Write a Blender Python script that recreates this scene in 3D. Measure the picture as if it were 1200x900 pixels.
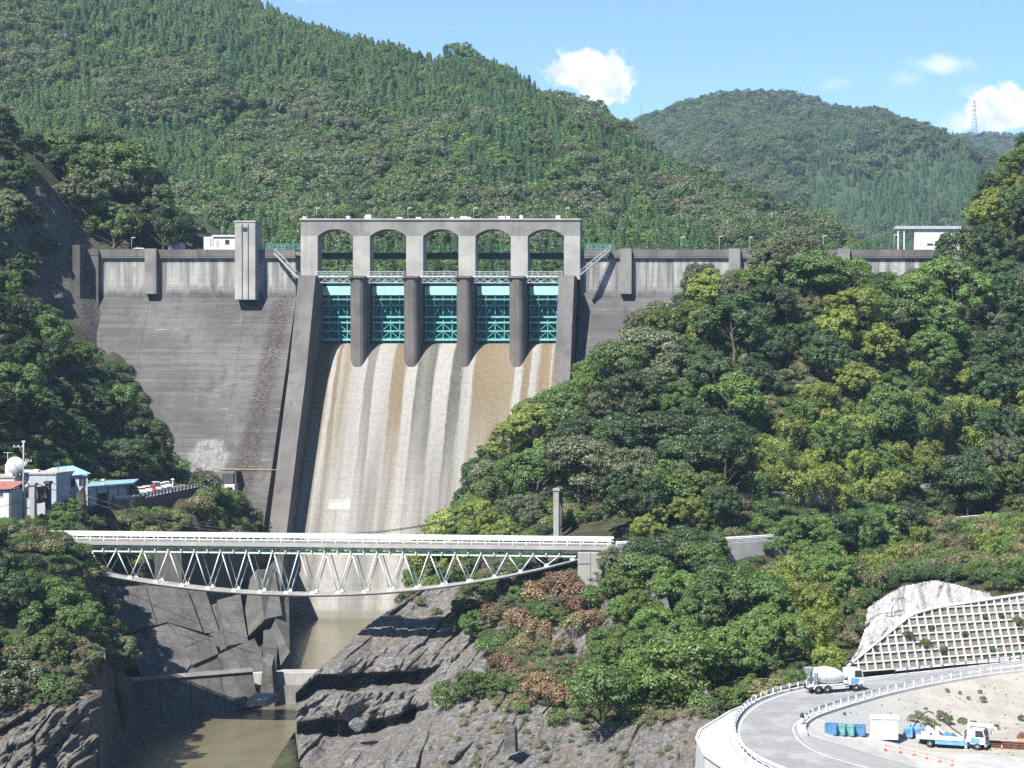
import bpy, math, random
import numpy as np
from mathutils import Vector, Matrix, Euler
from mathutils import noise as mnoise

S = bpy.context.scene
for o in list(bpy.data.objects):
    bpy.data.objects.remove(o)

# ------------------------------------------------------------------ camera
F, VPX, HY = 2239.0, 900.0, 450.0          # focal length and principal point, in pixels of the 1200x900 photograph
cd = bpy.data.cameras.new('camera')
cam = bpy.data.objects.new('camera', cd)
S.collection.objects.link(cam)
cam.location = (0, 0, 0)
cam.rotation_euler = (math.radians(90), 0, 0)
cd.sensor_width = 36.0
cd.lens = 36.0 * F / 1200.0
cd.shift_x = -(VPX - 600.0) / 1200.0
cd.clip_start = 1.0
cd.clip_end = 40000.0
S.camera = cam

# ------------------------------------------------------------------ light
SUN_EL, SUN_AZ = math.radians(50), math.radians(208)     # azimuth clockwise from +Y (sun behind the camera, to the left)
sdir = Vector((math.sin(SUN_AZ) * math.cos(SUN_EL), math.cos(SUN_AZ) * math.cos(SUN_EL), math.sin(SUN_EL)))
sl = bpy.data.lights.new('sun', 'SUN')
sl.energy = 5.0
sl.angle = math.radians(0.53)
sl.color = (1.0, 0.955, 0.88)
sun = bpy.data.objects.new('sun', sl)
S.collection.objects.link(sun)
sun.rotation_euler = (-sdir).to_track_quat('-Z', 'Y').to_euler()

W = bpy.data.worlds.new('World')
S.world = W
W.use_nodes = True
wn, wl = W.node_tree.nodes, W.node_tree.links
wn.clear()
wout = wn.new('ShaderNodeOutputWorld')
bg = wn.new('ShaderNodeBackground')
bg.inputs['Strength'].default_value = 0.108
sky = wn.new('ShaderNodeTexSky')
sky.sky_type = 'NISHITA'
sky.sun_disc = False
sky.sun_elevation = SUN_EL
sky.sun_rotation = SUN_AZ
sky.altitude = 300
sky.air_density = 0.6
sky.dust_density = 0.0
sky.ozone_density = 5.0


def wmath(op, a, b=None, c=None, clamp=False):
    n = wn.new('ShaderNodeMath'); n.operation = op; n.use_clamp = clamp
    for i, v in enumerate((a, b, c)):
        if v is None: continue
        if isinstance(v, (int, float)): n.inputs[i].default_value = v
        else: wl.new(v, n.inputs[i])
    return n.outputs[0]


# cumulus banks: puffs of noise around a few directions of the sky
tc = wn.new('ShaderNodeTexCoord')
sep = wn.new('ShaderNodeSeparateXYZ')
wl.new(tc.outputs['Generated'], sep.inputs[0])
yy = wmath('MAXIMUM', sep.outputs[1], 0.02)
uu = wmath('DIVIDE', sep.outputs[0], yy)
vv = wmath('DIVIDE', sep.outputs[2], yy)
comb = wn.new('ShaderNodeCombineXYZ')
wl.new(uu, comb.inputs[0]); wl.new(vv, comb.inputs[1])
nz = wn.new('ShaderNodeTexNoise'); nz.inputs['Scale'].default_value = 36; nz.inputs['Detail'].default_value = 7; nz.inputs['Roughness'].default_value = 0.58
wl.new(comb.outputs[0], nz.inputs['Vector'])
nz2 = wn.new('ShaderNodeTexNoise'); nz2.inputs['Scale'].default_value = 75; nz2.inputs['Detail'].default_value = 5
wl.new(comb.outputs[0], nz2.inputs['Vector'])
total = None
# direction (x/y, z/y), half extents, density
for (cx, cy, rx, ry, den) in ((-0.0960, 0.1605, 0.0285, 0.0165, 1.0), (-0.0840, 0.1560, 0.0160, 0.0120, 0.9), (0.0920, 0.1660, 0.0250, 0.0082, 0.60),
                              (0.0730, 0.1590, 0.0170, 0.0075, 0.33), (0.0385, 0.1575, 0.0130, 0.0060, 0.22), (0.1230, 0.1415, 0.0260, 0.0150, 1.0),
                              (0.1000, 0.1385, 0.0140, 0.0090, 0.7), (-0.225, 0.2040, 0.034, 0.0055, 0.6), (0.107, 0.153, 0.012, 0.006, 0.25)):
    dx_ = wmath('DIVIDE', wmath('SUBTRACT', uu, cx), rx)
    dy_ = wmath('DIVIDE', wmath('SUBTRACT', vv, cy), ry)
    d2 = wmath('ADD', wmath('MULTIPLY', dx_, dx_), wmath('MULTIPLY', dy_, dy_))
    body = wmath('SUBTRACT', 1.0, wmath('SQRT', d2))
    body = wmath('ADD', body, wmath('MULTIPLY', wmath('SUBTRACT', nz.outputs[0], 0.5), 2.4))
    m = wn.new('ShaderNodeMapRange'); m.interpolation_type = 'SMOOTHSTEP'
    m.inputs['From Min'].default_value = 0.12; m.inputs['From Max'].default_value = 0.40 if den > 0.8 else 0.95
    m.inputs['To Max'].default_value = den
    wl.new(body, m.inputs['Value'])
    total = m.outputs[0] if total is None else wmath('MAXIMUM', total, m.outputs[0])
cmix = wn.new('ShaderNodeMix'); cmix.data_type = 'RGBA'
cr = wn.new('ShaderNodeMix'); cr.data_type = 'RGBA'
cr.inputs['A'].default_value = (3.4, 3.7, 4.2, 1); cr.inputs['B'].default_value = (5.3, 5.25, 5.2, 1)
mr = wn.new('ShaderNodeMapRange'); mr.inputs['From Min'].default_value = 0.35; mr.inputs['From Max'].default_value = 0.62
wl.new(nz2.outputs[0], mr.inputs['Value']); wl.new(mr.outputs[0], cr.inputs['Factor'])
wl.new(total, cmix.inputs['Factor']); wl.new(sky.outputs[0], cmix.inputs['A']); wl.new(cr.outputs['Result'], cmix.inputs['B'])
wl.new(cmix.outputs['Result'], bg.inputs['Color'])
wl.new(bg.outputs[0], wout.inputs['Surface'])

vs = S.view_settings
vs.view_transform = 'Standard'; vs.look = 'None'; vs.gamma = 1.0
vs.use_curve_mapping = False
vs.exposure = 1.25
S.render.engine = 'CYCLES'
cy = S.cycles
cy.max_bounces = 4; cy.diffuse_bounces = 2; cy.glossy_bounces = 2; cy.transmission_bounces = 2; cy.transparent_max_bounces = 4; cy.volume_bounces = 0
cy.use_denoising = False
cy.use_adaptive_sampling = False
cy.caustics_reflective = False; cy.caustics_refractive = False

rng = np.random.default_rng(7)
random.seed(7)


def P(px, py, Y):
    """a point at distance Y seen in direction (px, py)"""
    return Vector(((px - VPX) / F * Y, Y, (HY - py) / F * Y))


def PX(px, Y): return (px - VPX) / F * Y
def PZ(py, Y): return (HY - py) / F * Y
def topix(v): return (VPX + v[0] / v[1] * F, HY - v[2] / v[1] * F)


# ------------------------------------------------------------------ objects
ORI = {}


def link(o):
    S.collection.objects.link(o)
    return o


def tag(o, label=None, cat=None, group=None, kind=None):
    if label: o['label'] = label
    if cat: o['category'] = cat
    if group: o['group'] = group
    if kind: o['kind'] = kind
    return o


def thing(name, label, cat, loc=(0, 0, 0), rotz=0.0, group=None):
    o = link(bpy.data.objects.new(name, None))
    o.empty_display_size = 0.3
    o.location = loc; o.rotation_euler = (0, 0, rotz)
    ORI[o.name] = Vector(loc)
    return tag(o, label, cat, group)


def dup(o, parent=None):
    c = link(o.copy())
    if parent is not None:
        c.parent = parent
    for ch in o.children:
        dup(ch, c)
    return c


def place(o, mesh, parent=None):
    link(o)
    if parent is not None:
        o.parent = parent
    return o


def npmesh(name, V, faces, mats=(), smooth=False, midx=None):
    """mesh out of an (n,3) array and a list of equal length index rows, or a ragged list of tuples"""
    me = bpy.data.meshes.new(name)
    V = np.asarray(V, dtype=np.float32)
    if isinstance(faces, np.ndarray):
        k = faces.shape[1]; nf = len(faces)
        me.vertices.add(len(V)); me.vertices.foreach_set('co', V.ravel())
        me.loops.add(nf * k); me.loops.foreach_set('vertex_index', faces.ravel().astype(np.int32))
        me.polygons.add(nf)
        me.polygons.foreach_set('loop_start', np.arange(0, nf * k, k, dtype=np.int32))
    else:
        me.from_pydata([tuple(map(float, v)) for v in V], [], faces)
    for m in mats: me.materials.append(m)
    if midx is not None: me.polygons.foreach_set('material_index', np.asarray(midx, dtype=np.int32))
    me.polygons.foreach_set('use_smooth', np.full(len(me.polygons), smooth, dtype=bool))
    me.update(calc_edges=True)
    return me


class MB:
    """collects boxes, prisms and tubes; build() links them as one mesh object"""
    def __init__(s): s.v = []; s.f = []; s.sm = []

    def add(s, vs, fs, smooth=False):
        b = len(s.v)
        s.v += [Vector(p) for p in vs]
        for f in fs:
            s.f.append(tuple(i + b for i in f)); s.sm.append(smooth)
        return s

    def box(s, lo, hi, M=None, bev=0.0):
        x0, y0, z0 = lo; x1, y1, z1 = hi
        if bev > 0:
            b = bev
            vs = []; 
            for (z, e) in ((z0, b), (z0 + b, 0), (z1 - b, 0), (z1, b)):
                vs += [(x0 + e + b, y0 + e, z), (x1 - e - b, y0 + e, z), (x1 - e, y0 + e + b, z), (x1 - e, y1 - e - b, z),
                       (x1 - e - b, y1 - e, z), (x0 + e + b, y1 - e, z), (x0 + e, y1 - e - b, z), (x0 + e, y0 + e + b, z)]
            fs = [tuple(range(7, -1, -1)), tuple(range(24, 32))]
            for r in range(3):
                for i in range(8):
                    j = (i + 1) % 8
                    fs.append((r * 8 + i, r * 8 + j, r * 8 + 8 + j, r * 8 + 8 + i))
        else:
            vs = [(x0, y0, z0), (x1, y0, z0), (x1, y1, z0), (x0, y1, z0), (x0, y0, z1), (x1, y0, z1), (x1, y1, z1), (x0, y1, z1)]
            fs = [(3, 2, 1, 0), (4, 5, 6, 7), (0, 1, 5, 4), (1, 2, 6, 5), (2, 3, 7, 6), (3, 0, 4, 7)]
        if M is not None: vs = [M @ Vector(p) for p in vs]
        return s.add(vs, fs)

    def hexa(s, bot, top):
        vs = list(bot) + list(top); n = len(bot)
        fs = [tuple(range(n - 1, -1, -1)), tuple(range(n, 2 * n))]
        for i in range(n):
            j = (i + 1) % n
            fs.append((i, j, n + j, n + i))
        return s.add(vs, fs)

    def tube(s, p, q, r, n=6, r2=None, smooth=True, cap=True):
        p = Vector(p); q = Vector(q); d = (q - p)
        if d.length < 1e-6: return s
        d.normalize()
        a = d.orthogonal().normalized(); b = d.cross(a)
        r2 = r if r2 is None else r2
        vs = []
        for c, rr in ((p, r), (q, r2)):
            for i in range(n):
                t = 2 * math.pi * i / n
                vs.append(c + (a * math.cos(t) + b * math.sin(t)) * rr)
        base = len(s.v)
        s.add(vs, [(i, (i + 1) % n, n + (i + 1) % n, n + i) for i in range(n)], smooth)
        if cap:
            s.f.append(tuple(base + i for i in range(n - 1, -1, -1))); s.sm.append(False)
            s.f.append(tuple(base + n + i for i in range(n))); s.sm.append(False)
        return s

    def bar(s, p, q, w, h, up=(0, 0, 1)):
        """rectangular member from p to q: w across, h along up"""
        p = Vector(p); q = Vector(q); d = (q - p).normalized(); up = Vector(up)
        a = d.cross(up)
        if a.length < 1e-4: a = d.orthogonal()
        a.normalize(); b = a.cross(d).normalized()
        a *= w / 2; b *= h / 2
        return s.hexa([p - a - b, p + a - b, p + a + b, p - a + b], [q - a - b, q + a - b, q + a + b, q - a + b])

    def poly(s, pts, r, n=6):
        for a, b in zip(pts[:-1], pts[1:]): s.tube(a, b, r, n)
        return s

    def lathe(s, prof, n=20, M=None, smooth=True):
        """prof: (radius, height) rows about +Z"""
        vs = []
        for r, z in prof:
            for i in range(n):
                t = 2 * math.pi * i / n
                vs.append((r * math.cos(t), r * math.sin(t), z))
        fs = []
        for k in range(len(prof) - 1):
            for i in range(n):
                j = (i + 1) % n
                fs.append((k * n + i, k * n + j, k * n + n + j, k * n + n + i))
        if M is not None: vs = [M @ Vector(p) for p in vs]
        base = len(s.v)
        s.add(vs, fs, smooth)
        s.f.append(tuple(base + i for i in range(n - 1, -1, -1))); s.sm.append(False)
        s.f.append(tuple(base + (len(prof) - 1) * n + i for i in range(n))); s.sm.append(False)
        return s

    def prism_x(s, yz, x0, x1, x0b=None):
        """polygon in (Y,Z) extruded along X"""
        return s.hexa([(x0, y, z) for y, z in yz], [(x1, y, z) for y, z in yz])

    def prism_y(s, xz, y0, y1):
        return s.hexa([(x, y0, z) for x, z in xz], [(x, y1, z) for x, z in xz])

    def prism_z(s, xy, z0, z1):
        return s.hexa([(x, y, z0) for x, y in xy], [(x, y, z1) for x, y in xy])

    def mesh(s, name, mat, off=None):
        me = bpy.data.meshes.new(name)
        off = off or Vector((0, 0, 0))
        me.from_pydata([tuple(v - off) for v in s.v], [], s.f)
        if mat is not None: me.materials.append(mat)
        me.polygons.foreach_set('use_smooth', s.sm)
        me.update()
        return me

    def build(s, name, mat, parent=None, local=False, origin=None):
        """world coordinates unless local; a part keeps its thing's origin"""
        if parent is not None:
            off = None if local else ORI.get(parent.name, Vector((0, 0, 0)))
        else:
            off = Vector(origin) if origin is not None else None
        import bmesh
        me = s.mesh(name, mat, off)
        bm = bmesh.new(); bm.from_mesh(me); bmesh.ops.recalc_face_normals(bm, faces=bm.faces); bm.to_mesh(me); bm.free()
        o = link(bpy.data.objects.new(name, me))
        if parent is not None:
            o.parent = parent
            ORI[o.name] = ORI.get(parent.name, Vector((0, 0, 0))) if not local else Vector((0, 0, 0))
        else:
            if off is not None: o.location = off
            ORI[o.name] = off or Vector((0, 0, 0))
        return o


# ------------------------------------------------------------------ materials
class NT:
    def __init__(s, name):
        s.m = bpy.data.materials.new(name); s.m.use_nodes = True
        s.t = s.m.node_tree; s.n = s.t.nodes; s.l = s.t.links
        s.b = s.n['Principled BSDF']
        s.b.inputs['Specular IOR Level'].default_value = 0.25
        s._pos = None

    def set(s, sock, v):
        if isinstance(v, (int, float)): sock.default_value = v
        elif isinstance(v, tuple): sock.default_value = v if len(v) == 4 or sock.type == 'VECTOR' else (*v, 1)
        else: s.l.new(v, sock)

    def pos(s):
        if s._pos is None:
            s._pos = s.n.new('ShaderNodeNewGeometry').outputs['Position']
        return s._pos

    def xyz(s, v=None):
        n = s.n.new('ShaderNodeSeparateXYZ'); s.l.new(v or s.pos(), n.inputs[0]); return n.outputs

    def scaled(s, v, sc):
        n = s.n.new('ShaderNodeVectorMath'); n.operation = 'MULTIPLY'; s.l.new(v, n.inputs[0]); n.inputs[1].default_value = sc; return n.outputs[0]

    def noise(s, scale, detail=4, rough=0.55, stretch=None, dist=0.0, vec=None):
        n = s.n.new('ShaderNodeTexNoise'); n.inputs['Scale'].default_value = scale; n.inputs['Detail'].default_value = detail
        n.inputs['Roughness'].default_value = rough; n.inputs['Distortion'].default_value = dist
        v = vec or s.pos()
        if stretch: v = s.scaled(v, stretch)
        s.l.new(v, n.inputs['Vector']); return n.outputs[0]

    def math(s, op, a, b=None, clamp=False):
        n = s.n.new('ShaderNodeMath'); n.operation = op; n.use_clamp = clamp
        s.set(n.inputs[0], a)
        if b is not None: s.set(n.inputs[1], b)
        return n.outputs[0]

    def ramp(s, v, a, b, lo=0.0, hi=1.0, smooth=True):
        n = s.n.new('ShaderNodeMapRange'); n.interpolation_type = 'SMOOTHSTEP' if smooth else 'LINEAR'
        s.set(n.inputs['Value'], v)
        n.inputs['From Min'].default_value = a; n.inputs['From Max'].default_value = b
        n.inputs['To Min'].default_value = lo; n.inputs['To Max'].default_value = hi
        return n.outputs[0]

    def mix(s, f, a, b, mode='MIX'):
        n = s.n.new('ShaderNodeMix'); n.data_type = 'RGBA'; n.blend_type = mode
        s.set(n.inputs[0], f); s.set(n.inputs[6], a); s.set(n.inputs[7], b)
        return n.outputs[2]

    def cramp(s, v, stops, interp='LINEAR'):
        n = s.n.new('ShaderNodeValToRGB'); r = n.color_ramp; r.interpolation = interp
        while len(r.elements) < len(stops): r.elements.new(0.5)
        for e, (p, c) in zip(r.elements, stops): e.position = p; e.color = (*c, 1)
        s.set(n.inputs[0], v); return n.outputs[0]

    def bump(s, h, strength=0.4, dist=0.1):
        n = s.n.new('ShaderNodeBump'); n.inputs['Strength'].default_value = strength; n.inputs['Distance'].default_value = dist
        s.l.new(h, n.inputs['Height']); s.l.new(n.outputs[0], s.b.inputs['Normal'])

    def out(s, col, rough=0.85, metal=0.0):
        s.set(s.b.inputs['Base Color'], col); s.set(s.b.inputs['Roughness'], rough); s.b.inputs['Metallic'].default_value = metal
        return s.m


def lerp3(c, k): return tuple(min(1, x * k) for x in c)


def paint(name, col, rough=0.45, var=0.18, scale=2.0, metal=0.0):
    t = NT(name)
    n = t.noise(scale, 5); d = t.noise(scale * 0.6, 4, stretch=(1, 1, 0.15))
    c = t.mix(t.ramp(n, 0.3, 0.7), lerp3(col, 1 - var), lerp3(col, 1 + var * 0.5))
    c = t.mix(t.ramp(d, 0.52, 0.75, 0, 0.45), c, lerp3(col, 0.55))
    return t.out(c, rough, metal)


def concrete(name, col, var=0.3, streak=0.5, bump=0.3, scale=0.5, rough=0.9, tint=(0.75, 0.72, 0.66)):
    t = NT(name)
    big = t.noise(scale * 0.3, 5); fine = t.noise(scale * 4, 6, 0.65); st = t.noise(scale * 1.6, 5, stretch=(1, 1, 0.06))
    c = t.mix(t.ramp(big, 0.3, 0.7), lerp3(col, 1 - var), lerp3(col, 1 + var * 0.6))
    c = t.mix(t.ramp(st, 0.5, 0.78, 0, streak), c, lerp3(col, 0.45))
    c = t.mix(t.ramp(fine, 0.35, 0.7, 0, 0.35), c, tuple(x * y for x, y in zip(col, tint)))
    t.bump(t.noise(scale * 8, 6), bump, 0.08)
    return t.out(c, rough)


MAT = {}
MAT['concrete'] = concrete('weathered_concrete', (0.20, 0.195, 0.185), 0.35, 0.6)
MAT['concrete_light'] = concrete('pale_concrete', (0.31, 0.302, 0.285), 0.25, 0.35)
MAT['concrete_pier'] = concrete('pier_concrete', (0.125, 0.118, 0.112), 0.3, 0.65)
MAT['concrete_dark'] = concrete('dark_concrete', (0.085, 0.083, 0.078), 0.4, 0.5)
MAT['gate'] = paint('turquoise_paint', (0.13, 0.40, 0.38), 0.5)
MAT['gate_skin'] = paint('shaded_turquoise_paint', (0.020, 0.125, 0.122), 0.55, 0.3)  # gate turquoise darkened: shade on the skin behind the braces, put into the colour
MAT['gate_pale'] = paint('pale_mint_paint', (0.30, 0.52, 0.49), 0.5)
MAT['white_steel'] = paint('white_painted_steel', (0.62, 0.63, 0.62), 0.4)
MAT['grey_steel'] = paint('grey_painted_steel', (0.32, 0.35, 0.36), 0.45)
MAT['green_steel'] = paint('pale_green_steel', (0.50, 0.58, 0.48), 0.5)
MAT['dark_steel'] = paint('dark_girder_paint', (0.035, 0.04, 0.05), 0.6)
MAT['white_wall'] = paint('white_render', (0.50, 0.50, 0.49), 0.8, 0.08)
MAT['grey_wall'] = paint('grey_blue_render', (0.33, 0.355, 0.40), 0.8, 0.1)
MAT['blue_roof'] = paint('blue_sheet_roof', (0.24, 0.39, 0.48), 0.4, 0.12)
MAT['red_roof'] = paint('red_sheet_roof', (0.30, 0.13, 0.11), 0.6, 0.2)
MAT['glass'] = paint('dark_window_glass', (0.03, 0.04, 0.05), 0.12, 0.2)
MAT['black'] = paint('black_rubber', (0.02, 0.02, 0.022), 0.7, 0.3)
MAT['rust'] = paint('rusty_steel', (0.16, 0.075, 0.05), 0.8, 0.4)
MAT['blue'] = paint('blue_paint', (0.08, 0.20, 0.36), 0.5, 0.3)
MAT['truck_blue'] = paint('truck_blue_paint', (0.13, 0.31, 0.50), 0.4, 0.25)
MAT['teal'] = paint('teal_paint', (0.13, 0.32, 0.32), 0.5, 0.3)
MAT['white_paint'] = paint('white_vehicle_paint', (0.55, 0.55, 0.53), 0.35, 0.22)
MAT['orange'] = paint('orange_plastic', (0.75, 0.13, 0.04), 0.5, 0.1)
MAT['red'] = paint('red_vehicle_paint', (0.33, 0.04, 0.05), 0.3, 0.1)
MAT['silver'] = paint('silver_vehicle_paint', (0.5, 0.52, 0.54), 0.3, 0.05)
MAT['yellow'] = paint('yellow_paint', (0.42, 0.31, 0.12), 0.5, 0.2)
MAT['bark'] = paint('tree_bark', (0.09, 0.075, 0.06), 0.9, 0.3, 3.0)
MAT['wood_pale'] = paint('pale_timber', (0.45, 0.30, 0.17), 0.8, 0.2)


def foliage(name, col, hue=0.0, spread=0.42, trans=0.36, pale=None, pale_f=0.0):
    t = NT(name)
    oi = t.n.new('ShaderNodeObjectInfo')
    g = t.n.new('ShaderNodeNewGeometry')
    v = t.ramp(g.outputs['Random Per Island'], 0, 1, 1 - spread, 1 + spread, False)
    w = t.ramp(oi.outputs['Random'], 0, 1, 0.78, 1.25, False)
    vw = t.math('MULTIPLY', v, w)
    hsv = t.n.new('ShaderNodeHueSaturation')
    h = t.ramp(oi.outputs['Random'], 0, 1, 0.5 - 0.008 + hue, 0.5 + 0.016 + hue, False)
    t.l.new(h, hsv.inputs['Hue']); t.l.new(vw, hsv.inputs['Value'])
    base = col
    if pale is not None:
        base = t.mix(t.ramp(g.outputs['Random Per Island'], 1 - pale_f - 0.1, 1 - pale_f + 0.1), col, pale)
    t.set(hsv.inputs['Color'], base)
    c = hsv.outputs[0]
    t.set(t.b.inputs['Base Color'], c)
    t.b.inputs['Roughness'].default_value = 0.48
    t.b.inputs['Specular IOR Level'].default_value = 0.45
    tr = t.n.new('ShaderNodeBsdfTranslucent')
    tc_ = t.mix(1.0, c, (1.0, 1.15, 0.45), 'MULTIPLY')
    t.l.new(tc_, tr.inputs['Color'])
    mx = t.n.new('ShaderNodeMixShader'); mx.inputs[0].default_value = trans
    t.l.new(t.b.outputs[0], mx.inputs[1]); t.l.new(tr.outputs[0], mx.inputs[2])
    t.l.new(mx.outputs[0], t.n['Material Output'].inputs['Surface'])
    return t.m


FOL = {
    'dark': foliage('dark_green_leaves', (0.062, 0.100, 0.038)),
    'mid': foliage('mid_green_leaves', (0.104, 0.160, 0.046)),
    'fresh': foliage('fresh_green_leaves', (0.128, 0.188, 0.046)),
    'yellow': foliage('yellow_green_leaves', (0.21, 0.245, 0.055)),
    'olive': foliage('olive_grey_leaves', (0.122, 0.145, 0.072), pale=(0.20, 0.21, 0.135), pale_f=0.2),
    'cedar': foliage('cedar_needles', (0.056, 0.124, 0.046), trans=0.25),
    'cedar_light': foliage('light_cedar_needles', (0.088, 0.152, 0.050), trans=0.25),
    'dry': foliage('dry_brown_leaves', (0.235, 0.150, 0.095), spread=0.4),
    'straw': foliage('straw_coloured_grass', (0.21, 0.19, 0.10), spread=0.4),
}
HAZE = 0.00008
# ================================================================== terrain
def fbm2(X, Y, seed, scale, octaves=5, rough=0.5):
    """value noise on arrays"""
    out = np.zeros_like(X, dtype=float); amp = 1.0; tot = 0
    for o in range(octaves):
        r = np.random.default_rng(seed * 31 + o); T = r.random((256, 256))
        x = X / scale; y = Y / scale
        xi = np.floor(x).astype(int); yi = np.floor(y).astype(int)
        fx = x - xi; fy = y - yi; fx = fx * fx * (3 - 2 * fx); fy = fy * fy * (3 - 2 * fy)
        a = T[xi % 256, yi % 256]; b = T[(xi + 1) % 256, yi % 256]; c = T[xi % 256, (yi + 1) % 256]; d = T[(xi + 1) % 256, (yi + 1) % 256]
        out += amp * ((a * (1 - fx) + b * fx) * (1 - fy) + (c * (1 - fx) + d * fx) * fy - 0.5)
        tot += amp; amp *= rough; scale /= 2.03
    return out / tot * 2


class Field:
    """height field through control points (linear radial basis)"""
    def __init__(s, pts, rough=0.8, seed=1):
        A = np.array([(p[0], p[1]) for p in pts], float); z = np.array([p[2] for p in pts], float)
        s.A = A; n = len(A)
        D = np.linalg.norm(A[:, None] - A[None], axis=2)
        K = np.zeros((n + 1, n + 1)); K[:n, :n] = -D - np.eye(n) * 0.8; K[:n, n] = 1; K[n, :n] = 1
        s.w = np.linalg.solve(K, np.append(z, 0)); s.rough = rough; s.seed = seed

    def __call__(s, X, Y):
        X = np.asarray(X, float); Y = np.asarray(Y, float)
        sh = X.shape; x = X.ravel(); y = Y.ravel()
        out = np.full(len(x), s.w[-1])
        for (ax, ay), w in zip(s.A, s.w[:-1]):
            out -= w * np.hypot(x - ax, y - ay)
        out = out.reshape(sh)
        return out + s.rough * fbm2(X + 500, Y + 500, s.seed, 14.0, 5, 0.55)

    def at(s, x, y): return float(s(np.array([x]), np.array([y]))[0])

    def hit(s, px, py, y0=190, y1=500):
        """first point of the ground seen in direction (px, py)"""
        Y = np.arange(y0, y1, 0.5); X = (px - VPX) / F * Y; Z = (HY - py) / F * Y
        g = s(X, Y); k = np.nonzero(g >= Z)[0]
        if not len(k): return None
        return Vector((X[k[0]], Y[k[0]], g[k[0]]))


def grid_mesh(name, X, Y, Z, mat, smooth=True, keep=None):
    ny, nx = X.shape
    V = np.stack([X, Y, Z], -1).reshape(-1, 3)
    i = np.arange(ny - 1)[:, None] * nx + np.arange(nx - 1)[None]
    Q = np.stack([i, i + 1, i + nx + 1, i + nx], -1).reshape(-1, 4)
    if keep is not None:
        Q = Q[keep[:-1, :-1].ravel() & keep[1:, :-1].ravel() & keep[:-1, 1:].ravel() & keep[1:, 1:].ravel()]
    return npmesh(name, V, Q, (mat,), smooth)


def soil_material(name, base, dark, straw, rock_col=None):
    t = NT(name)
    n = t.noise(0.35, 6, 0.65); m = t.noise(1.6, 6, 0.7); f = t.noise(6, 5, 0.7)
    c = t.mix(t.ramp(n, 0.38, 0.6), dark, base)
    c = t.mix(t.ramp(m, 0.52, 0.68), c, straw)
    c = t.mix(t.ramp(f, 0.4, 0.7, 0, 0.5), c, lerp3(base, 0.5))
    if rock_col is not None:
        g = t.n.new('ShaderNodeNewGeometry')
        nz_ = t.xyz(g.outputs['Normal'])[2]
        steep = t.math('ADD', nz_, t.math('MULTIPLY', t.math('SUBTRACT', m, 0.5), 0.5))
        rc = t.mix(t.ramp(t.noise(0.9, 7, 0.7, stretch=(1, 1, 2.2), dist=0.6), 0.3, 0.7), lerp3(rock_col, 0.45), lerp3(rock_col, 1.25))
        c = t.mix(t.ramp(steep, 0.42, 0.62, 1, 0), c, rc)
    t.bump(t.noise(3, 8, 0.7), 0.9, 0.4)
    return t.out(c, 0.95)


MAT['soil'] = soil_material('wooded_soil', (0.055, 0.062, 0.028), (0.03, 0.034, 0.018), (0.11, 0.09, 0.05), (0.10, 0.094, 0.088))  # last colour: steep rock, darkened to stand for shadow on the abutment cut face
MAT['far_soil'] = soil_material('forest_floor', (0.045, 0.075, 0.030), (0.035, 0.055, 0.022), (0.06, 0.08, 0.035))


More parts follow.
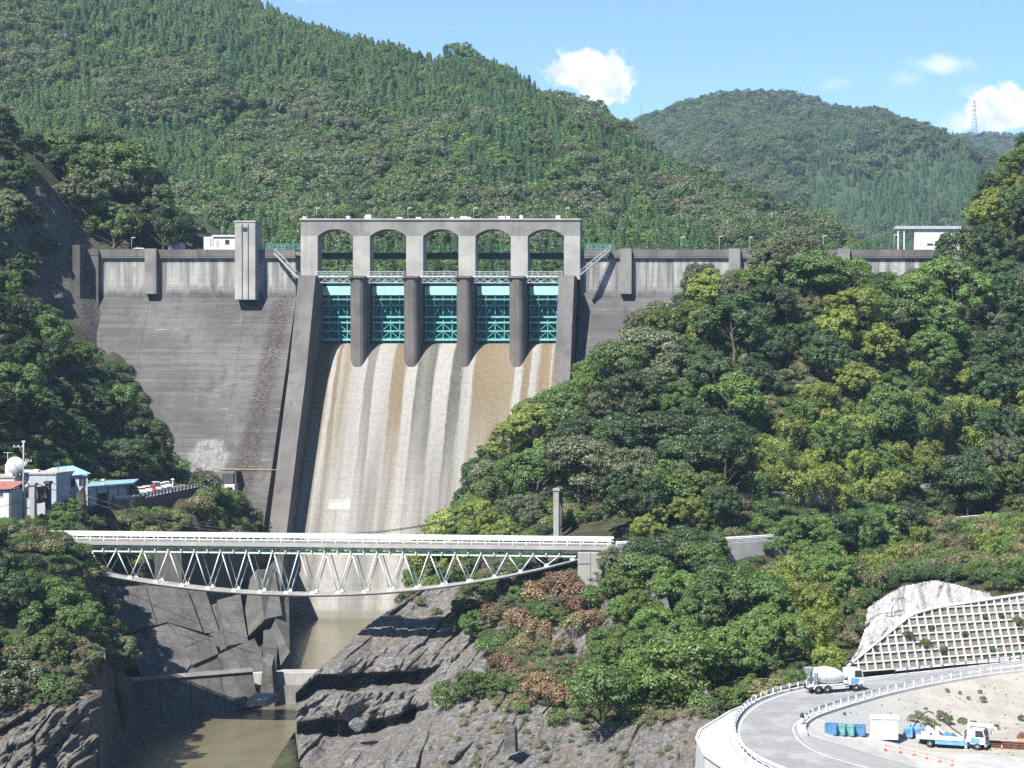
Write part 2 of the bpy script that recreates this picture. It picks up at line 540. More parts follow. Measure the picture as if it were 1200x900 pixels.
def rock_material(name, col, warm, veg=None, layers=0.6, veg_lo=0.55, veg_hi=0.68):
    t = NT(name)
    p = t.pos()
    big = t.noise(0.18, 6, 0.6); mid = t.noise(0.8, 8, 0.7, stretch=(1, 0.8, 2.0), dist=0.8); fine = t.noise(4, 7, 0.72)
    px_, py__, pz_ = t.xyz()
    cv = t.n.new('ShaderNodeCombineXYZ'); t.l.new(t.math('MULTIPLY', t.math('ADD', t.math('MULTIPLY', px_, .55), t.math('MULTIPLY', pz_, -.85)), 2.6), cv.inputs[0]); t.l.new(t.math('MULTIPLY', py__, .5), cv.inputs[1]); t.l.new(t.math('MULTIPLY', t.math('ADD', t.math('MULTIPLY', px_, .85), t.math('MULTIPLY', pz_, .55)), .3), cv.inputs[2])
    st = t.noise(0.8, 8, 0.7, dist=0.4, vec=cv.outputs[0])
    c = t.mix(t.ramp(mid, 0.36, 0.62), lerp3(col, 0.42), lerp3(col, 1.2))
    c = t.mix(t.ramp(st, 0.42, 0.66, 0, layers), c, lerp3(col, 0.42))
    c = t.mix(t.ramp(big, 0.48, 0.68, 0, 0.8), c, warm)
    c = t.mix(t.ramp(fine, 0.58, 0.72, 0, 0.55), c, lerp3(col, 1.75))
    c = t.mix(t.ramp(fine, 0.3, 0.42, 0.55, 0), c, lerp3(col, 0.28))
    cr1 = t.n.new('ShaderNodeTexVoronoi'); cr1.feature = 'DISTANCE_TO_EDGE'; cr1.inputs['Scale'].default_value = 0.8
    dv = t.n.new('ShaderNodeVectorMath'); dv.operation = 'ADD'
    t.l.new(t.scaled(p, (1, 1, 1.7)), dv.inputs[0])
    nv = t.n.new('ShaderNodeTexNoise'); nv.inputs['Scale'].default_value = 0.9; nv.inputs['Detail'].default_value = 5
    t.l.new(p, nv.inputs['Vector'])
    sc = t.n.new('ShaderNodeVectorMath'); sc.operation = 'SCALE'; sc.inputs['Scale'].default_value = 2.2; t.l.new(nv.outputs['Color'], sc.inputs[0])
    t.l.new(sc.outputs[0], dv.inputs[1]); t.l.new(dv.outputs[0], cr1.inputs['Vector'])
    c = t.mix(t.ramp(t.noise(0.42, 7, 0.72, stretch=(1, 1, .8), dist=.7), .64, .72, 0, .75), c, (.42, .41, .40))
    crack = t.ramp(cr1.outputs['Distance'], 0.0, 0.035, 0.3, 0)
    c = t.mix(crack, c, lerp3(col, 0.2))
    if veg is not None:
        vz = t.xyz(t.n.new('ShaderNodeNewGeometry').outputs['Normal'])[2]
        vmask = t.math('ADD', t.noise(0.33, 7, 0.7), t.math('MULTIPLY', vz, 0.14))
        c = t.mix(t.ramp(vmask, veg_lo, veg_hi), c, t.mix(t.ramp(t.noise(1.5, 5, 0.7), 0.4, 0.62), veg, lerp3(veg, 0.42)))
    h = t.math('ADD', t.noise(2.2, 9, 0.75, stretch=(1, 1, 1.8)), t.math('MULTIPLY', crack, -0.6))
    t.bump(h, 1.0, 0.55)
    return t.out(c, 0.9)


MAT['rock'] = rock_material('grey_schist', (0.19, 0.185, 0.185), (0.15, 0.13, 0.115))
MAT['rock_veg'] = rock_material('schist_with_dry_grass', (0.225, 0.215, 0.205), (0.20, 0.165, 0.135), (0.24, 0.19, 0.12), 0.5, 0.66, 0.78)
MAT['rock_dark'] = rock_material('brown_grey_cliff_rock', (0.20, 0.185, 0.165), (0.15, 0.11, 0.08), (0.12, 0.11, 0.05), 0.45, 0.68, 0.8)  # plain brown grey rock tone of the left cliff

# ---- the two banks of the gorge, as height fields (X, Y, Z) in metres, camera at the origin
RIGHT = Field([
    # ridge above the spillway, then climbing to the right
    (-75, 430, -46), (-68, 385, -45), (-70, 340, -44), (-63, 385, -34), (-66, 410, -38), (-60, 400, -27), (-56, 395, -21), (-58, 425, -30), (-50, 405, -13), (-45, 400, -10.5), (-44, 430, -9), (-49, 455, -12), (-50, 470, -9), (-36, 420, -2.5), (-30, 420, 2),
    (-30, 465, 2), (-13.4, 430, 15), (-13, 470, 15), (5.8, 430, 21), (5, 470, 22), (19.4, 437, 16), (22, 470, 21), (39, 442, 21), (44, 470, 24), (52, 470, 29),
    (52, 430, 0), (56, 450, 16), (62, 480, 40), (66, 500, 52), (85, 490, 60), (100, 470, 56), (78, 440, 22), (72, 412, -8), (100, 420, 10), (60, 405, -16), (58, 520, 50), (100, 520, 70), (46, 490, 27), (46, 520, 30), (80, 390, -18), (100, 380, -12), (90, 340, -24), (66, 350, -28),
    # road shelf at the level of the bridge
    (-39, 338, -28.6), (-27.7, 338, -28.3), (-27, 326, -28.3), (-14, 333, -28.2), (-2, 341, -28.2), (14, 362, -28), (28, 380, -28), (44, 398, -28),
    (-2, 333, -28.6), (14, 353, -28.6), (30, 368, -28.4), (48, 388, -28.2),
    # foot of the wooded slope above the road
    (-55, 365, -31), (-39, 350, -27), (-27.7, 347, -25), (-14, 350, -22), (-2, 355, -20), (17, 380, -20.5), (32, 394, -20.5), (48, 410, -19), (-20, 385, -9), (5, 395, -3), (30, 415, 2),
    # slope below the road
    (-60, 330, -44), (-50, 325, -41), (-40, 326, -37), (-28, 314, -35), (-21, 305, -36), (-19.6, 280, -44), (-2, 318, -34.5), (-5.6, 258, -46), (-11.4, 258, -47), (-10, 300, -38), (-2, 285, -41),
    (3, 266, -42.5), (16, 340, -32.5), (30, 330, -31), (12, 300, -35.5), (21, 302, -33.6), (27, 304, -32), (39, 296, -33), (60, 300, -31), (80, 300, -29), (44, 350, -29.5), (50, 320, -29), (14, 276, -42.3), (25, 279, -42.6),
    (37, 284, -42.2), (60, 288, -41), (37, 276, -43), (14, 270, -43), (60, 276, -43),
    # under the bend of the lower road and the yard
    (0, 240, -44), (-8, 228, -50), (-6, 205, -52), (5, 215, -47.5), (20, 225, -47.5), (40, 230, -47.5), (60, 230, -47.5), (40, 200, -47.5), (-14, 215, -56), (-22, 240, -56), (-30, 262, -52), (-20, 195, -60), (-40, 285, -50), (20, 258, -45), (40, 262, -45),
], 0.7, 3)

LEFT = Field([
    # knob with trees upstream of the crest, and the slope above
    (-178.7, 500, 52), (-148, 492, 31), (-142, 490, 29), (-138, 500, 30), (-159, 497, 40), (-154, 490, 33.5), (-156, 484, 33), (-185, 462, 54), (-205, 470, 66), (-176, 470, 41), (-172, 478, 33.5), (-200, 430, 52), (-190, 500, 62), (-230, 450, 80),
    # cut face at the left abutment
    (-175.6, 468, 24), (-168, 470, 18), (-181, 452, 24), (-166, 464, 10), (-190, 440, 30), (-163, 470, 6),
    # wooded side of the valley down to the car park
    (-161, 402, 9), (-175, 400, 22), (-200, 400, 40), (-153.6, 432, 1.5), (-146, 444, -11), (-149, 372, -12), (-165, 370, 2), (-185, 360, 18), (-144, 388, -18), (-133, 432, -22), (-138, 440, -19), (-138, 454, -20.5), (-144, 458, -12), (-152, 464, -2), (-160, 467, 7), (-130, 450, -25.5), (-124, 452, -27),
    (-170, 330, 0), (-190, 320, 16), (-155, 345, -17), (-162, 315, -10),
    # terrace of houses and car park
    (-146, 355, -25.2), (-135, 345, -25.6), (-128, 358, -25), (-140, 372, -24.6), (-134, 385, -24), (-141, 400, -23.6), (-126, 400, -26), (-133, 415, -24.6), (-124, 424, -25.5), (-122, 412, -26.5), (-128, 392, -26), (-132, 428, -23.2), (-122, 330, -26.6), (-132, 325, -26),
    (-120, 318, -27.6), (-128, 372, -24.8),
    # bushy slope between terrace and gorge
    (-120, 400, -28.5), (-120, 414, -28.5), (-122, 378, -29), (-126, 378, -28.5), (-126, 345, -28.5), (-124, 335, -29), (-131, 362, -28.5),
    # rim and wall of the gorge
    (-103.5, 300, -46), (-108, 300, -34), (-112.6, 300, -27.5), (-120.6, 300, -27), (-103, 283, -47), (-108, 286, -40), (-116, 286, -36), (-125, 290, -30), (-140, 300, -20), (-140, 285, -24), (-112, 276, -50), (-107, 275, -56), (-104, 272, -61), (-118, 268, -58), (-106, 312, -44),
    (-100, 300, -64), (-100, 285, -64), (-103, 312, -63), (-112, 318, -32), (-108, 322, -62),
    (-118, 326, -30.5), (-122, 345, -29.5), (-127, 358, -29.6), (-119, 371, -30), (-118, 385, -31), (-118, 405, -31.5), (-117.5, 425, -32.5), (-117, 437, -33),
    (-112.5, 330, -64), (-117, 345, -64), (-121.5, 357, -64), (-115, 366, -64), (-112.5, 385, -64), (-112.5, 405, -64), (-112.5, 425, -64), (-112, 437, -64), (-95, 330, -66), (-95, 380, -66), (-95, 430, -66), (-95, 270, -66), (-95, 300, -66),
    (-128, 272, -50), (-140, 272, -40), (-160, 280, -18), 
], 0.7, 5)


def plate(ctrl):
    A = np.array([(c[0], c[1]) for c in ctrl], float); yv = np.array([c[2] for c in ctrl], float); n = len(A)
    D = np.linalg.norm(A[:, None] - A[None], axis=2)
    K = np.zeros((n + 1, n + 1)); K[:n, :n] = -D - np.eye(n) * 1.0; K[:n, n] = 1; K[n, :n] = 1
    w = np.linalg.solve(K, np.append(yv, 0))

    def f(PX_, PY_):
        o = np.full(np.shape(PX_), w[-1])
        for (ax, ay), ww in zip(A, w[:-1]): o = o - ww * np.hypot(PX_ - ax, PY_ - ay)
        return o
    return f


def inside(poly, PX_, PY_):
    pl = np.array(poly, float); ins = np.zeros(np.shape(PX_), bool); j = len(pl) - 1
    for i in range(len(pl)):
        xi, yi = pl[i]; xj, yj = pl[j]
        ins ^= ((yi > PY_) != (yj > PY_)) & (PX_ < (xj - xi) * (PY_ - yi) / (yj - yi + 1e-9) + xi); j = i
    return ins


def sink_behind(X, Y, Z, ctrl, poly):
    """the soil lies under the rock: lower it where it would stick out through the rock face"""
    px = VPX + X / Y * F; py = HY - Z / Y * F
    k = inside(poly, px, py) & (Y < plate(ctrl)(px, py) + 2.5)
    return np.where(k, -66.0, Z)


# right bank: layered rock at the water, then the cliff under the bridge end
RC = [(352, 905, 289), (346, 842, 299), (350, 805, 303), (372, 788, 306), (430, 735, 330), (500, 688, 352), (548, 664, 360),
      (400, 788, 304), (480, 780, 309), (540, 760, 320), (560, 700, 338), (470, 740, 327),
      (400, 803, 308.5), (470, 796, 312), (505, 790, 314), (400, 815, 303), (470, 812, 305), (500, 815, 307), (400, 836, 300), (470, 835, 302),
      (395, 852, 306), (440, 850, 307), (480, 838, 307), (380, 880, 297), (372, 862, 300), (352, 875, 295), (430, 872, 292), (470, 852, 296), (405, 885, 288), (360, 905, 281), (500, 850, 290),
      (540, 820, 296), (560, 780, 305), (600, 720, 318), (640, 680, 322), (700, 690, 318), (740, 650, 318),
      (600, 800, 296), (660, 780, 297), (720, 760, 296), (760, 800, 280), (800, 830, 263), (700, 840, 280), (620, 860, 276), (540, 880, 272), (460, 900, 277), (640, 905, 258),
      (740, 900, 250), (820, 865, 246), (830, 905, 238), (780, 880, 248), (590, 850, 280), (560, 905, 262), (830, 840, 252)]
RP = [(352, 915), (346, 842), (345, 812), (368, 788), (395, 765), (430, 732), (470, 705), (500, 686), (545, 660), (640, 655), (720, 640), (770, 660), (800, 760), (842, 830), (842, 915)]
xs = np.arange(-74, 108, 1.0); ys = np.arange(192, 520.1, 1.0)
GX, GY = np.meshgrid(xs, ys)
GZ = RIGHT(GX, GY)
GZ = sink_behind(GX, GY, GZ, RC, RP)
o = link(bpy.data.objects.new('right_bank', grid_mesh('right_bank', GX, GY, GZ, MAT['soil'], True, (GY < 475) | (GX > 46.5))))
tag(o, 'wooded right bank sloping from the dam down to the lower road', kind='structure')
xs = np.arange(-240, -92.9, 1.0); ys = np.arange(262, 486.1, 1.0)
LX, LY = np.meshgrid(xs, ys)
LZ = LEFT(LX, LY)
LZ = np.where((LX > -119) & (LY > 418), np.minimum(LZ, -25), LZ)
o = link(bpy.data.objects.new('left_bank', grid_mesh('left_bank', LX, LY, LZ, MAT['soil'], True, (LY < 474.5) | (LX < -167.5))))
tag(o, 'steep wooded left bank with a terrace of houses', kind='structure')
xs = np.arange(-240, -136, 1.5); ys = np.arange(482.5, 530, 1.5)
LX, LY = np.meshgrid(xs, ys)
LZ = LEFT(LX, LY)
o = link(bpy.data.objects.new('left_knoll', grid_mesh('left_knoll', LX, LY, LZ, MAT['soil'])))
tag(o, 'wooded knoll upstream of the left end of the dam', kind='structure')

# ---- base sheet to the horizon, and the waters
t = NT('valley_floor'); c = t.mix(t.ramp(t.noise(0.004, 6), 0.4, 0.6), (0.035, 0.05, 0.022), (0.06, 0.075, 0.035)); t.out(c, 0.95); MAT['valley'] = t.m
m_ = MB(); m_.add([(-7000, -3000, -70), (7000, -3000, -70), (7000, 9000, -70), (-7000, 9000, -70)], [(0, 1, 2, 3)])
tag(m_.build('ground', MAT['valley']), 'valley floor under everything', kind='structure')

t = NT('muddy_water')
n = t.noise(0.25, 3, 0.5, stretch=(1, 0.5, 1))
t.out(t.mix(t.ramp(n, 0.35, 0.65), (0.108, 0.098, 0.056), (0.130, 0.118, 0.070)), 0.14)
t.b.inputs['IOR'].default_value = 1.33; t.b.inputs['Specular IOR Level'].default_value = 0.5
t.bump(t.noise(1.3, 4, 0.6, stretch=(1, 0.6, 1)), 0.6, 0.15)
MAT['water'] = t.m
Z_UP, Z_LOW = -53.7, -59.2
m_ = MB(); m_.add([(-118, 354, Z_UP), (-60, 354, Z_UP), (-60, 445, Z_UP), (-118, 445, Z_UP)], [(0, 1, 2, 3)])
tag(m_.build('stilling_pool_water', MAT['water']), 'muddy green pool at the foot of the spillway', kind='structure')
m_ = MB(); m_.add([(-112, 180, Z_LOW), (-56, 180, Z_LOW), (-56, 357, Z_LOW), (-112, 357, Z_LOW)], [(0, 1, 2, 3)])
tag(m_.build('river_water', MAT['water']), 'brown river water below the weir', kind='structure')
m_ = MB(); m_.add([(-420, 481, 27), (500, 481, 27), (900, 1700, 27), (-300, 1700, 27)], [(0, 1, 2, 3)])
tag(m_.build('reservoir_water', MAT['water']), 'reservoir behind the dam', kind='structure')


# ---- reliefs: faces of rock given by their distance over a patch of directions
def relief(name, ctrl, poly, mat, step=2.0, strata=1.2, seed=1, crag=1.2, label=None, ledges=(), blocks=0.0):
    """ctrl: (px, py, Y); the rock face through those points, roughened, within poly (px, py)"""
    A = np.array([(c[0], c[1]) for c in ctrl], float); yv = np.array([c[2] for c in ctrl], float); n = len(A)
    D = np.linalg.norm(A[:, None] - A[None], axis=2)
    K = np.zeros((n + 1, n + 1)); K[:n, :n] = -D - np.eye(n) * 1.0; K[:n, n] = 1; K[n, :n] = 1
    w = np.linalg.solve(K, np.append(yv, 0))
    pl = np.array(poly, float)
    gx = np.arange(pl[:, 0].min() - step, pl[:, 0].max() + 2 * step, step); gy = np.arange(pl[:, 1].min() - step, pl[:, 1].max() + 2 * step, step)
    PXg, PYg = np.meshgrid(gx, gy)
    Yg = np.full(PXg.shape, w[-1])
    for (ax, ay), ww in zip(A, w[:-1]): Yg -= ww * np.hypot(PXg - ax, PYg - ay)
    # inside test
    ins = np.zeros(PXg.shape, bool); j = len(pl) - 1
    for i in range(len(pl)):
        xi, yi = pl[i]; xj, yj = pl[j]
        c = ((yi > PYg) != (yj > PYg)) & (PXg < (xj - xi) * (PYg - yi) / (yj - yi + 1e-9) + xi)
        ins ^= c; j = i
    X = (PXg - VPX) / F * Yg; Z = (HY - PYg) / F * Yg
    # strata dip to the lower left; ledges overhang, cracks recede
    u = X + 0.35 * Z + 2.0 * fbm2(X + 300, Z + 300, seed, 9.0, 3)
    v = Z - 0.22 * X + 1.2 * fbm2(X + 900, Z + 300, seed + 1, 12.0, 4)
    d = strata * fbm2(v * 6 + 400, X * 0.5 + 400, seed + 2, 9.0, 4, 0.6)
    d += crag * fbm2(X + 200, Z + 200, seed + 3, 7.0, 6, 0.62)
    vor = fbm2(u * 1.6 + 100, v * 0.9 + 700, seed + 4, 3.5, 2, 0.5)
    d += crag * 0.45 * np.sign(vor) * np.minimum(np.abs(vor) * 4, 1)
    Y2 = Yg + d
    for line, hh, dep in ledges:
        q = (PYg - np.interp(PXg, [a for a, b in line], [b for a, b in line]) - 3 * fbm2(X + 600, Z + 600, seed + 7, 5.0, 4)) / hh
        gq = np.where((q > 0) & (q < 1), np.minimum(q / .18, 1) * np.clip((1 - q) / .5, 0, 1), 0)
        fade = np.clip((PXg - line[0][0]) / 10 + .3, 0, 1) * np.clip((line[-1][0] - PXg) / 25, 0, 1)
        Y2 = Y2 + dep * gq * fade
    if blocks:
        a_ = 0.95; bu = X * math.sin(a_) - Z * math.cos(a_); bv = X * math.cos(a_) + Z * math.sin(a_)
        wx = fbm2(X + 70, Z + 170, seed + 5, 7.0, 4) * 1.6
        r1 = 1 - 2 * np.abs(fbm2(bu * 3.2 + wx * 3 + 400, bv * .8 + 400, seed + 6, 8.0, 3, .55)); r2 = 1 - 2 * np.abs(fbm2(bu * 2.6 + 900 + wx, bv * 1.0 + 200, seed + 8, 2.6, 3, .6))
        off = -1.0 * r1 - .6 * r2 + .5 * fbm2(X + 77, Z + 40, seed + 9, 1.2, 3)
        # creviced, tilted blocks, long across the bedding
        for cw, ch, am in ((3.8, 8.0, 2.6), (1.6, 3.0, 1.0)):
            cu_, cv_ = bu / cw + wx / cw * .8, bv / ch + wx * .25
            rr = np.random.default_rng(seed + int(cw * 10)); T = [rr.random((64, 64)) for _ in range(5)]
            f1 = np.full(X.shape, 9e9); f2 = np.full(X.shape, 9e9); tilt = np.zeros(X.shape); iu = np.floor(cu_).astype(int); iv = np.floor(cv_).astype(int)
            for du in (-1, 0, 1):
                for dv in (-1, 0, 1):
                    a0, b0 = (iu + du) % 64, (iv + dv) % 64; eu, ev = cu_ - (iu + du + T[0][a0, b0]), cv_ - (iv + dv + T[1][a0, b0]); dd = np.hypot(eu, ev); kk = dd < f1
                    f2 = np.where(kk, f1, np.minimum(f2, dd)); tilt = np.where(kk, (T[2][a0, b0] - .5) * .9 + eu * (T[3][a0, b0] - .5) * 2.2 + ev * (T[4][a0, b0] - .5) * 2.2, tilt); f1 = np.where(kk, dd, f1)
            e_ = np.minimum((f2 - f1) * 4.5, 1); off = off - am * e_ * (.55 + tilt)
        Y2 = Y2 + blocks * off
    k = Y2 / Yg
    X = X * k; Z = Z * k
    return link(bpy.data.objects.new(name, grid_mesh(name, X, Y2, Z, mat, False, ins)))


o = relief('river_rock', RC, RP, MAT['rock_veg'], 1.3, 0.7, 11, 0.8, ledges=(([(343, 815), (372, 791), (440, 787), (480, 786), (512, 780)], 24, 6.5), ([(345, 848), (380, 842), (430, 846), (470, 836), (508, 822)], 26, 6.0)), blocks=0.75)
tag(o, 'layered grey rock and dry grassy cliff rising from the river under the bridge', kind='structure')
# left cliff under the trees
o = relief('cliff_face', [(-10, 740, 290), (60, 745, 288), (110, 770, 283), (20, 790, 284), (70, 800, 280), (104, 830, 277), (0, 850, 276), (50, 860, 272), (95, 905, 271), (0, 910, 268), (110, 860, 277), (40, 905, 266), (120, 905, 281), (124, 800, 290)],
           [(-30, 735), (70, 735), (125, 760), (118, 830), (112, 920), (-30, 920)], MAT['rock_dark'], 1.3, 0.8, 23, 1.3, blocks=1.1)
tag(o, 'rugged brown grey cliff below the trees on the left bank', kind='structure')
# ================================================================== plants
def leaf_quads(pos, nrm, size, r, aspect=0.6, bend=0.0):
    n = len(pos)
    nrm = nrm / np.linalg.norm(nrm, axis=1, keepdims=True)
    t = r.normal(size=(n, 3)); t -= nrm * (t * nrm).sum(1, keepdims=True); t /= np.linalg.norm(t, axis=1, keepdims=True) + 1e-9
    b = np.cross(nrm, t)
    s = (size * r.uniform(0.7, 1.3, n))[:, None]
    V = np.stack([pos - t * s * 0.5, pos + b * s * aspect * 0.5 + t * s * 0.05, pos + t * s * 0.5, pos - b * s * aspect * 0.5 + t * s * 0.05], 1)
    return V.reshape(-1, 3)


def quads(n): return np.arange(n * 4, dtype=np.int32).reshape(-1, 4)


def unit(a): return a / (np.linalg.norm(a, axis=1, keepdims=True) + 1e-9)


def crown_mesh(name, seed, H=9.0, R=4.2, low=0.22, ncl=46, nleaf=5200, leaf=0.42, flat=0.72, rc=(0.24, 0.40), aspect=0.62, lobed=0):
    """clumps of leaf faces set over an uneven ellipsoid crown; height H, radius R, crown from low*H up"""
    r = np.random.default_rng(seed)
    c0 = np.array([0, 0, H * (0.5 + low * 0.5)]); rz = H * (1 - low) * 0.5
    d = unit(r.normal(size=(ncl, 3))); d[:, 2] = np.where(d[:, 2] < -0.35, -d[:, 2], d[:, 2])
    lobes = unit(r.normal(size=(5, 3)))
    f = 0.70 + 0.17 * np.max(d @ lobes.T, axis=1) + r.uniform(-0.14, 0.13, ncl)
    k = r.random(ncl) < 0.16
    f[k] *= 0.55
    if lobed:
        nl = lobed; ld = unit(r.normal(size=(nl, 3))); ld[:, 2] = np.abs(ld[:, 2]) * 1.2 - .45; ld = unit(ld)
        lc = ld * (r.uniform(.38, .66, nl))[:, None]; lr = r.uniform(.30, .52, nl); li = r.integers(0, nl, ncl)
        d2 = unit(unit(r.normal(size=(ncl, 3))) + ld[li] * .7 + np.array([0, 0, .25]))
        q_ = lc[li] + d2 * (lr[li] * r.uniform(.75, 1.08, ncl))[:, None]
        C = c0 + q_ * np.array([R, R, rz]); d = unit(q_ * .5 + d2 * .5)
    else:
        C = c0 + d * f[:, None] * np.array([R, R, rz])
    rad = R * r.uniform(rc[0], rc[1], ncl)
    wgt = rad ** 2; cnt = r.multinomial(nleaf, wgt / wgt.sum())
    ci = np.repeat(np.arange(ncl), cnt); n = len(ci)
    e = unit(unit(r.normal(size=(n, 3))) + 0.45 * d[ci] + np.array([0, 0, 0.42]))
    bump = 1 + 0.14 * np.sin(e[:, 0] * 7 + ci) * np.sin(e[:, 1] * 6 + ci * 1.7) + 0.1 * np.sin(e[:, 2] * 9 + ci * 0.7)
    pos = C[ci] + e * (rad[ci] * r.uniform(0.62, 1.08, n) ** 0.7 * bump)[:, None] * np.array([1, 1, flat])
    nrm = e + r.normal(size=(n, 3)) * 0.42 + np.array([0, 0, 0.25])
    V = leaf_quads(pos, nrm, np.full(n, leaf), r, aspect)
    return npmesh(name, V, quads(n), (None,))


def trunk_mesh(name, seed, H=9.0, R=4.2, limbs=7, r0=0.24):
    r = random.Random(seed); m = MB()
    p = Vector((0, 0, -0.6)); pts = [p]
    for k in range(6):
        p = p + Vector((r.uniform(-.25, .25), r.uniform(-.25, .25), (H * 0.78 + 0.6) / 6)); pts.append(p)
    for k in range(6):
        m.tube(pts[k], pts[k + 1], r0 * (1 - k / 7), 7, r0 * (1 - (k + 1) / 7), cap=(k == 0))
    for k in range(limbs):
        a = 6.283 * k / limbs + r.uniform(-.4, .4); b = pts[r.randint(1, 4)]
        q = b + Vector((math.cos(a), math.sin(a), r.uniform(.5, 1.1))) * R * 0.42
        e = q + Vector((math.cos(a + .3), math.sin(a + .3), r.uniform(.1, .8))) * R * 0.36
        m.tube(b, q, r0 * .45, 5, r0 * .3, cap=False); m.tube(q, e, r0 * .3, 5, r0 * .1, cap=False)
    return m.mesh(name, MAT['bark'])


def conifer_mesh(name, seed, H=14.0, R=2.6, nleaf=1500, leaf=0.8, tiers=15):
    r = np.random.default_rng(seed); n = nleaf
    h = r.random(n) ** 0.75
    tier = np.floor(h * tiers) / tiers + r.random(n) / tiers * .9 + r.normal(size=n) * 0.03
    lob = r.uniform(0.8, 1.15, (tiers + 2, 7))
    a = r.random(n) * 6.283
    li = lob[np.clip((h * tiers).astype(int), 0, tiers), (a / 6.284 * 7).astype(int)]
    rr = R * (1 - h) ** 0.55 * lobesafe(li) * r.uniform(0.55, 1.0, n) + 0.12
    z = H * (0.1 + 0.9 * tier) - rr * 0.28
    pos = np.stack([rr * np.cos(a), rr * np.sin(a), z], 1)
    nrm = np.stack([np.cos(a) * 0.8, np.sin(a) * 0.8, np.full(n, 0.7)], 1) + r.normal(size=(n, 3)) * 0.35
    V = leaf_quads(pos, nrm, np.full(n, leaf), r, 0.5)
    return npmesh(name, V, quads(n), (None,))


def lobesafe(x): return np.clip(x, 0.5, 1.3)


def conifer_trunk(name, H=14.0):
    m = MB(); m.tube((0, 0, -0.5), (0, 0, H * 0.95), 0.2, 6, 0.03); return m.mesh(name, MAT['bark'])


def bamboo_mesh(name, seed, H=9.0, n_culm=34, nleaf=5600):
    """arching plumes"""
    r = np.random.default_rng(seed); P_ = []; N_ = []
    per = nleaf // n_culm
    for k in range(n_culm):
        a = r.random() * 6.283; rad = r.random() ** 0.5 * 2.1; lean = r.uniform(0.5, 2.3); hh = H * r.uniform(0.62, 1.0)
        t = r.random(per) ** 0.6 * 0.8 + 0.2
        base = np.array([rad * math.cos(a), rad * math.sin(a)])
        a2 = a + r.uniform(-.7, .7)
        arc = lean * t ** 3 + 0.2 * t
        droop = np.where(t > 0.7, (t - 0.7) ** 2 * 7.0, 0)
        x = base[0] + arc * math.cos(a2); y = base[1] + arc * math.sin(a2); z = hh * (t - droop * 0.5)
        sp = 0.18 + 0.75 * np.sin(np.pi * np.clip((t - 0.12) / 0.95, 0, 1)) ** 0.8
        off = unit(r.normal(size=(per, 3))) * (sp * r.random(per) ** 0.45)[:, None] * np.array([1, 1, 0.8])
        P_.append(np.stack([x, y, z], 1) + off)
        N_.append(off * 1.0 + np.array([math.cos(a2) * .35, math.sin(a2) * .35, 0.55]) + r.normal(size=(per, 3)) * 0.4)
    P_ = np.concatenate(P_); N_ = np.concatenate(N_)
    V = leaf_quads(P_, N_, np.full(len(P_), 0.52), r, 0.30)
    return npmesh(name, V, quads(len(P_)), (None,))


def culm_mesh(name, seed, H=9.0):
    r = random.Random(seed); m = MB()
    for k in range(9):
        a = r.random() * 6.283; q = r.random() * 1.6
        m.tube((q * math.cos(a), q * math.sin(a), -0.5), ((q + .5) * math.cos(a), (q + .5) * math.sin(a), H * .7), 0.06, 5, 0.03, cap=False)
    return m.mesh(name, FOL['yellow'])


def grass_mesh(name, seed, n=160, H=0.9, R=0.7):
    r = np.random.default_rng(seed)
    a = r.random(n) * 6.283; q = R * r.random(n) ** 0.5
    p = np.stack([q * np.cos(a), q * np.sin(a), np.zeros(n)], 1)
    d = unit(np.stack([np.cos(a) * 0.5, np.sin(a) * 0.5, np.full(n, 1.0)], 1) + r.normal(size=(n, 3)) * 0.3)
    L = H * r.uniform(0.5, 1.1, n); w = np.stack([-np.sin(a), np.cos(a), np.zeros(n)], 1) * 0.05
    V = np.stack([p - w, p + w, p + d * L[:, None] + w * 0.3, p + d * L[:, None] - w * 0.3], 1).reshape(-1, 3)
    return npmesh(name, V, quads(n), (None,))


# near crowns (about 9 m tall), shrubs, far crowns
CROWN = [crown_mesh('crown', 101 + i, h_, r_, lo, nc, 16500, .29, .8, rc=rc_, lobed=lb_) for i, (h_, r_, lo, nc, rc_, lb_) in enumerate(((9.5, 4.7, .02, 150, (.10, .2), 11), (8.5, 5.1, 0, 170, (.09, .18), 13), (10.5, 4.5, .02, 150, (.10, .2), 12), (9.0, 4.9, 0, 180, (.09, .17), 15), (9.5, 5.0, 0, 140, (.11, .21), 9), (8.0, 4.7, 0, 190, (.08, .17), 16)))]
TRUNK = [trunk_mesh('trunk', 201 + i, h, r_) for i, (h, r_) in enumerate(((9.5, 4.3), (8.5, 4.8), (10.5, 4.0), (9, 4.5), (9.5, 4.6), (8, 4.2)))]
LAYER = [crown_mesh('crown', 131 + i, 9.5, 4.4, 0.04, 56, 9000, 0.38, flat=0.48, rc=(0.28, 0.46)) for i in range(2)]     # layered, flat sprays
BUSH = [crown_mesh('foliage', 111 + i, 2.6, 1.7, 0.0, 22, 1500, 0.26, 0.9, (0.3, 0.5)) for i in range(4)]
BAMBOO = [bamboo_mesh('foliage', 121 + i) for i in range(3)]
CULM = culm_mesh('culms', 5)
CEDAR = [conifer_mesh('crown', 141 + i, 14, 2.7, 4200, 0.55, 17) for i in range(2)]
CEDAR_TRUNK = conifer_trunk('trunk')
GRASS = [grass_mesh('foliage', 151 + i) for i in range(2)]
SPRIG = trunk_mesh('stem', 301, 2.2, 1.5, 5, 0.05)


def leafed(mesh, mat, name, parent):
    o = bpy.data.objects.new(name, mesh); link(o); o.parent = parent
    o.material_slots[0].link = 'OBJECT'; o.material_slots[0].material = mat
    return o


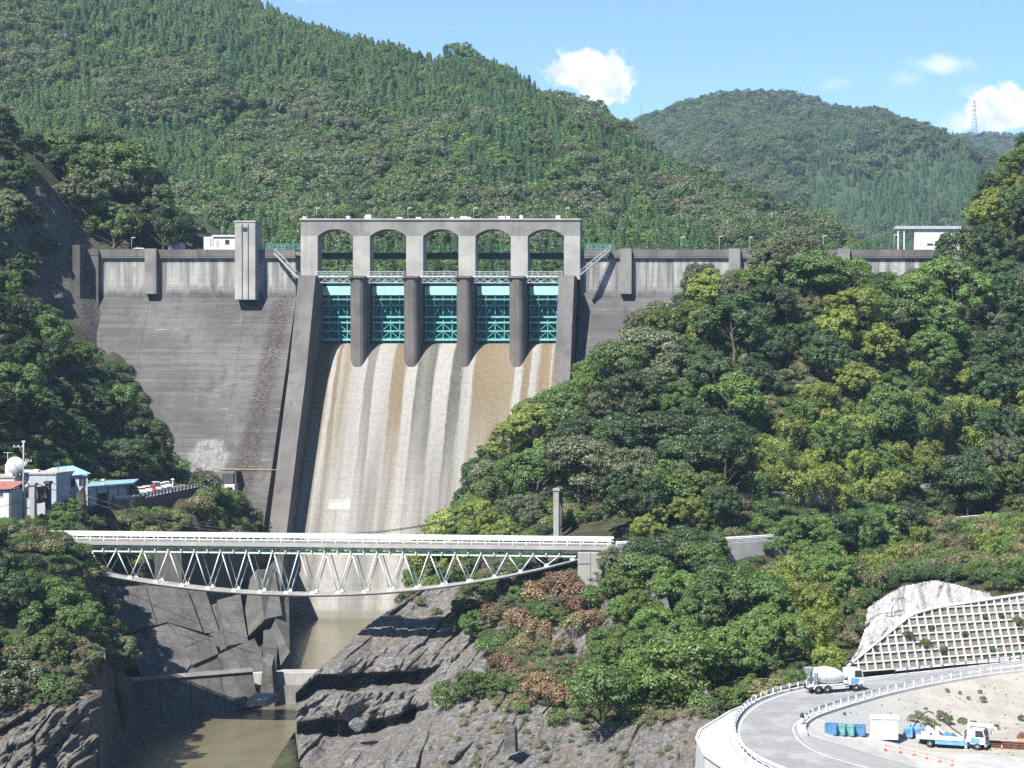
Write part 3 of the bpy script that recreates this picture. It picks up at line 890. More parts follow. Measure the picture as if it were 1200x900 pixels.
def plant(kind, loc, mat, var, scale, rz, squash=1.0):
    """kind: tree, layer, bush, bamboo, cedar, grass"""
    nm = {'tree': 'evergreen_tree' if mat in (FOL['dark'], FOL['olive']) else 'leafy_tree', 'layer': 'evergreen_tree' if mat in (FOL['dark'], FOL['olive']) else 'leafy_tree', 'bush': 'shrub', 'bamboo': 'bamboo_clump', 'cedar': 'cedar_tree', 'grass': 'grass_tuft'}[kind]
    o = thing(nm, None, {'tree': 'tree', 'layer': 'tree', 'bush': 'shrub', 'bamboo': 'bamboo', 'cedar': 'tree', 'grass': 'grass'}[kind], loc, rz)
    o.scale = (scale, scale, scale * squash)
    if kind == 'tree':
        leafed(CROWN[var % 6], mat, 'crown', o); place(bpy.data.objects.new('trunk', TRUNK[var % 6]), None, o)
    elif kind == 'layer':
        leafed(LAYER[var % 2], mat, 'crown', o); place(bpy.data.objects.new('trunk', TRUNK[0]), None, o)
    elif kind == 'bush':
        leafed(BUSH[var % 4], mat, 'foliage', o); place(bpy.data.objects.new('stem', SPRIG), None, o)
    elif kind == 'bamboo':
        leafed(BAMBOO[var % 3], mat, 'foliage', o); place(bpy.data.objects.new('culms', CULM), None, o)
    elif kind == 'cedar':
        leafed(CEDAR[var % 2], mat, 'crown', o); place(bpy.data.objects.new('trunk', CEDAR_TRUNK), None, o)
    elif kind == 'grass':
        leafed(GRASS[var % 2], mat, 'foliage', o)
    return o


# ------------------------------------------------------------------ far forests: one scatter object each
PROTO = bpy.data.collections.new('forest_prototypes')         # not linked to the scene: only instanced


def proto(mesh, mat, name):
    me = mesh.copy(); me.materials.clear(); me.materials.append(mat)
    return bpy.data.objects.new(name, me)


def far_set(cname, items):
    col = bpy.data.collections.new(cname)
    for k, (mesh, mat) in enumerate(items):
        col.objects.link(proto(mesh, mat, '%s_%02d' % (cname, k)))
    return col


FARB = [crown_mesh('far_crown', 161 + i, 9.5, 5.4, 0.0, 70, 3400, 0.55, .85, rc=(0.13, 0.26), lobed=9) for i in range(4)]
FARC = [conifer_mesh('far_conifer', 171 + i, 8.2 + i, 2.6, 1900, 0.5, 6 + 2 * i) for i in range(3)]


def scatter_group(name, col):
    g = bpy.data.node_groups.new(name, 'GeometryNodeTree')
    g.interface.new_socket('Geometry', in_out='INPUT', socket_type='NodeSocketGeometry')
    g.interface.new_socket('Geometry', in_out='OUTPUT', socket_type='NodeSocketGeometry')
    n = g.nodes; l = g.links
    gi = n.new('NodeGroupInput'); go = n.new('NodeGroupOutput')
    ci = n.new('GeometryNodeCollectionInfo'); ci.inputs['Collection'].default_value = col
    ci.inputs['Separate Children'].default_value = True; ci.inputs['Reset Children'].default_value = True
    ip = n.new('GeometryNodeInstanceOnPoints'); ip.inputs['Pick Instance'].default_value = True

    def at(nm, ty):
        a = n.new('GeometryNodeInputNamedAttribute'); a.data_type = ty; a.inputs['Name'].default_value = nm; return a.outputs['Attribute']
    l.new(gi.outputs[0], ip.inputs['Points']); l.new(ci.outputs[0], ip.inputs['Instance'])
    l.new(at('idx', 'INT'), ip.inputs['Instance Index']); l.new(at('rot', 'FLOAT_VECTOR'), ip.inputs['Rotation']); l.new(at('scl', 'FLOAT_VECTOR'), ip.inputs['Scale'])
    l.new(ip.outputs[0], go.inputs[0])
    return g


def scatter(name, pts, idx, scl, col, label, cat=None):
    n = len(pts); me = bpy.data.meshes.new(name)
    me.vertices.add(n); me.vertices.foreach_set('co', np.asarray(pts, np.float32).ravel())
    a = me.attributes.new('idx', 'INT', 'POINT'); a.data.foreach_set('value', np.asarray(idx, np.int32))
    rot = np.zeros((n, 3), np.float32); rot[:, 2] = rng.random(n) * 6.283
    a = me.attributes.new('rot', 'FLOAT_VECTOR', 'POINT'); a.data.foreach_set('vector', rot.ravel())
    a = me.attributes.new('scl', 'FLOAT_VECTOR', 'POINT'); a.data.foreach_set('vector', np.asarray(scl, np.float32).ravel())
    me.update()
    o = link(bpy.data.objects.new(name, me))
    md = o.modifiers.new('scatter', 'NODES'); md.node_group = scatter_group(name, col)
    return tag(o, label, cat, kind='stuff')


FOREST = far_set('forest', [(FARB[0], FOL['olive']), (FARB[1], FOL['olive']), (FARB[2], FOL['dark']), (FARB[3], FOL['mid']), (FARB[0], FOL['mid']),
                            (FARC[0], FOL['cedar']), (FARC[1], FOL['cedar']), (FARC[2], FOL['cedar_light']), (FARB[1], FOL['fresh']), (FARB[2], FOL['dry'])])


def ridge_surface(ridge, foot, bulge, seed, nu, nv, gull, gscale, back=0.35):
    """ridge and foot: lists of (px, py, Y); rows run from foot over the ridge and down behind"""
    def curve(pts, n, drop=0.0):
        pts = np.array([tuple(P(*p)) for p in pts]); pts[:, 2] -= drop; s = np.append(0, np.cumsum(np.linalg.norm(np.diff(pts, axis=0), axis=1))); s /= s[-1]
        u = np.linspace(0, 1, n); return np.stack([np.interp(u, s, pts[:, i]) for i in range(3)], 1)
    R_ = curve(ridge, nu, 5.0); Fo = curve(foot, nu)
    v = np.linspace(0, 1 + back, nv)[:, None, None]
    vv_ = np.minimum(v, 1)
    S_ = Fo[None] * (1 - v) + R_[None] * v
    z = Fo[None, :, 2] + (R_[None, :, 2] - Fo[None, :, 2]) * (np.minimum(v[..., 0], 1) ** bulge)
    over = np.maximum(v[..., 0] - 1, 0)
    z = z - over * (R_[None, :, 2] - Fo[None, :, 2]) * 0.9
    X = S_[..., 0]; Y = S_[..., 1]
    env = np.sin(np.pi * np.clip(v[..., 0] / 1.02, 0, 1)) ** 1.4
    z = z + gull * env * fbm2(X + 5000, Y + 5000, seed, gscale, 4, 0.5) + gull * 0.10 * fbm2(X + 5000, Y + 5000, seed + 9, gscale * 0.15, 3)
    return X, Y, z


def forest_on(X, Y, Z, dens, seed):
    r = np.random.default_rng(seed)
    ny, nx = X.shape
    Vt = np.stack([X, Y, Z], -1)
    a = Vt[:-1, :-1]; b = Vt[:-1, 1:]; c = Vt[1:, :-1]
    area = np.linalg.norm(np.cross(b - a, c - a), axis=-1)
    cnt = r.poisson(area * dens).ravel()
    i = np.repeat(np.arange(len(cnt)), cnt); fy_, fx_ = np.unravel_index(i, area.shape)
    u = r.random(len(i))[:, None]; w = r.random(len(i))[:, None]
    p = Vt[fy_, fx_] * (1 - u) * (1 - w) + Vt[fy_, fx_ + 1] * u * (1 - w) + Vt[fy_ + 1, fx_] * (1 - u) * w + Vt[fy_ + 1, fx_ + 1] * u * w
    return p, fx_ / nx, fy_ / ny


# --- the big mountain behind the dam, its spur running down to the right
X, Y, Z = ridge_surface([(-330, -190, 1180), (0, -120, 1230), (200, -45, 1210), (300, -4, 1180), (345, 14, 1150), (400, 40, 1120), (450, 55, 1100), (500, 72, 1080), (530, 63, 1075), (560, 64, 1060), (600, 80, 1040), (640, 104, 1020), (680, 124, 1000), (720, 144, 980),
                         (760, 166, 950), (800, 190, 930), (870, 222, 900), (930, 252, 880), (1000, 294, 850), (1060, 328, 830)],
                        [(-420, 345, 600), (0, 345, 590), (240, 345, 570), (420, 345, 560), (600, 345, 575), (800, 345, 620), (950, 345, 680), (1060, 348, 740)], 1.0, 41, 150, 110, 40, 150)
link(bpy.data.objects.new('mountain', grid_mesh('mountain', X, Y, Z, MAT['far_soil'])))
tag(bpy.data.objects['mountain'], 'forested mountain rising behind the dam', kind='structure')
p, fu, fv = forest_on(X, Y, Z, 0.080, 51)
pxs = VPX + p[:, 0] / p[:, 1] * F; pys = HY - p[:, 2] / p[:, 1] * F
ok = (pxs > -140) & (pxs < 1300) & (pys > -120)
p = p[ok]; fu = fu[ok]; fv = fv[ok]; pxs = pxs[ok]; pys = pys[ok]
# kinds: cedar plantations above, grey green broadleaves in the hollows and by the water, in patches
n1 = fbm2(p[:, 0] + 3000, p[:, 1] + 3000, 77, 130, 4, 0.55); n2 = fbm2(p[:, 0] + 900, p[:, 1] + 900, 78, 45, 3)
bias = np.full(len(p), .50)
for (cx, cy, rx, ry, w_) in ((170, 112, 95, 42, 1.0), (30, 90, 60, 40, .7), (395, 195, 120, 52, 1.0), (500, 240, 90, 40, .9), (210, 262, 55, 30, 1.2), (455, 270, 200, 35, .8), (640, 275, 60, 30, .6), (690, 130, 30, 30, .6), (340, 130, 40, 50, .4), (560, 62, 40, 12, 1.0), (430, 45, 60, 10, .8)):
    bias -= w_ * np.clip(1.25 - np.hypot((pxs - cx) / rx, (pys - cy) / ry), 0, 1)
con = n1 * 1.0 + n2 * 0.5 + bias > 0.1
N = len(p); r_ = rng.random(N)
idx = np.where(con, np.where(n2 + n1 * .5 + (rng.random(N) - .5) * .4 + np.where(pxs < 520, .22, -.12) > 0.1, 7, rng.integers(5, 7, N)), np.choose(np.clip((r_ * 6).astype(int), 0, 5), [0, 1, 2, 3, 0, 4]))
idx = np.where(con & (r_ > 0.70), np.where(r_ > .9, 8, np.where(r_ > .8, 4, 2)), idx); idx = np.where(~con & (r_ > 0.93), 8, idx); idx = np.where(~con & (r_ < 0.0006), 9, idx)
s = np.where(con, rng.uniform(0.5, 1.0, N), rng.uniform(0.5, 1.2, N))
s = s * np.where(con & (fv > .62), .68, 1.0)
s = np.where(con & (idx < 5), s * .75, s)
scl = np.stack([s, s, s * rng.uniform(0.75, 1.15, N)], 1)
p[:, 2] -= 0.8
scatter('mountain_forest', p, idx, scl, FOREST, 'dense forest of cedars and grey green broadleaved trees on the mountain behind the dam', 'forest')

# --- the rounded hill on the right, further away
X, Y, Z = ridge_surface([(690, 165, 2250), (745, 146, 2250), (800, 124, 2250), (840, 112, 2260), (880, 109, 2270), (920, 112, 2280), (960, 119, 2280), (1000, 127, 2270), (1040, 136, 2250), (1080, 148, 2230), (1120, 164, 2200), (1160, 184, 2160), (1200, 206, 2120), (1280, 250, 2050), (1350, 290, 2000)],
                        [(640, 340, 1450), (800, 340, 1450), (1000, 340, 1430), (1200, 340, 1400), (1380, 340, 1400)], 0.9, 61, 100, 90, 70, 300)
link(bpy.data.objects.new('far_hill', grid_mesh('far_hill', X, Y, Z, MAT['far_soil'])))
tag(bpy.data.objects['far_hill'], 'rounded wooded hill beyond the reservoir', kind='structure')
p, fu, fv = forest_on(X, Y, Z, 0.030, 52)
N = len(p); n1 = fbm2(p[:, 0] + 3000, p[:, 1] + 3000, 79, 160, 4); pxs = VPX + p[:, 0] / p[:, 1] * F
con = n1 + np.where((pxs > 940) & (fv < 0.62), 0.42, -0.25) + (rng.random(N) - .5) * .3 > 0.2
r_ = rng.random(N)
idx = np.where(con, rng.integers(5, 8, N), np.choose(np.clip((r_ * 6).astype(int), 0, 5), [0, 1, 2, 2, 3, 4]))
s = np.where(con, rng.uniform(0.7, 1.0, N), rng.uniform(0.7, 1.3, N)); p[:, 2] -= 0.8
scatter('far_hill_forest', p, idx, np.stack([s, s, s * rng.uniform(.9, 1.2, N)], 1), FOREST, 'woods covering the rounded hill beyond the reservoir', 'forest')

# --- ridges behind the hill
X, Y, Z = ridge_surface([(700, 150, 2900), (745, 142, 2900), (770, 136, 2900), (800, 132, 2900), (850, 140, 2900), (950, 180, 2900)], [(680, 250, 2500), (960, 250, 2500)], 1.0, 71, 40, 40, 20, 200)
link(bpy.data.objects.new('hill', grid_mesh('hill', X, Y, Z, MAT['far_soil'])))
tag(bpy.data.objects['hill'], 'cedar ridge behind the rounded hill', kind='structure')
p, fu, fv = forest_on(X, Y, Z, 0.02, 53); N = len(p); s = rng.uniform(.9, 1.4, N)
scatter('ridge_forest', p, rng.integers(5, 7, N), np.stack([s, s, s], 1), FOREST, 'row of dark cedars on the ridge behind the rounded hill', 'forest')
X, Y, Z = ridge_surface([(980, 170, 3500), (1040, 163, 3500), (1090, 160, 3500), (1130, 158, 3500), (1160, 156, 3500), (1200, 159, 3500), (1300, 170, 3500)], [(960, 300, 2900), (1320, 300, 2900)], 1.0, 81, 50, 50, 40, 300)
link(bpy.data.objects.new('distant_ridge', grid_mesh('distant_ridge', X, Y, Z, MAT['far_soil'])))
tag(bpy.data.objects['distant_ridge'], 'blue distant ridge that carries the pylon', kind='structure')
p, fu, fv = forest_on(X, Y, Z, 0.012, 54); N = len(p); s = rng.uniform(1.0, 1.7, N)
scatter('distant_forest', p, rng.integers(0, 5, N), np.stack([s, s, s], 1), FOREST, 'distant woods on the blue ridge under the pylon', 'forest')
# ================================================================== the dam
K0 = 476.0


def dx(px): return PX(px, K0)
def dz(py): return PZ(py, K0)


def dam_wall_material():
    t = NT('dam_wall_concrete')
    x, y, z = t.xyz()
    streak = t.noise(0.55, 5, 0.6, stretch=(1, 1, 0.05)); big = t.noise(0.06, 5, 0.6); mid = t.noise(0.35, 6, 0.65); fine = t.noise(2.2, 6, 0.7, stretch=(1, 1, 1.6))
    dark = t.mix(t.ramp(big, 0.35, 0.65), (0.074, 0.072, 0.073), (0.122, 0.118, 0.117))
    dark = t.mix(t.ramp(fine, 0.45, 0.72, 0, 0.5), dark, (0.048, 0.043, 0.041))
    lift = t.noise(0.9, 4, 0.6, stretch=(0.03, 0.03, 1.0))
    dark = t.mix(t.ramp(lift, 0.47, 0.70, 0, 0.42), dark, (0.160, 0.154, 0.150))
    mot = t.noise(0.5, 7, 0.75, stretch=(0.6, 1, 1.6))
    dark = t.mix(t.ramp(mot, 0.5, 0.64, 0, 0.5), dark, (0.056, 0.053, 0.053))
    # thin horizontal lift joints every 1.5 m, leached white in places
    fz = t.math('FRACT', t.math('DIVIDE', z, 1.5))
    jl = t.ramp(t.math('ABSOLUTE', t.math('SUBTRACT', fz, 0.5)), 0.44, 0.5)
    dark = t.mix(t.math('MULTIPLY', jl, t.ramp(mid, 0.35, 0.7, 0.15, 0.85)), dark, (0.045, 0.041, 0.039))
    leach = t.math('MULTIPLY', jl, t.ramp(t.noise(0.12, 5, 0.7, stretch=(1, 1, 3)), 0.56, 0.68))
    dark = t.mix(leach, dark, (0.36, 0.35, 0.335))
    vst = t.noise(0.35, 5, 0.65, stretch=(1, 1, 0.07))
    dark = t.mix(t.ramp(vst, 0.54, 0.72, 0, 0.55), dark, (0.052, 0.048, 0.046))
    dark = t.mix(t.ramp(vst, 0.42, 0.28, 0, 0.35), dark, (0.17, 0.163, 0.155))
    pale = t.mix(t.ramp(streak, 0.36, 0.66), (0.34, 0.334, 0.318), (0.11, 0.107, 0.102))
    pale = t.mix(t.ramp(mid, 0.5, 0.72, 0, 0.7), pale, (0.17, 0.165, 0.157))
    edge = t.math('ADD', z, t.math('MULTIPLY', t.math('SUBTRACT', streak, 0.5), 9.0))
    edge = t.math('ADD', edge, t.math('MULTIPLY', t.math('SUBTRACT', mid, 0.5), 5.0))
    c = t.mix(t.ramp(edge, 21.5, 24.5), dark, pale)
    c = t.mix(t.ramp(z, 30.9, 31.6), c, t.mix(t.ramp(streak, 0.4, 0.7), (0.14, 0.136, 0.13), (0.07, 0.068, 0.065)))
    # flaking rust brown band beside the chute wall, and the pale seep scar low on the left
    band = t.ramp(t.math('ABSOLUTE', t.math('SUBTRACT', t.math('ADD', x, t.math('MULTIPLY', z, -0.075)), -122.2)), 1.2, 3.6, 1, 0)
    bt = t.math('MULTIPLY', band, t.ramp(t.noise(2.6, 8, 0.8, stretch=(0.6, 1, 2.2)), 0.46, 0.54))
    bt = t.math('MULTIPLY', bt, t.ramp(z, 20, 24, 1, 0))
    c = t.mix(bt, c, (0.034, 0.022, 0.019))
    sx = t.math('DIVIDE', t.math('SUBTRACT', x, -133.0), 5.4); sz = t.math('DIVIDE', t.math('SUBTRACT', z, -17.5), 5.2)
    sd = t.math('ADD', t.math('MULTIPLY', sx, sx), t.math('MULTIPLY', sz, sz))
    scar = t.math('MULTIPLY', t.ramp(t.math('ADD', sd, t.math('MULTIPLY', t.math('SUBTRACT', mid, 0.5), 1.8)), 0.45, 1.05, 1, 0), t.ramp(t.noise(0.8, 5, 0.7, stretch=(1, 1, 0.5), dist=1.2), 0.40, 0.62, 0.25, 0.9))
    c = t.mix(scar, c, (0.24, 0.232, 0.22))
    t.bump(t.math('ADD', t.math('MULTIPLY', jl, -0.7), fine), 0.5, 0.12)
    return t.out(c, 0.92)


def chute_material():
    t = NT('spillway_concrete')
    x, y, z = t.xyz()
    wob = t.noise(0.4, 4, 0.6, stretch=(1, 0.06, 0.06)); fine = t.noise(1.6, 6, 0.7, stretch=(1, 1, 0.12)); mid = t.noise(0.3, 6, 0.65)
    W_, Wd, B, B2, G, D, L = (0.262, 0.252, 0.233), (0.21, 0.202, 0.186), (0.128, 0.094, 0.050), (0.155, 0.120, 0.070), (0.120, 0.113, 0.098), (0.058, 0.055, 0.045), (0.205, 0.196, 0.178)
    bands = [(360, B), (374, B), (376, W_), (379.5, W_), (381, B), (386, B), (388, Wd), (395, B2), (400, L), (418, W_), (420, G), (429, G), (431, W_), (450, Wd), (452, B), (465, B), (468, W_), (478, W_), (480, D), (488, G), (500, D), (504, W_), (518, W_), (520, D), (531, D), (534, L), (545, W_), (549, B), (594, B2), (597, W_), (604, W_)]
    lo, hi = 340.0, 660.0
    px_ = t.math('ADD', t.math('DIVIDE', x, 0.2046), 900.0)
    f = t.math('DIVIDE', t.math('SUBTRACT', t.math('ADD', px_, t.math('ADD', t.math('MULTIPLY', t.math('SUBTRACT', wob, 0.5), 12.0), t.math('MULTIPLY', t.math('SUBTRACT', t.noise(2.2, 5, .7, stretch=(1, .1, .1)), .5), 7.0))), lo), hi - lo)
    c1 = t.cramp(f, [((p - lo) / (hi - lo), k) for p, k in bands])
    c2 = t.cramp(f, [((p - lo) / (hi - lo), k) for p, k in ((604, W_), (607, B), (614, B), (617, W_), (624, L), (628, B), (638, B2), (641, W_), (643, B), (655, G))])
    c = t.mix(t.ramp(px_, 603.5, 604.5, smooth=False), c1, c2)
    # further down the stains thin out to grey
    g = t.mix(t.ramp(t.noise(0.22, 5, 0.6, stretch=(1, 0.04, 0.04)), 0.36, 0.62), (0.275, 0.266, 0.248), (0.100, 0.096, 0.085))
    c = t.mix(t.ramp(t.math('ADD', z, t.math('MULTIPLY', mid, 14)), -24, 8, 0.72, 0.0), c, g)
    c = t.mix(t.ramp(fine, 0.42, 0.7, 0, 0.45), c, (0.13, 0.12, 0.10))
    c = t.mix(t.ramp(t.noise(3.5, 6, 0.7, stretch=(1, 1, 0.3)), 0.5, 0.7, 0, 0.3), c, (0.42, 0.41, 0.385))
    fz = t.math('FRACT', t.math('DIVIDE', z, 1.5))
    jl = t.ramp(t.math('ABSOLUTE', t.math('SUBTRACT', fz, 0.5)), 0.45, 0.5)
    c = t.mix(t.math('MULTIPLY', jl, t.ramp(mid, 0.3, 0.7, 0.1, 0.5)), c, (0.10, 0.094, 0.08))
    wet = t.ramp(t.math('ADD', z, t.math('MULTIPLY', mid, 1.2)), -51.6, -50.6, 0.7, 0)
    c = t.mix(wet, c, (0.15, 0.145, 0.12))
    t.bump(t.math('ADD', t.math('MULTIPLY', jl, -0.6), t.noise(2.5, 6, 0.7)), 0.4, 0.1)
    return t.out(c, 0.85)


MAT['dam_wall'] = dam_wall_material()
MAT['chute'] = chute_material()
dam = thing('concrete_dam', 'tall grey concrete gravity dam with five turquoise spillway gates under an arched gate frame', 'dam', (dx(520), 476, -52))

# wings, poured in blocks with open joints between them
ZV = dz(349)
SLOPE = 0.56
PROF = [(476, 32.0), (476, ZV), (476 - SLOPE * (ZV + 60), -60), (482, -60), (482, 32.0)]
for (xa, xb) in ((dx(118), dx(347)), (dx(679), dx(1116))):
    nb = max(1, round((xb - xa) / 12.2)); w_ = (xb - xa) / nb
    for k in range(nb):
        m = MB(); m.prism_x([(y + (0.03 if k % 2 and y < 480 else 0), z) for y, z in PROF], xa + k * w_ + 0.02, xa + (k + 1) * w_ - 0.02)
        m.build('wall_block', MAT['dam_wall'], dam)
    m = MB()
    nb2 = max(1, round((xb - xa) / 6.1)); w2 = (xb - xa) / nb2
    for k in range(nb2):
        m = MB(); m.box((xa + k * w2 + 0.02, 475.25, 31.75), (xa + (k + 1) * w2 - 0.02, 475.75, 33.45)); m.build('parapet_panel', MAT['concrete_pier'], dam)
    m = MB(); m.box((xa, 475.3, 31.3), (xb, 476.05, 31.74)); m.build('cornice', MAT['concrete_pier'], dam)
    m = MB(); m.box((xa, 475.76, 32.005), (xb, 482.2, 32.2)); m.build('crest_road', MAT['concrete'], dam)
    m = MB(); m.box((xa, 481.9, 32.2), (xb, 482.2, 33.3)); m.build('upstream_parapet', MAT['concrete'], dam)
for px in (179, 734, 861, 989):
    m = MB(); x = dx(px); zb = dz(345)
    m.box((x - 1.45, 474.2, zb), (x + 1.45, 475.995, 33.6), bev=0.08); m.build('pilaster', MAT['concrete'], dam)
# tower on the left wing
m = MB(); xt0, xt1 = dx(280), dx(304)
m.box((xt0, 472.2, dz(352)), (xt1, 478.5, dz(262)), bev=0.06)
m.box((xt0 - 0.12, 472.05, dz(262) + 0.01), (xt1 + 0.12, 478.7, dz(260)))
tw = m.build('lift_tower', MAT['concrete_light'], dam)
m = MB(); xc = (xt0 + xt1) / 2
for xx in (xc - 0.75, xc + 0.75): m.box((xx - 0.09, 471.95, dz(350)), (xx + 0.09, 472.19, dz(264)))
m.build('guide_rib', MAT['concrete'], tw)
m = MB(); m.box((xc - 0.5, 472.02, dz(272)), (xc + 0.5, 472.19, dz(268))); m.build('window', MAT['glass'], tw)
m = MB(); m.box((dx(95), 470, -5), (dx(104), 474, dz(289)), bev=0.1); m.box((dx(104), 474.5, 10), (dx(118) - 0.05, 482, 32)); m.box((dx(104), 474.4, 32.01), (dx(118) - .05, 475, 33.5))
m.build('abutment_block', MAT['concrete_dark'], dam)

# gate frame: six columns, five arched beams
CPX = [(355, 375), (416, 436), (478, 498), (539, 559), (600, 620), (662, 681)]
YF, YB = 473.6, 478.4
ZT, ZS, ZC, ZD = dz(259), dz(277.5), dz(269.5), dz(326)
for a, b in CPX:
    m = MB(); m.box((dx(a) + .01, YF, ZD - 0.5), (dx(b) - .01, YB, ZS), bev=0.05); m.build('column', MAT['concrete_light'], dam)
for (a, b), (c, d) in zip(CPX[:-1], CPX[1:]):
    x0 = dx((a + b) / 2) if a != 355 else dx(355); x1 = dx((c + d) / 2) if d != 681 else dx(681)
    xa, xb = dx(b), dx(c); m = MB(); n = 20
    arc = []
    for i in range(n + 1):
        u = i / n; e = (abs(2 * u - 1)) ** 2.3
        arc.append((xa + (xb - xa) * u, ZC + (ZS - ZC) * e))
    for (p0, z0), (p1, z1) in zip(arc[:-1], arc[1:]):
        m.hexa([(p0, YF + .06, z0), (p1, YF + .06, z1), (p1, YB - .06, z1), (p0, YB - .06, z0)], [(p0, YF + .06, ZT), (p1, YF + .06, ZT), (p1, YB - .06, ZT), (p0, YB - .06, ZT)])
    m.box((x0 + .01, YF + .062, ZS + .01), (xa, YB - .062, ZT)); m.box((xb, YF + .062, ZS + .01), (x1 - .01, YB - .062, ZT))
    m.build('arched_beam', MAT['concrete'], dam)
m = MB(); m.box((dx(354), YF - .25, ZT + .005), (dx(682), YB + .25, ZT + .42)); m.build('roof_slab', MAT['concrete_light'], dam)
for px in (359, 410, 432, 470, 492, 531, 545, 551, 590, 596, 612, 655):
    h = random.uniform(.35, .8); m = MB(); x = dx(px); w_ = random.uniform(.4, 1.0); m.box((x - w_, YF + .3, ZT + .43), (x + w_, YF + 1.6, ZT + .43 + h), bev=.04); m.build('roof_equipment_box', MAT['white_wall'], dam)
m = MB(); m.box((dx(430), YF + .2, ZT + .43), (dx(437), YF + 2, ZT + 1.4), bev=.05); m.build('roof_cabinet', MAT['white_wall'], dam)
# crest road crossing behind the frame
m = MB(); m.box((dx(350), 482.5, dz(301)), (dx(684), 486, dz(294))); m.build('road_girder', MAT['dark_steel'], dam)
m = MB()
for i in range(70):
    x = dx(352) + i * (dx(682) - dx(352)) / 69; m.box((x - .04, 482.6, dz(294)), (x + .04, 482.7, dz(294) + 1.0))
m.box((dx(350), 482.55, dz(294) + 1.0), (dx(684), 482.75, dz(294) + 1.1))
m.build('road_railing', MAT['grey_steel'], dam)

# spillway chute
prof = [(482, 9.2), (479, 10.0), (476.5, 10.2), (474.6, 9.7), (472.6, 8.3), (470.6, 6.1), (468.8, 3.5), (467, 0.9)]
while prof[-1][1] > -51.5:
    y, z = prof[-1]; prof.append((y - 1.5 * SLOPE, z - 1.5))
prof += [(prof[-1][0] - .8, -53.2), (prof[-1][0] - 1.0, -64)]
def chute_y(z): return float(np.interp(-z, [-b for a, b in prof], [a for a, b in prof]))
xs = np.linspace(-119, -46, 60); pr = np.array(prof)
GXx = np.tile(xs, (len(pr), 1)); GYy = np.tile(pr[:, :1], (1, 60)); GZz = np.tile(pr[:, 1:], (1, 60))
# slight crown between the piers
me = grid_mesh('spillway_chute', GXx, GYy, GZz, MAT['chute'], True)
off = ORI[dam.name]
me.transform(Matrix.Translation(-off))
o = link(bpy.data.objects.new('spillway_chute', me)); o.parent = dam; ORI[o.name] = off
m = MB(); m.box((-119, 476.0, -60), (-46, 482, 9.1)); m.build('spillway_core', MAT['concrete_dark'], dam)
xa = PX(381, 447); z0_, z1_ = PZ(598, 447), PZ(586, 447); m = MB(); m.hexa([(xa, chute_y(z0_) - .06, z0_), (xa + 5.2, chute_y(z0_) - .06, z0_), (xa + 5.2, chute_y(z0_) + .5, z0_), (xa, chute_y(z0_) + .5, z0_)], [(xa, chute_y(z1_) - .06, z1_), (xa + 5.2, chute_y(z1_) - .06, z1_), (xa + 5.2, chute_y(z1_) + .5, z1_), (xa, chute_y(z1_) + .5, z1_)]); m.build('repair_patch', MAT['concrete_light'], dam)

# piers with blunt noses
def pier(cx, w, name='pier'):
    m = MB(); rows = []
    for (z, y) in ((-4.0, 469.6), (6.0, 469.2), (26.0, 468.6)):
        h = w / 2; n = [(cx - h, 481), (cx - h, y + 1.3), (cx - h * .72, y + .45), (cx - h * .38, y), (cx + h * .38, y), (cx + h * .72, y + .45), (cx + h, y + 1.3), (cx + h, 481)]
        rows.append([(a, b, z) for a, b in n])
    nn = len(rows[0]); vs = sum(rows, []); fs = []
    for r in range(2):
        for i in range(nn):
            j = (i + 1) % nn; fs.append((r * nn + i, r * nn + j, r * nn + nn + j, r * nn + nn + i))
    fs.append(tuple(range(2 * nn, 3 * nn))); m.add(vs, fs)
    m.box((cx - w / 2 - .1, 468.3, 26.01), (cx + w / 2 + .1, 473.5, 26.5))
    return m.build(name, MAT['concrete_pier'], dam)
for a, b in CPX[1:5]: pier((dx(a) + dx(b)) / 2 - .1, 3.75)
# chute walls: end piers that run on down the slope
def chute_wall(xo, xi, name):
    """straight wall beside the chute: pier on top, then a raking top that follows the slope"""
    rake = [(467.8, 26.6), (458.3, 2.7), (449.5, -14.5), (440.0, -33.5), (437.5, -36.5)]
    m = MB(); m.hexa([(xo, 481, -20), (xi, 481, -20), (xi, 467.8, -20), (xo, 467.8, -20)], [(xo, 481, 26.6), (xi, 481, 26.6), (xi, 467.8, 26.6), (xo, 467.8, 26.6)])
    for (ya, za_), (yb, zb_) in zip(rake[:-1], rake[1:]):
        m.hexa([(xo, ya, -64), (xi, ya, -64), (xi, yb, -64), (xo, yb, -64)], [(xo, ya, za_), (xi, ya, za_), (xi, yb, zb_), (xo, yb, zb_)])
    return m.build(name, MAT['concrete_pier'], dam)
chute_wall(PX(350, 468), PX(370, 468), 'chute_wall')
chute_wall(PX(655, 468), PX(673, 468), 'chute_wall')

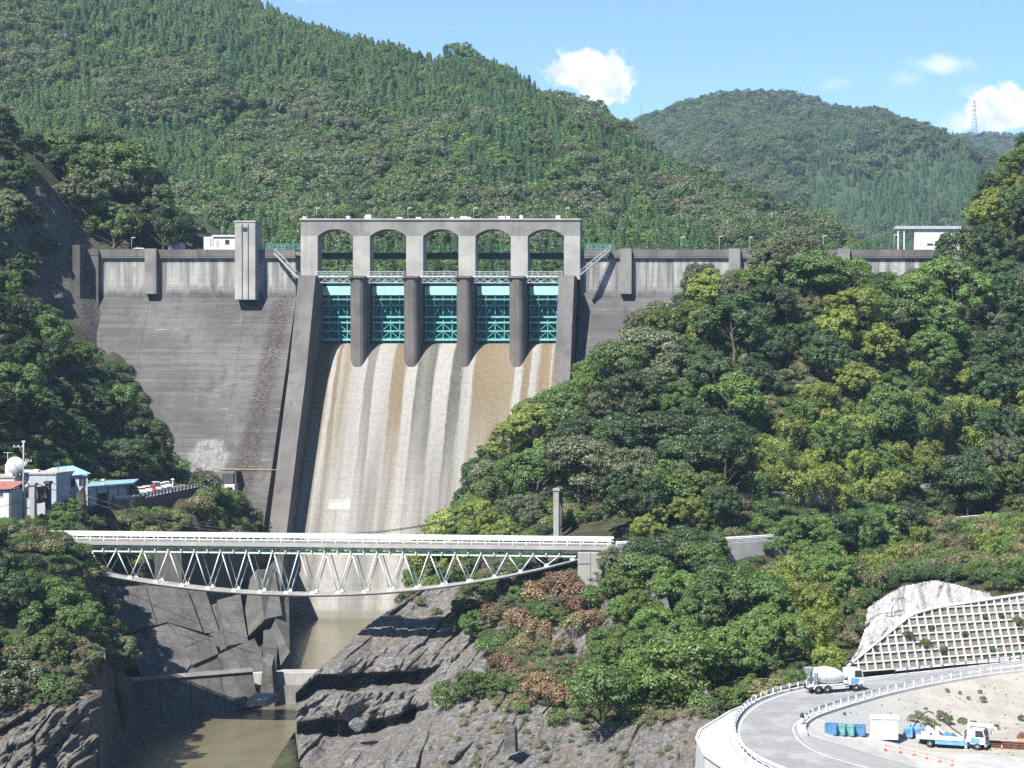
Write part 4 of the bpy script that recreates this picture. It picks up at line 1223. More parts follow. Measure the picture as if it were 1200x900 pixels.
# gates
def gate(cx, first=None):
    gx, gy, gz = cx, 477.2, 10.2
    if first is not None:
        g = dup(first, dam); g.location = Vector((cx, 477.2, 10.2)) - off; return g
    g = link(bpy.data.objects.new('spillway_gate', None)); g.parent = dam; g.location = Vector((cx, 477.2, 10.2)) - off
    H = dz(333) - 10.2; hw = 4.42
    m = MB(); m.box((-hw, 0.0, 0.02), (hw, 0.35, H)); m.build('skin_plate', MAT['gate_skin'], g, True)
    m = MB(); z0 = dz(346) - 10.2; m.box((-hw, -1.3, z0), (hw, -.01, H - .5), bev=.05); m.build('top_girder', MAT['gate_pale'], g, True)
    for py, h, dpt in ((351, .22, .9), (358, .16, .7), (371.5, .32, 1.4), (378, .26, 1.2), (388, .18, 1.0), (398, .4, 1.4)):
        z = dz(py) - 10.2; m = MB(); m.box((-hw, -dpt, z - h / 2), (hw, -.01, z + h / 2)); m.box((-hw, -dpt - .06, z - h / 2 - .08), (hw, -dpt - .002, z + h / 2 + .08)); m.build('cross_beam', MAT['gate'], g, True)
    for x in (-4.2, -2.1, 0.15, 2.4, 4.2):
        m = MB(); m.box((x - .085, -1.05, .1), (x + .085, -.012, z0)); m.build('post', MAT['gate'], g, True)
    za, zb = dz(371) - 10.2, dz(352) - 10.2; zc, zd = dz(397) - 10.2, dz(379) - 10.2; zm = (zc + zd) / 2
    for (p, q) in (((-2.1, za), (0.15, zb)), ((2.4, za), (0.15, zb)), ((-4.2, za), (-2.1, zb)), ((-2.1, zc), (0.15, zm)), ((2.4, zc), (0.15, zm)), ((-2.1, zm), (0.15, zd)), ((2.4, zm), (0.15, zd)), ((-4.2, zc), (-2.1, zm)), ((4.2, zc), (2.4, zm))):
        m = MB(); m.bar((p[0], -1.16, p[1]), (q[0], -1.16, q[1]), .12, .19, (0, -1, 0)); m.build('brace', MAT['gate'], g, True)
    m = MB(); m.box((-hw - .05, -1.5, H + .01), (hw + .05, .3, H + .2)); m.build('gate_platform', MAT['gate_skin'], g, True)
    for s in (-1, 1):
        m = MB(); m.box((s * 1.5 - .5, -1.0, H + .21), (s * 1.5 + .5, -.1, H + .9)); m.build('hoist_block', MAT['gate'], g, True)
    return g
gc = [dx((b + c) / 2) for (a, b), (c, d) in zip(CPX[:-1], CPX[1:])]
g0 = gate(gc[0])
for c in gc[1:]: gate(c, g0)

# service walkways in front of the gates
def walkway(cx, first=None):
    if first is not None:
        g = dup(first, dam); g.location = Vector((cx, 471, dz(333))) - off; return g
    g = link(bpy.data.objects.new('service_walkway', None)); g.parent = dam; g.location = Vector((cx, 471, dz(333))) - off
    hw = 4.5; h = dz(325) - dz(333)
    m = MB(); m.box((-hw, -.7, h - .1), (hw, .7, h + .06)); m.build('deck', MAT['white_steel'], g, True)
    for yv in (-.65, .65):
        m = MB(); m.box((-hw, yv - .08, -.02), (hw, yv + .08, .18)); m.box((-hw, yv - .1, h - .3), (hw, yv + .1, h - .11)); m.build('chord', MAT['grey_steel'], g, True)
        n = 5
        for k in range(n):
            x0 = -hw + 2 * hw * k / n; x1 = -hw + 2 * hw * (k + 1) / n
            m = MB(); m.bar((x0, yv, .2), (x1, yv, h - .25), .1, .1); m.bar((x0, yv + .01, h - .25), (x1, yv + .01, .2), .1, .1); m.build('cross_brace', MAT['grey_steel'], g, True)
        m = MB()
        for k in range(7): m.box((-hw + 1.45 * k, yv - .03, h + .06), (-hw + 1.45 * k + .06, yv + .03, h + 1.1))
        m.box((-hw, yv - .04, h + 1.05), (hw, yv + .04, h + 1.15)); m.box((-hw, yv - .03, h + .55), (hw, yv + .03, h + .61)); m.build('handrail', MAT['grey_steel'], g, True)
    return g
w0 = walkway(gc[0])
for c in gc[1:]: walkway(c, w0)

# stairs from the crest down to the piers
def stair(p, q, name='stair'):
    p = Vector(p); q = Vector(q); n = 16; m = MB()
    for k in range(n):
        c = p.lerp(q, (k + .5) / n); m.box((c.x - .35, c.y - .6, c.z - .12), (c.x + .35, c.y + .6, c.z))
    for s in (-.65, .65): m.bar(p + Vector((0, s, -.1)), q + Vector((0, s, -.1)), .1, .35)
    st = m.build(name, MAT['grey_steel'], dam)
    m = MB()
    for s in (-.65, .65):
        m.tube(p + Vector((0, s, 1)), q + Vector((0, s, 1)), .05, 5)
        for k in range(7):
            c = p.lerp(q, k / 6); m.tube(c + Vector((0, s, 0)), c + Vector((0, s, 1)), .035, 4)
    m.build('handrail', MAT['grey_steel'], st)
stair((dx(324), 474.4, dz(297)), (dx(357), 470.5, dz(327)))
stair((dx(716), 474.4, dz(293)), (dx(683), 470.5, dz(323)))
# light green fences beside the frame
for (a, b) in ((306, 354), (683, 720)):
    m = MB(); x0, x1 = dx(a), dx(b); n = int((x1 - x0) / 1.0)
    for k in range(n + 1):
        x = x0 + (x1 - x0) * k / n; m.box((x - .04, 475.45, 33.46), (x + .04, 475.53, 34.9))
    for z in (33.75, 34.1, 34.5, 34.85): m.box((x0, 475.44, z - .04), (x1, 475.54, z + .04))
    m.build('crest_fence', MAT['teal'], dam)
# yellow walkway rail and small gallery house on the face of the left wing
def wing_y(z): return 476 - SLOPE * max(0, ZV - z)
zy = PZ(549.5, 452); m = MB(); m.tube((PX(258, 452), wing_y(zy) - .5, zy), (PX(345, 452), wing_y(zy) - .5, zy - .3), .09, 6); m.build('yellow_pipe', MAT['yellow'], dam)
zg = PZ(578, 449); yg = wing_y(zg) - 2.5; xg = PX(263, yg); m = MB(); m.box((xg, yg, zg - 1.5), (xg + 2.4, yg + 4, zg + 2.2), bev=.05); gh = m.build('gallery_house', MAT['white_wall'], dam)
m = MB(); m.box((xg + .5, yg - .06, zg - .6), (xg + 1.9, yg - .01, zg + 1.5)); m.build('door', MAT['black'], gh)
m = MB(); m.box((xg - .8, yg + .6, zg + 2.4), (xg + 1.9, yg + 5, zg + 4.6)); m.box((xg + 2.0, yg + 1, zg + 2.2), (xg + 2.5, yg + 5, zg + 5.2)); m.build('gallery_portal', MAT['concrete_dark'], dam)

# crest lamps
def lamp(name, x, y, z, h, label, r=.06, parts=True):
    l = thing(name, label, 'street lamp', (x, y, z))
    m = MB(); m.tube((0, 0, 0), (0, 0, h), r, 6, r * .7); m.build('post', MAT['grey_steel'], l, True)
    m = MB(); m.bar((-.1, 0, h + .08), (.9, 0, h + .18), .26, .14); m.build('lamp_head', MAT['white_steel'], l, True)
    return l
for px, h, lb in ((153, 2.9, 'thin lamp post on the dam crest left of the white hut'), (247, 3.2, 'thin lamp post on the dam crest right in front of the white hut'),
                  (798, 3.0, 'thin lamp post on the dam crest, first one right of the arched frame'), (843, 3.2, 'thin lamp post on the dam crest between two pilasters right of the arched frame'), (878, 3.0, 'thin lamp post on the dam crest just left of the big tree'),
                  (965, 3.4, 'thin lamp post on the dam crest right of the big tree'), (1048, 3.6, 'thin lamp post on the dam crest beside the white pavilion')):
    lamp('crest_lamp', dx(px), 476.8, 32.2, h + 1.3, lb)
for px, lb in ((372, 'thin mast on the roof of the gate frame above its left column'), (479, 'thin mast on the roof of the gate frame above the second arch'), (556, 'thin mast on the roof of the gate frame above the middle column right of centre'), (664, 'thin mast on the roof of the gate frame above its right column')):
    lamp('roof_lamp', dx(px), 475, ZT + .42, 2.6, lb)
# white hut and utility shed behind the crest
h = thing('control_hut', 'small white flat roofed hut with one window on the crest left of the tower', 'hut', (dx(247), 484, 32.0))
m = MB(); m.box((dx(229), 483, 31), (dx(267), 488, dz(275)), bev=.04); m.build('wall', MAT['white_wall'], h)
m = MB(); m.box((dx(240), 482.6, dz(275) + .01), (dx(268), 488.4, dz(273))); m.build('roof', MAT['white_wall'], h)
for a, b in ((254.5, 259.5),): 
    m = MB(); m.box((dx(a), 482.93, dz(284)), (dx(b), 482.99, dz(278.5))); m.build('window', MAT['glass'], h)
m = MB(); m.box((dx(243.5), 482.94, dz(287)), (dx(247.5), 482.99, dz(279))); m.build('door', MAT['grey_wall'], h)
for k, px in enumerate((236, 239)):
    m = MB(); m.box((dx(px), 482.9, dz(285)), (dx(px) + .3, 482.99, dz(276))); m.build('downpipe', MAT['grey_steel'], h)
m = MB(); m.tube((dx(248), 485, dz(274)), (dx(248), 485, dz(262)), .05, 5); m.build('antenna', MAT['grey_steel'], h)
h = thing('utility_shed', 'dark low shed on the dam crest between the left pilaster and the white hut', 'shed', (dx(193), 484, 32))
m = MB(); m.box((dx(186), 484, 31), (dx(200), 488, dz(281))); m.build('wall', MAT['grey_wall'], h)
m = MB(); m.box((dx(185), 483.6, dz(281)), (dx(201), 488.4, dz(280))); m.build('roof', MAT['dark_steel'], h)
h = thing('crest_pavilion', 'white building with open porch and grey roof at right end of the crest', 'building', (dx(1085), 484, 32.2))
m = MB(); m.box((dx(1073), 480, 31), (dx(1126), 486, dz(267)), bev=.04); m.build('wall', MAT['white_wall'], h)
m = MB(); m.box((dx(1050), 479.4, dz(267) + .005), (dx(1128), 486.6, dz(263.5))); m.build('roof', MAT['grey_steel'], h)
for px in (1053, 1060): 
    m = MB(); m.box((dx(px), 479.8, 32), (dx(px) + .3, 480.1, dz(267))); m.build('porch_post', MAT['white_wall'], h)
for px in (1088, 1103):
    m = MB(); m.box((dx(px), 479.9, dz(286)), (dx(px + 7), 479.99, dz(284))); m.build('window', MAT['glass'], h)
# small white van on the crest
v = thing('parked_van', 'small white van parked on the dam crest near its left end', 'van', (dx(161), 478.5, 32.2))
m = MB(); m.box((-1.7, -.8, .3), (1.7, .8, 1.1), bev=.12); m.box((-1.6, -.72, 1.1), (.9, .72, 1.85), bev=.14); m.build('body', MAT['white_paint'], v, True)
m = MB(); m.box((-1.4, -.74, 1.2), (.7, -.725, 1.65)); m.build('window', MAT['glass'], v, True)
for sx in (-1.1, 1.1):
    for sy in (-.78, .78): m = MB(); m.tube((sx, sy - .1, .3), (sx, sy + .1, .3), .3, 12); m.build('wheel', MAT['black'], v, True)

# pylons on the far ridges
def pylon(loc, H, label):
    t_ = thing('pylon', label, 'pylon', loc); m = MB(); w0_, w1_ = H * .085, H * .018; lv = 9; pr = None
    r_ = H * .007
    for k in range(lv + 1):
        u = k / lv; w_ = w0_ + (w1_ - w0_) * min(1, u * 1.15); z = H * u
        cs = [Vector((sx * w_, sy * w_, z)) for sx, sy in ((-1, -1), (1, -1), (1, 1), (-1, 1))]
        for i in range(4):
            m.tube(cs[i], cs[(i + 1) % 4], r_ * .7, 4)
            if pr: m.tube(pr[i], cs[i], r_, 4); m.tube(pr[i], cs[(i + 1) % 4], r_ * .7, 4); m.tube(pr[(i + 1) % 4], cs[i], r_ * .7, 4)
        pr = cs
    m.build('tower', MAT['grey_steel'], t_, True)
    for u in (.72, .84, .95):
        m = MB(); z = H * u; m.bar((-H * .11, 0, z), (H * .11, 0, z), r_ * 2, r_ * 2); m.bar((-H * .11, 0, z), (0, 0, z + H * .04), r_, r_); m.bar((H * .11, 0, z), (0, 0, z + H * .04), r_, r_); m.build('cross_arm', MAT['grey_steel'], t_, True)
q = P(1142, 158, 3450); pylon(q, P(1142, 117, 3450).z - q.z, 'lattice pylon on the distant ridge in front of the white cloud')
q = P(751, 140, 2900); pylon(q, P(751, 119, 2900).z - q.z, 'small distant lattice pylon beside the dip between mountain and hill')
# ================================================================== truss bridge
YN, YFAR = 317.5, 322.5
br = thing('truss_bridge', 'white road bridge with V shaped steel struts standing on a sagging concrete ribbon', 'bridge', tuple(P(390, 640, 320)))
XL, XR = PX(44, 320), PX(718, 320)


def deck_z(x):                                   # top of the slab, falling gently to the right
    return PZ(634, YN) + (PZ(641.5, YN) - PZ(634, YN)) * (x - XL) / (XR - XL)


def slanted(m, y0, y1, dz0, dz1, x0=XL, x1=XR):
    a, b = deck_z(x0), deck_z(x1)
    m.hexa([(x0, y0, a + dz0), (x0, y1, a + dz0), (x0, y1, a + dz1), (x0, y0, a + dz1)], [(x1, y0, b + dz0), (x1, y1, b + dz0), (x1, y1, b + dz1), (x1, y0, b + dz1)])


m = MB(); slanted(m, YN, YFAR, -.30, 0); m.build('deck_slab', MAT['concrete'], br)
t = NT('bridge_asphalt'); t.out(t.mix(t.ramp(t.noise(1.2, 6), 0.3, 0.7), (0.10, 0.10, 0.098), (0.17, 0.165, 0.16)), 0.9); MAT['asphalt_pale'] = t.m
m = MB(); slanted(m, YN + .46, YFAR - .46, .004, .05); m.build('road_surface', MAT['asphalt_pale'], br)
for y0, y1 in ((YN - .06, YN + .45), (YFAR - .45, YFAR + .06)):
    m = MB(); slanted(m, y0, y1, -.5, .12); m.build('kerb_beam', MAT['concrete_light'], br)
for s, yv in ((-1, YN + .15), (1, YFAR - .15)):
    m = MB(); slanted(m, yv - .12, yv - .06, 1.02, 1.42); slanted(m, yv - .09, yv - .0, 1.08, 1.14); slanted(m, yv - .09, yv + 0.0, 1.26, 1.32); m.build('guard_beam', MAT['white_steel'], br)
    m = MB(); slanted(m, yv - .1, yv + .02, .55, .67); m.build('lower_rail', MAT['white_steel'], br)
    n = 43; pm = None
    for k in range(n):
        x = XL + .6 + (XR - XL - 1.2) * k / (n - 1)
        if pm is None:
            pm = MB(); pm.box((-.07, -.055, .2), (.07, .1, 1.36)); pm = pm.mesh('rail_post', MAT['white_steel'])
        o = link(bpy.data.objects.new('rail_post', pm)); o.parent = br; o.location = Vector((x, yv, deck_z(x))) - ORI[br.name]

# ribbon: sagging concrete band
rib = [(60, 655), (85, 664), (130, 672.5), (200, 684), (270, 690.5), (330, 694), (400, 695.5), (480, 691), (552, 680), (640, 663), (682, 653)]


def rib_z(x):
    px = VPX + x / 320 * F
    return PZ(np.interp(px, [a for a, b in rib], [b for a, b in rib]), 320)


cf = np.polyfit([PX(a, 320) for a, b in rib], [PZ(b, 320) for a, b in rib], 4)
def rib_z(x): return float(np.polyval(cf, x))


RX0, RX1 = PX(60, 320), PX(683, 320)
nseg = 36
xsr = np.linspace(RX0, RX1, nseg + 1)
for k in range(nseg):
    x0, x1 = xsr[k] + .02, xsr[k + 1] - .02; z0, z1 = rib_z(x0), rib_z(x1)
    m = MB(); b = [(0, -1.9, -.42), (0, 1.9, -.42), (0, 2.15, -.15), (0, 2.15, .0), (0, -2.15, .0), (0, -2.15, -.15)]
    m.hexa([(x0, 320 + p[1], z0 + p[2]) for p in b], [(x1, 320 + p[1], z1 + p[2]) for p in b]); m.build('ribbon_segment', MAT['concrete_light'], br)
# struts
nn = 20; xl = np.linspace(PX(95, 320), PX(672, 320), nn); step = xl[1] - xl[0]
MAT['strut'] = paint('pale_strut_paint', (0.56, 0.60, 0.56), 0.4, 0.1)
for k, x in enumerate(xl):
    zb = rib_z(x)
    for s, yb, yt in ((-1, 318.5, 318.3), (1, 321.5, 321.7)):
        m = MB(); m.hexa([(x - .45, yb - .2, zb - .01), (x + .45, yb - .2, zb - .01), (x + .45, yb + .2, zb - .01), (x - .45, yb + .2, zb - .01)], [(x - .2, yb - .1, zb + .5), (x + .2, yb - .1, zb + .5), (x + .2, yb + .1, zb + .5), (x - .2, yb + .1, zb + .5)]); m.build('strut_foot', MAT['strut'], br)
        for d in (-1, 1):
            xt = x + d * step * .46; zt = deck_z(xt) - 1.65
            if zt - zb < .6: continue
            m = MB(); m.tube((x + d * .1, yb, zb + .25), (xt, yt, zt), .095, 7); m.build('strut', MAT['strut'], br)
for s, yv in ((-1, 318.3), (1, 321.7)):
    m = MB(); slanted(m, yv - .13, yv + .13, -1.75, -1.50, PX(66, 320), PX(676, 320)); m.build('upper_chord', MAT['green_steel'], br)
for k in range(nn * 2 - 1):
    x = xl[0] - step * .5 + step * .5 * k
    if x < PX(66, 320): continue
    zt = deck_z(x)
    m = MB(); m.box((x - .09, 317.9, zt - 1.45), (x + .09, 322.1, zt - .74))
    for yv in (318.3, 321.7):
        for d in (-1, 1): m.bar((x, yv, zt - 1.55), (x + d * .75, yv, zt - .76), .13, .16, (0, 1, 0))
    m.build('cross_girder', MAT['green_steel'], br)
m = MB()
for s in (318.3, 321.7): slanted(m, s - .11, s + .11, -.95, -.73, PX(66, 320), PX(676, 320))
m.build('stringer', MAT['green_steel'], br)

# abutment at the right end
ab = thing('bridge_abutment', 'pale concrete abutment block under the right end of the truss bridge', 'abutment', tuple(P(697, 690, 319)))
za = deck_z(XR) - .73
m = MB(); m.box((PX(677, 316.5), 316.5, PZ(705, 316.5)), (PX(716, 316.5), 323.5, za), bev=.1); m.build('block', MAT['concrete_light'], ab)
m = MB(); m.box((PX(691.5, 316.4), 316.44, PZ(700, 316.5)), (PX(692.2, 316.4), 316.499, za)); m.box((PX(677, 316.4) - .12, 316.42, PZ(661, 316.4)), (PX(692, 316.4), 316.497, PZ(660, 316.4) )); m.build('joint_trim', MAT['concrete'], ab)
m = MB(); p0 = P(709, 664, 316.3)
for k in range(6): m.tube(P(713 - k * 1.4, 658 + k * 3.4, 316.42), P(713 - k * 1.4, 658 + k * 3.4, 316.52), .16, 8)
m.build('drain_hole', MAT['black'], ab)

# road that continues from the bridge along the right bank
RP_ = [(-26, 320), (-18, 323.5), (-10, 328), (-2, 333.5), (6, 341.5), (14, 351), (22, 361), (30, 371), (38, 381), (48, 392)]
zr = -27.2


def strip(m, pts, off0, off1, z0, z1=None, thick=None):
    L, R_ = [], []
    for i, p in enumerate(pts):
        a = Vector(pts[max(0, i - 1)][:2]); b = Vector(pts[min(len(pts) - 1, i + 1)][:2]); d = (b - a).normalized(); nrm = Vector((d.y, -d.x))
        z = (p[2] if len(p) > 2 else 0)
        L.append((p[0] + nrm.x * off0, p[1] + nrm.y * off0, z + z0)); R_.append((p[0] + nrm.x * off1, p[1] + nrm.y * off1, z + (z1 if z1 is not None else z0)))
    n = len(pts)
    if thick is None:
        m.add(L + R_, [(i, i + 1, n + i + 1, n + i) for i in range(n - 1)])
    else:
        for i in range(n - 1):
            dn = Vector((0, 0, thick))
            m.hexa([Vector(L[i]) - dn, Vector(L[i + 1]) - dn, Vector(R_[i + 1]) - dn, Vector(R_[i]) - dn], [L[i], L[i + 1], R_[i + 1], R_[i]])
    return m


def dense(pts, step):
    """evenly spaced points along a smooth curve through pts"""
    pts = np.array(pts, float); n = len(pts); out = []
    for i in range(n - 1):
        p0, p1, p2, p3 = pts[max(0, i - 1)], pts[i], pts[i + 1], pts[min(n - 1, i + 2)]
        for u in np.linspace(0, 1, 12, endpoint=False):
            out.append(0.5 * ((2 * p1) + (-p0 + p2) * u + (2 * p0 - 5 * p1 + 4 * p2 - p3) * u * u + (-p0 + 3 * p1 - 3 * p2 + p3) * u ** 3))
    out.append(pts[-1]); out = np.array(out); s = np.append(0, np.cumsum(np.linalg.norm(np.diff(out, axis=0), axis=1)))
    k = max(2, int(s[-1] / step)); u = np.linspace(0, s[-1], k + 1)
    return [tuple(np.interp(u_, s, out[:, j]) for j in range(out.shape[1])) for u_ in u]


D_ = dense(RP_, 2.0)
m = strip(MB(), D_, -4.2, 2.2, zr, thick=.35)
tag(m.build('bank_road', MAT['asphalt_pale']), 'road along the right bank behind the bridge', kind='structure')


def guardrail(name, label, pts, off, z, group, post_mat='white_steel', h=.85, spacing=2.0, beam=.35):
    g = thing(name, label, 'guardrail', (pts[0][0], pts[0][1], z + (pts[0][2] if len(pts[0]) > 2 else 0)), 0, group)
    D = dense(pts, spacing); Q = []
    for i, p in enumerate(D):
        a = Vector(D[max(0, i - 1)][:2]); b = Vector(D[min(len(D) - 1, i + 1)][:2]); d = (b - a).normalized(); nrm = Vector((d.y, -d.x, 0))
        Q.append((Vector((p[0] + nrm.x * off, p[1] + nrm.y * off, z + (p[2] if len(p) > 2 else 0))), nrm))
    for (a, na), (b, nb) in zip(Q[:-1], Q[1:]):
        m = MB(); u = Vector((0, 0, 1)); w = .03
        pr = [(h - beam, 0), (h - beam * .72, .07), (h - beam * .5, .0), (h - beam * .28, .07), (h, 0)]
        for (z0, d0), (z1, d1) in zip(pr[:-1], pr[1:]):
            m.hexa([a + u * z0 + na * d0, b + u * z0 + nb * d0, b + u * z0 + nb * (d0 + w), a + u * z0 + na * (d0 + w)], [a + u * z1 + na * d1, b + u * z1 + nb * d1, b + u * z1 + nb * (d1 + w), a + u * z1 + na * (d1 + w)])
        m.build('beam', MAT['white_steel'], g)
    pm = MB(); pm.tube((0, 0, -.3), (0, 0, h), .07, 8); pm = pm.mesh('post', MAT[post_mat])
    for q, nr in Q:
        o = link(bpy.data.objects.new('post', pm)); o.parent = g; o.location = q - nr * .08 - ORI[g.name]
    return g


guardrail('guardrail', 'white guardrail along the road right of the bridge abutment, half hidden by trees', [(p[0], p[1], 0) for p in RP_], 2.0, zr, 'guardrails', h=1.0, beam=.5)
# retaining wall under that road, and stone walls above it
m = strip(MB(), dense([(-14, 325.6), (-6, 330.5), (2, 337.3)], 2.0), 2.25, 2.9, zr - .02, thick=5.5)
w_ = tag(m.build('retaining_wall', MAT['concrete_light'], origin=(-6, 330, zr - 5)), 'pale concrete retaining wall below the road guardrail right of the bridge', 'retaining wall')
m = MB()
for p in dense([(-14, 325.6), (-6, 330.5), (2, 337.3)], 2.4): m.box((p[0] + 1.55, p[1] - 2.72, zr - 5.4), (p[0] + 1.62, p[1] - 2.6, zr - .1))
t = NT('stone_wall'); v = t.n.new('ShaderNodeTexVoronoi'); v.inputs['Scale'].default_value = 1.5; t.l.new(t.pos(), v.inputs['Vector'])
t.out(t.mix(t.ramp(t.noise(1, 6), 0.3, 0.7), (0.12, 0.115, 0.11), (0.24, 0.23, 0.22)), 0.9); t.bump(v.outputs['Distance'], 0.8, 0.3); MAT['stone'] = t.m
m = strip(MB(), dense([(-6, 350), (4, 358), (12, 367), (20, 377)], 3.0), 0, -1.2, -20.2, thick=8); tag(m.build('stone_wall', MAT['stone'], origin=(4, 358, -27)), 'grey stone retaining wall under the bamboo above the bank road', 'retaining wall')
m = strip(MB(), dense([(32, 390), (42, 402), (52, 413)], 3.0), 0, -1.2, -20.5, thick=7); tag(m.build('stone_wall', MAT['stone'], origin=(42, 402, -27)), 'short grey stone wall near the right edge above the bank road', 'retaining wall')

# towers and cables of the old suspension bridge
def old_tower(px, Y, ztop, zbot, half, label):
    c = PX(px, Y); t_ = thing('old_bridge_tower', label, 'bridge tower', (c, Y, zbot), 0, 'towers of the old suspension bridge')
    for y in (-half, half):
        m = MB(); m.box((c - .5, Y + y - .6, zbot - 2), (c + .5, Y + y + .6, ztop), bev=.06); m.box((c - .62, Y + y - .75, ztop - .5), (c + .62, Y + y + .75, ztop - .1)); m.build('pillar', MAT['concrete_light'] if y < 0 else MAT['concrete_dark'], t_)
    m = MB(); m.box((c - .42, Y - half + .71, ztop - 1.6), (c + .6, Y + half - .71, ztop - .7)); m.build('cross_beam', MAT['concrete_dark'], t_)
    return c
cr_ = old_tower(654, 346, PZ(571, 346), -30, 2.6, 'single tall grey concrete tower among the trees above the right part of the truss bridge')
cl_ = thing('old_bridge_tower', 'dark two legged concrete portal with small arches in front of the blue roofed building', 'bridge tower', tuple(P(48, 612, 337)), 0, 'towers of the old suspension bridge')
x0, x1 = PX(37, 337), PX(42, 337); x2, x3 = PX(54, 343), PX(59, 343)
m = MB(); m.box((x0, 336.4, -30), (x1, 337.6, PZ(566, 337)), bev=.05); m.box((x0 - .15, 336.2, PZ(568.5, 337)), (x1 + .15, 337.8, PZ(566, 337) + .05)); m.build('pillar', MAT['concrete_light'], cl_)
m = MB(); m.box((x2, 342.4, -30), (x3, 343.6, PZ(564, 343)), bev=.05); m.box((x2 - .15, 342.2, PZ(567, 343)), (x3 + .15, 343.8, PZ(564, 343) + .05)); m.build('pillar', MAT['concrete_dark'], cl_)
m = MB(); q0 = Vector((x1, 337.6, 0)); q1 = Vector((x2, 342.4, 0))
for za_, zb_ in ((PZ(573, 340), PZ(570, 340)), (PZ(589, 340), PZ(584, 340))): m.bar(q0 + Vector((0, 0, (za_ + zb_) / 2)), q1 + Vector((0, 0, (za_ + zb_) / 2)), .7, zb_ - za_)
for k in range(1, 4): c = q0.lerp(q1, k / 4); m.bar(c + Vector((0, 0, PZ(585, 340))), c + Vector((0, 0, PZ(572, 340))), .5, .45)
m.build('arched_panel', MAT['concrete_dark'], cl_)
MAT['cable'] = paint('dark_cable', (0.06, 0.05, 0.045), 0.7)


def cable(name, label, p, q, sag, r=.05, n=24, cat='cable', group=None):
    p = Vector(p); q = Vector(q); pts = [p.lerp(q, k / n) + Vector((0, 0, -sag * 4 * (k / n) * (1 - k / n))) for k in range(n + 1)]
    m = MB(); m.poly(pts, r, 5)
    return tag(m.build(name, MAT['cable'], origin=p), label, cat, group)


cable('bridge_cable', 'front rusty cable of the old suspension bridge hanging across the gorge behind the railing', (x1, 337, PZ(566, 337)), (cr_, 343.4, PZ(572, 346)), 9.0, .07, 40, 'cable', 'cables of the old suspension bridge')
cable('bridge_cable', 'rear rusty cable of the old suspension bridge hanging across the gorge behind the railing', (x3, 343, PZ(565, 343)), (cr_, 348.6, PZ(572, 346)), 9.0, .07, 40, 'cable', 'cables of the old suspension bridge')
for k, (dyv, lb) in enumerate(((-2.6, 'front rusty back stay running down into the trees right of the old tower'), (2.6, 'rear rusty back stay running down into the trees right of the old tower'))):
    cable('back_stay', lb, (cr_, 346 + dyv, PZ(572, 346)), (cr_ + 15, 348 + dyv, PZ(606, 346)), .4, .07, 10, 'cable', 'cables of the old suspension bridge')

# ================================================================== gorge: broken apron, weir, basin wall
gw = thing('apron_block', 'broken grey concrete apron slabs stepping down the left side of the gorge under the bridge', 'concrete apron', tuple(P(230, 760, 362)))


def slab(pts, thick, mat, name, parent):
    """pts: (px, py, Y) corners of the visible face"""
    f = [P(*p) for p in pts]; n = (f[1] - f[0]).cross(f[2] - f[0]).normalized()
    if n.y > 0: n = -n
    m = MB(); m.hexa([p - n * thick for p in f], f); return m.build(name, mat, parent)


t = NT('stained_apron_concrete')
a_ = t.noise(0.25, 6, 0.65); b_ = t.noise(1.8, 7, 0.7); s_ = t.noise(0.8, 5, 0.6, stretch=(1, 1, 0.12))
c = t.mix(t.ramp(a_, 0.35, 0.65), (0.055, 0.053, 0.050), (0.105, 0.102, 0.096)); c = t.mix(t.ramp(s_, 0.5, 0.72, 0, 0.6), c, (0.05, 0.048, 0.045)); c = t.mix(t.ramp(b_, 0.52, 0.7, 0, 0.4), c, (0.22, 0.215, 0.205))
xx, yy_, zz_ = t.xyz(); fz = t.math('FRACT', t.math('DIVIDE', t.math('ADD', zz_, t.math('MULTIPLY', xx, .12)), 1.8)); c = t.mix(t.ramp(t.math('ABSOLUTE', t.math('SUBTRACT', fz, .5)), .46, .5, 0, .75), c, (0.04, 0.038, 0.035)); fx_ = t.math('FRACT', t.math('DIVIDE', t.math('ADD', yy_, xx), 4.5)); c = t.mix(t.ramp(t.math('ABSOLUTE', t.math('SUBTRACT', fx_, .5)), .475, .5, 0, .7), c, (0.04, 0.038, 0.035))
t.bump(b_, 0.6, 0.15); MAT['apron'] = t.out(c, 0.9)
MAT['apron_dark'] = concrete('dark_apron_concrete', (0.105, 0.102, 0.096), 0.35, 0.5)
def plane_slab(pts, d, thick, mat, name, parent, q0, nrm_):
    """flat slab seen at the directions pts, lying d above the common plane through q0"""
    nn_ = Vector(nrm_).normalized(); k = nn_.dot(q0) + d; f = []
    for px, py in pts:
        r_ = Vector(((px - VPX) / F, 1, (HY - py) / F)); f.append(r_ * (k / nn_.dot(r_)))
    m = MB(); m.hexa([p - nn_ * thick for p in f], f); return m.build(name, mat, parent)


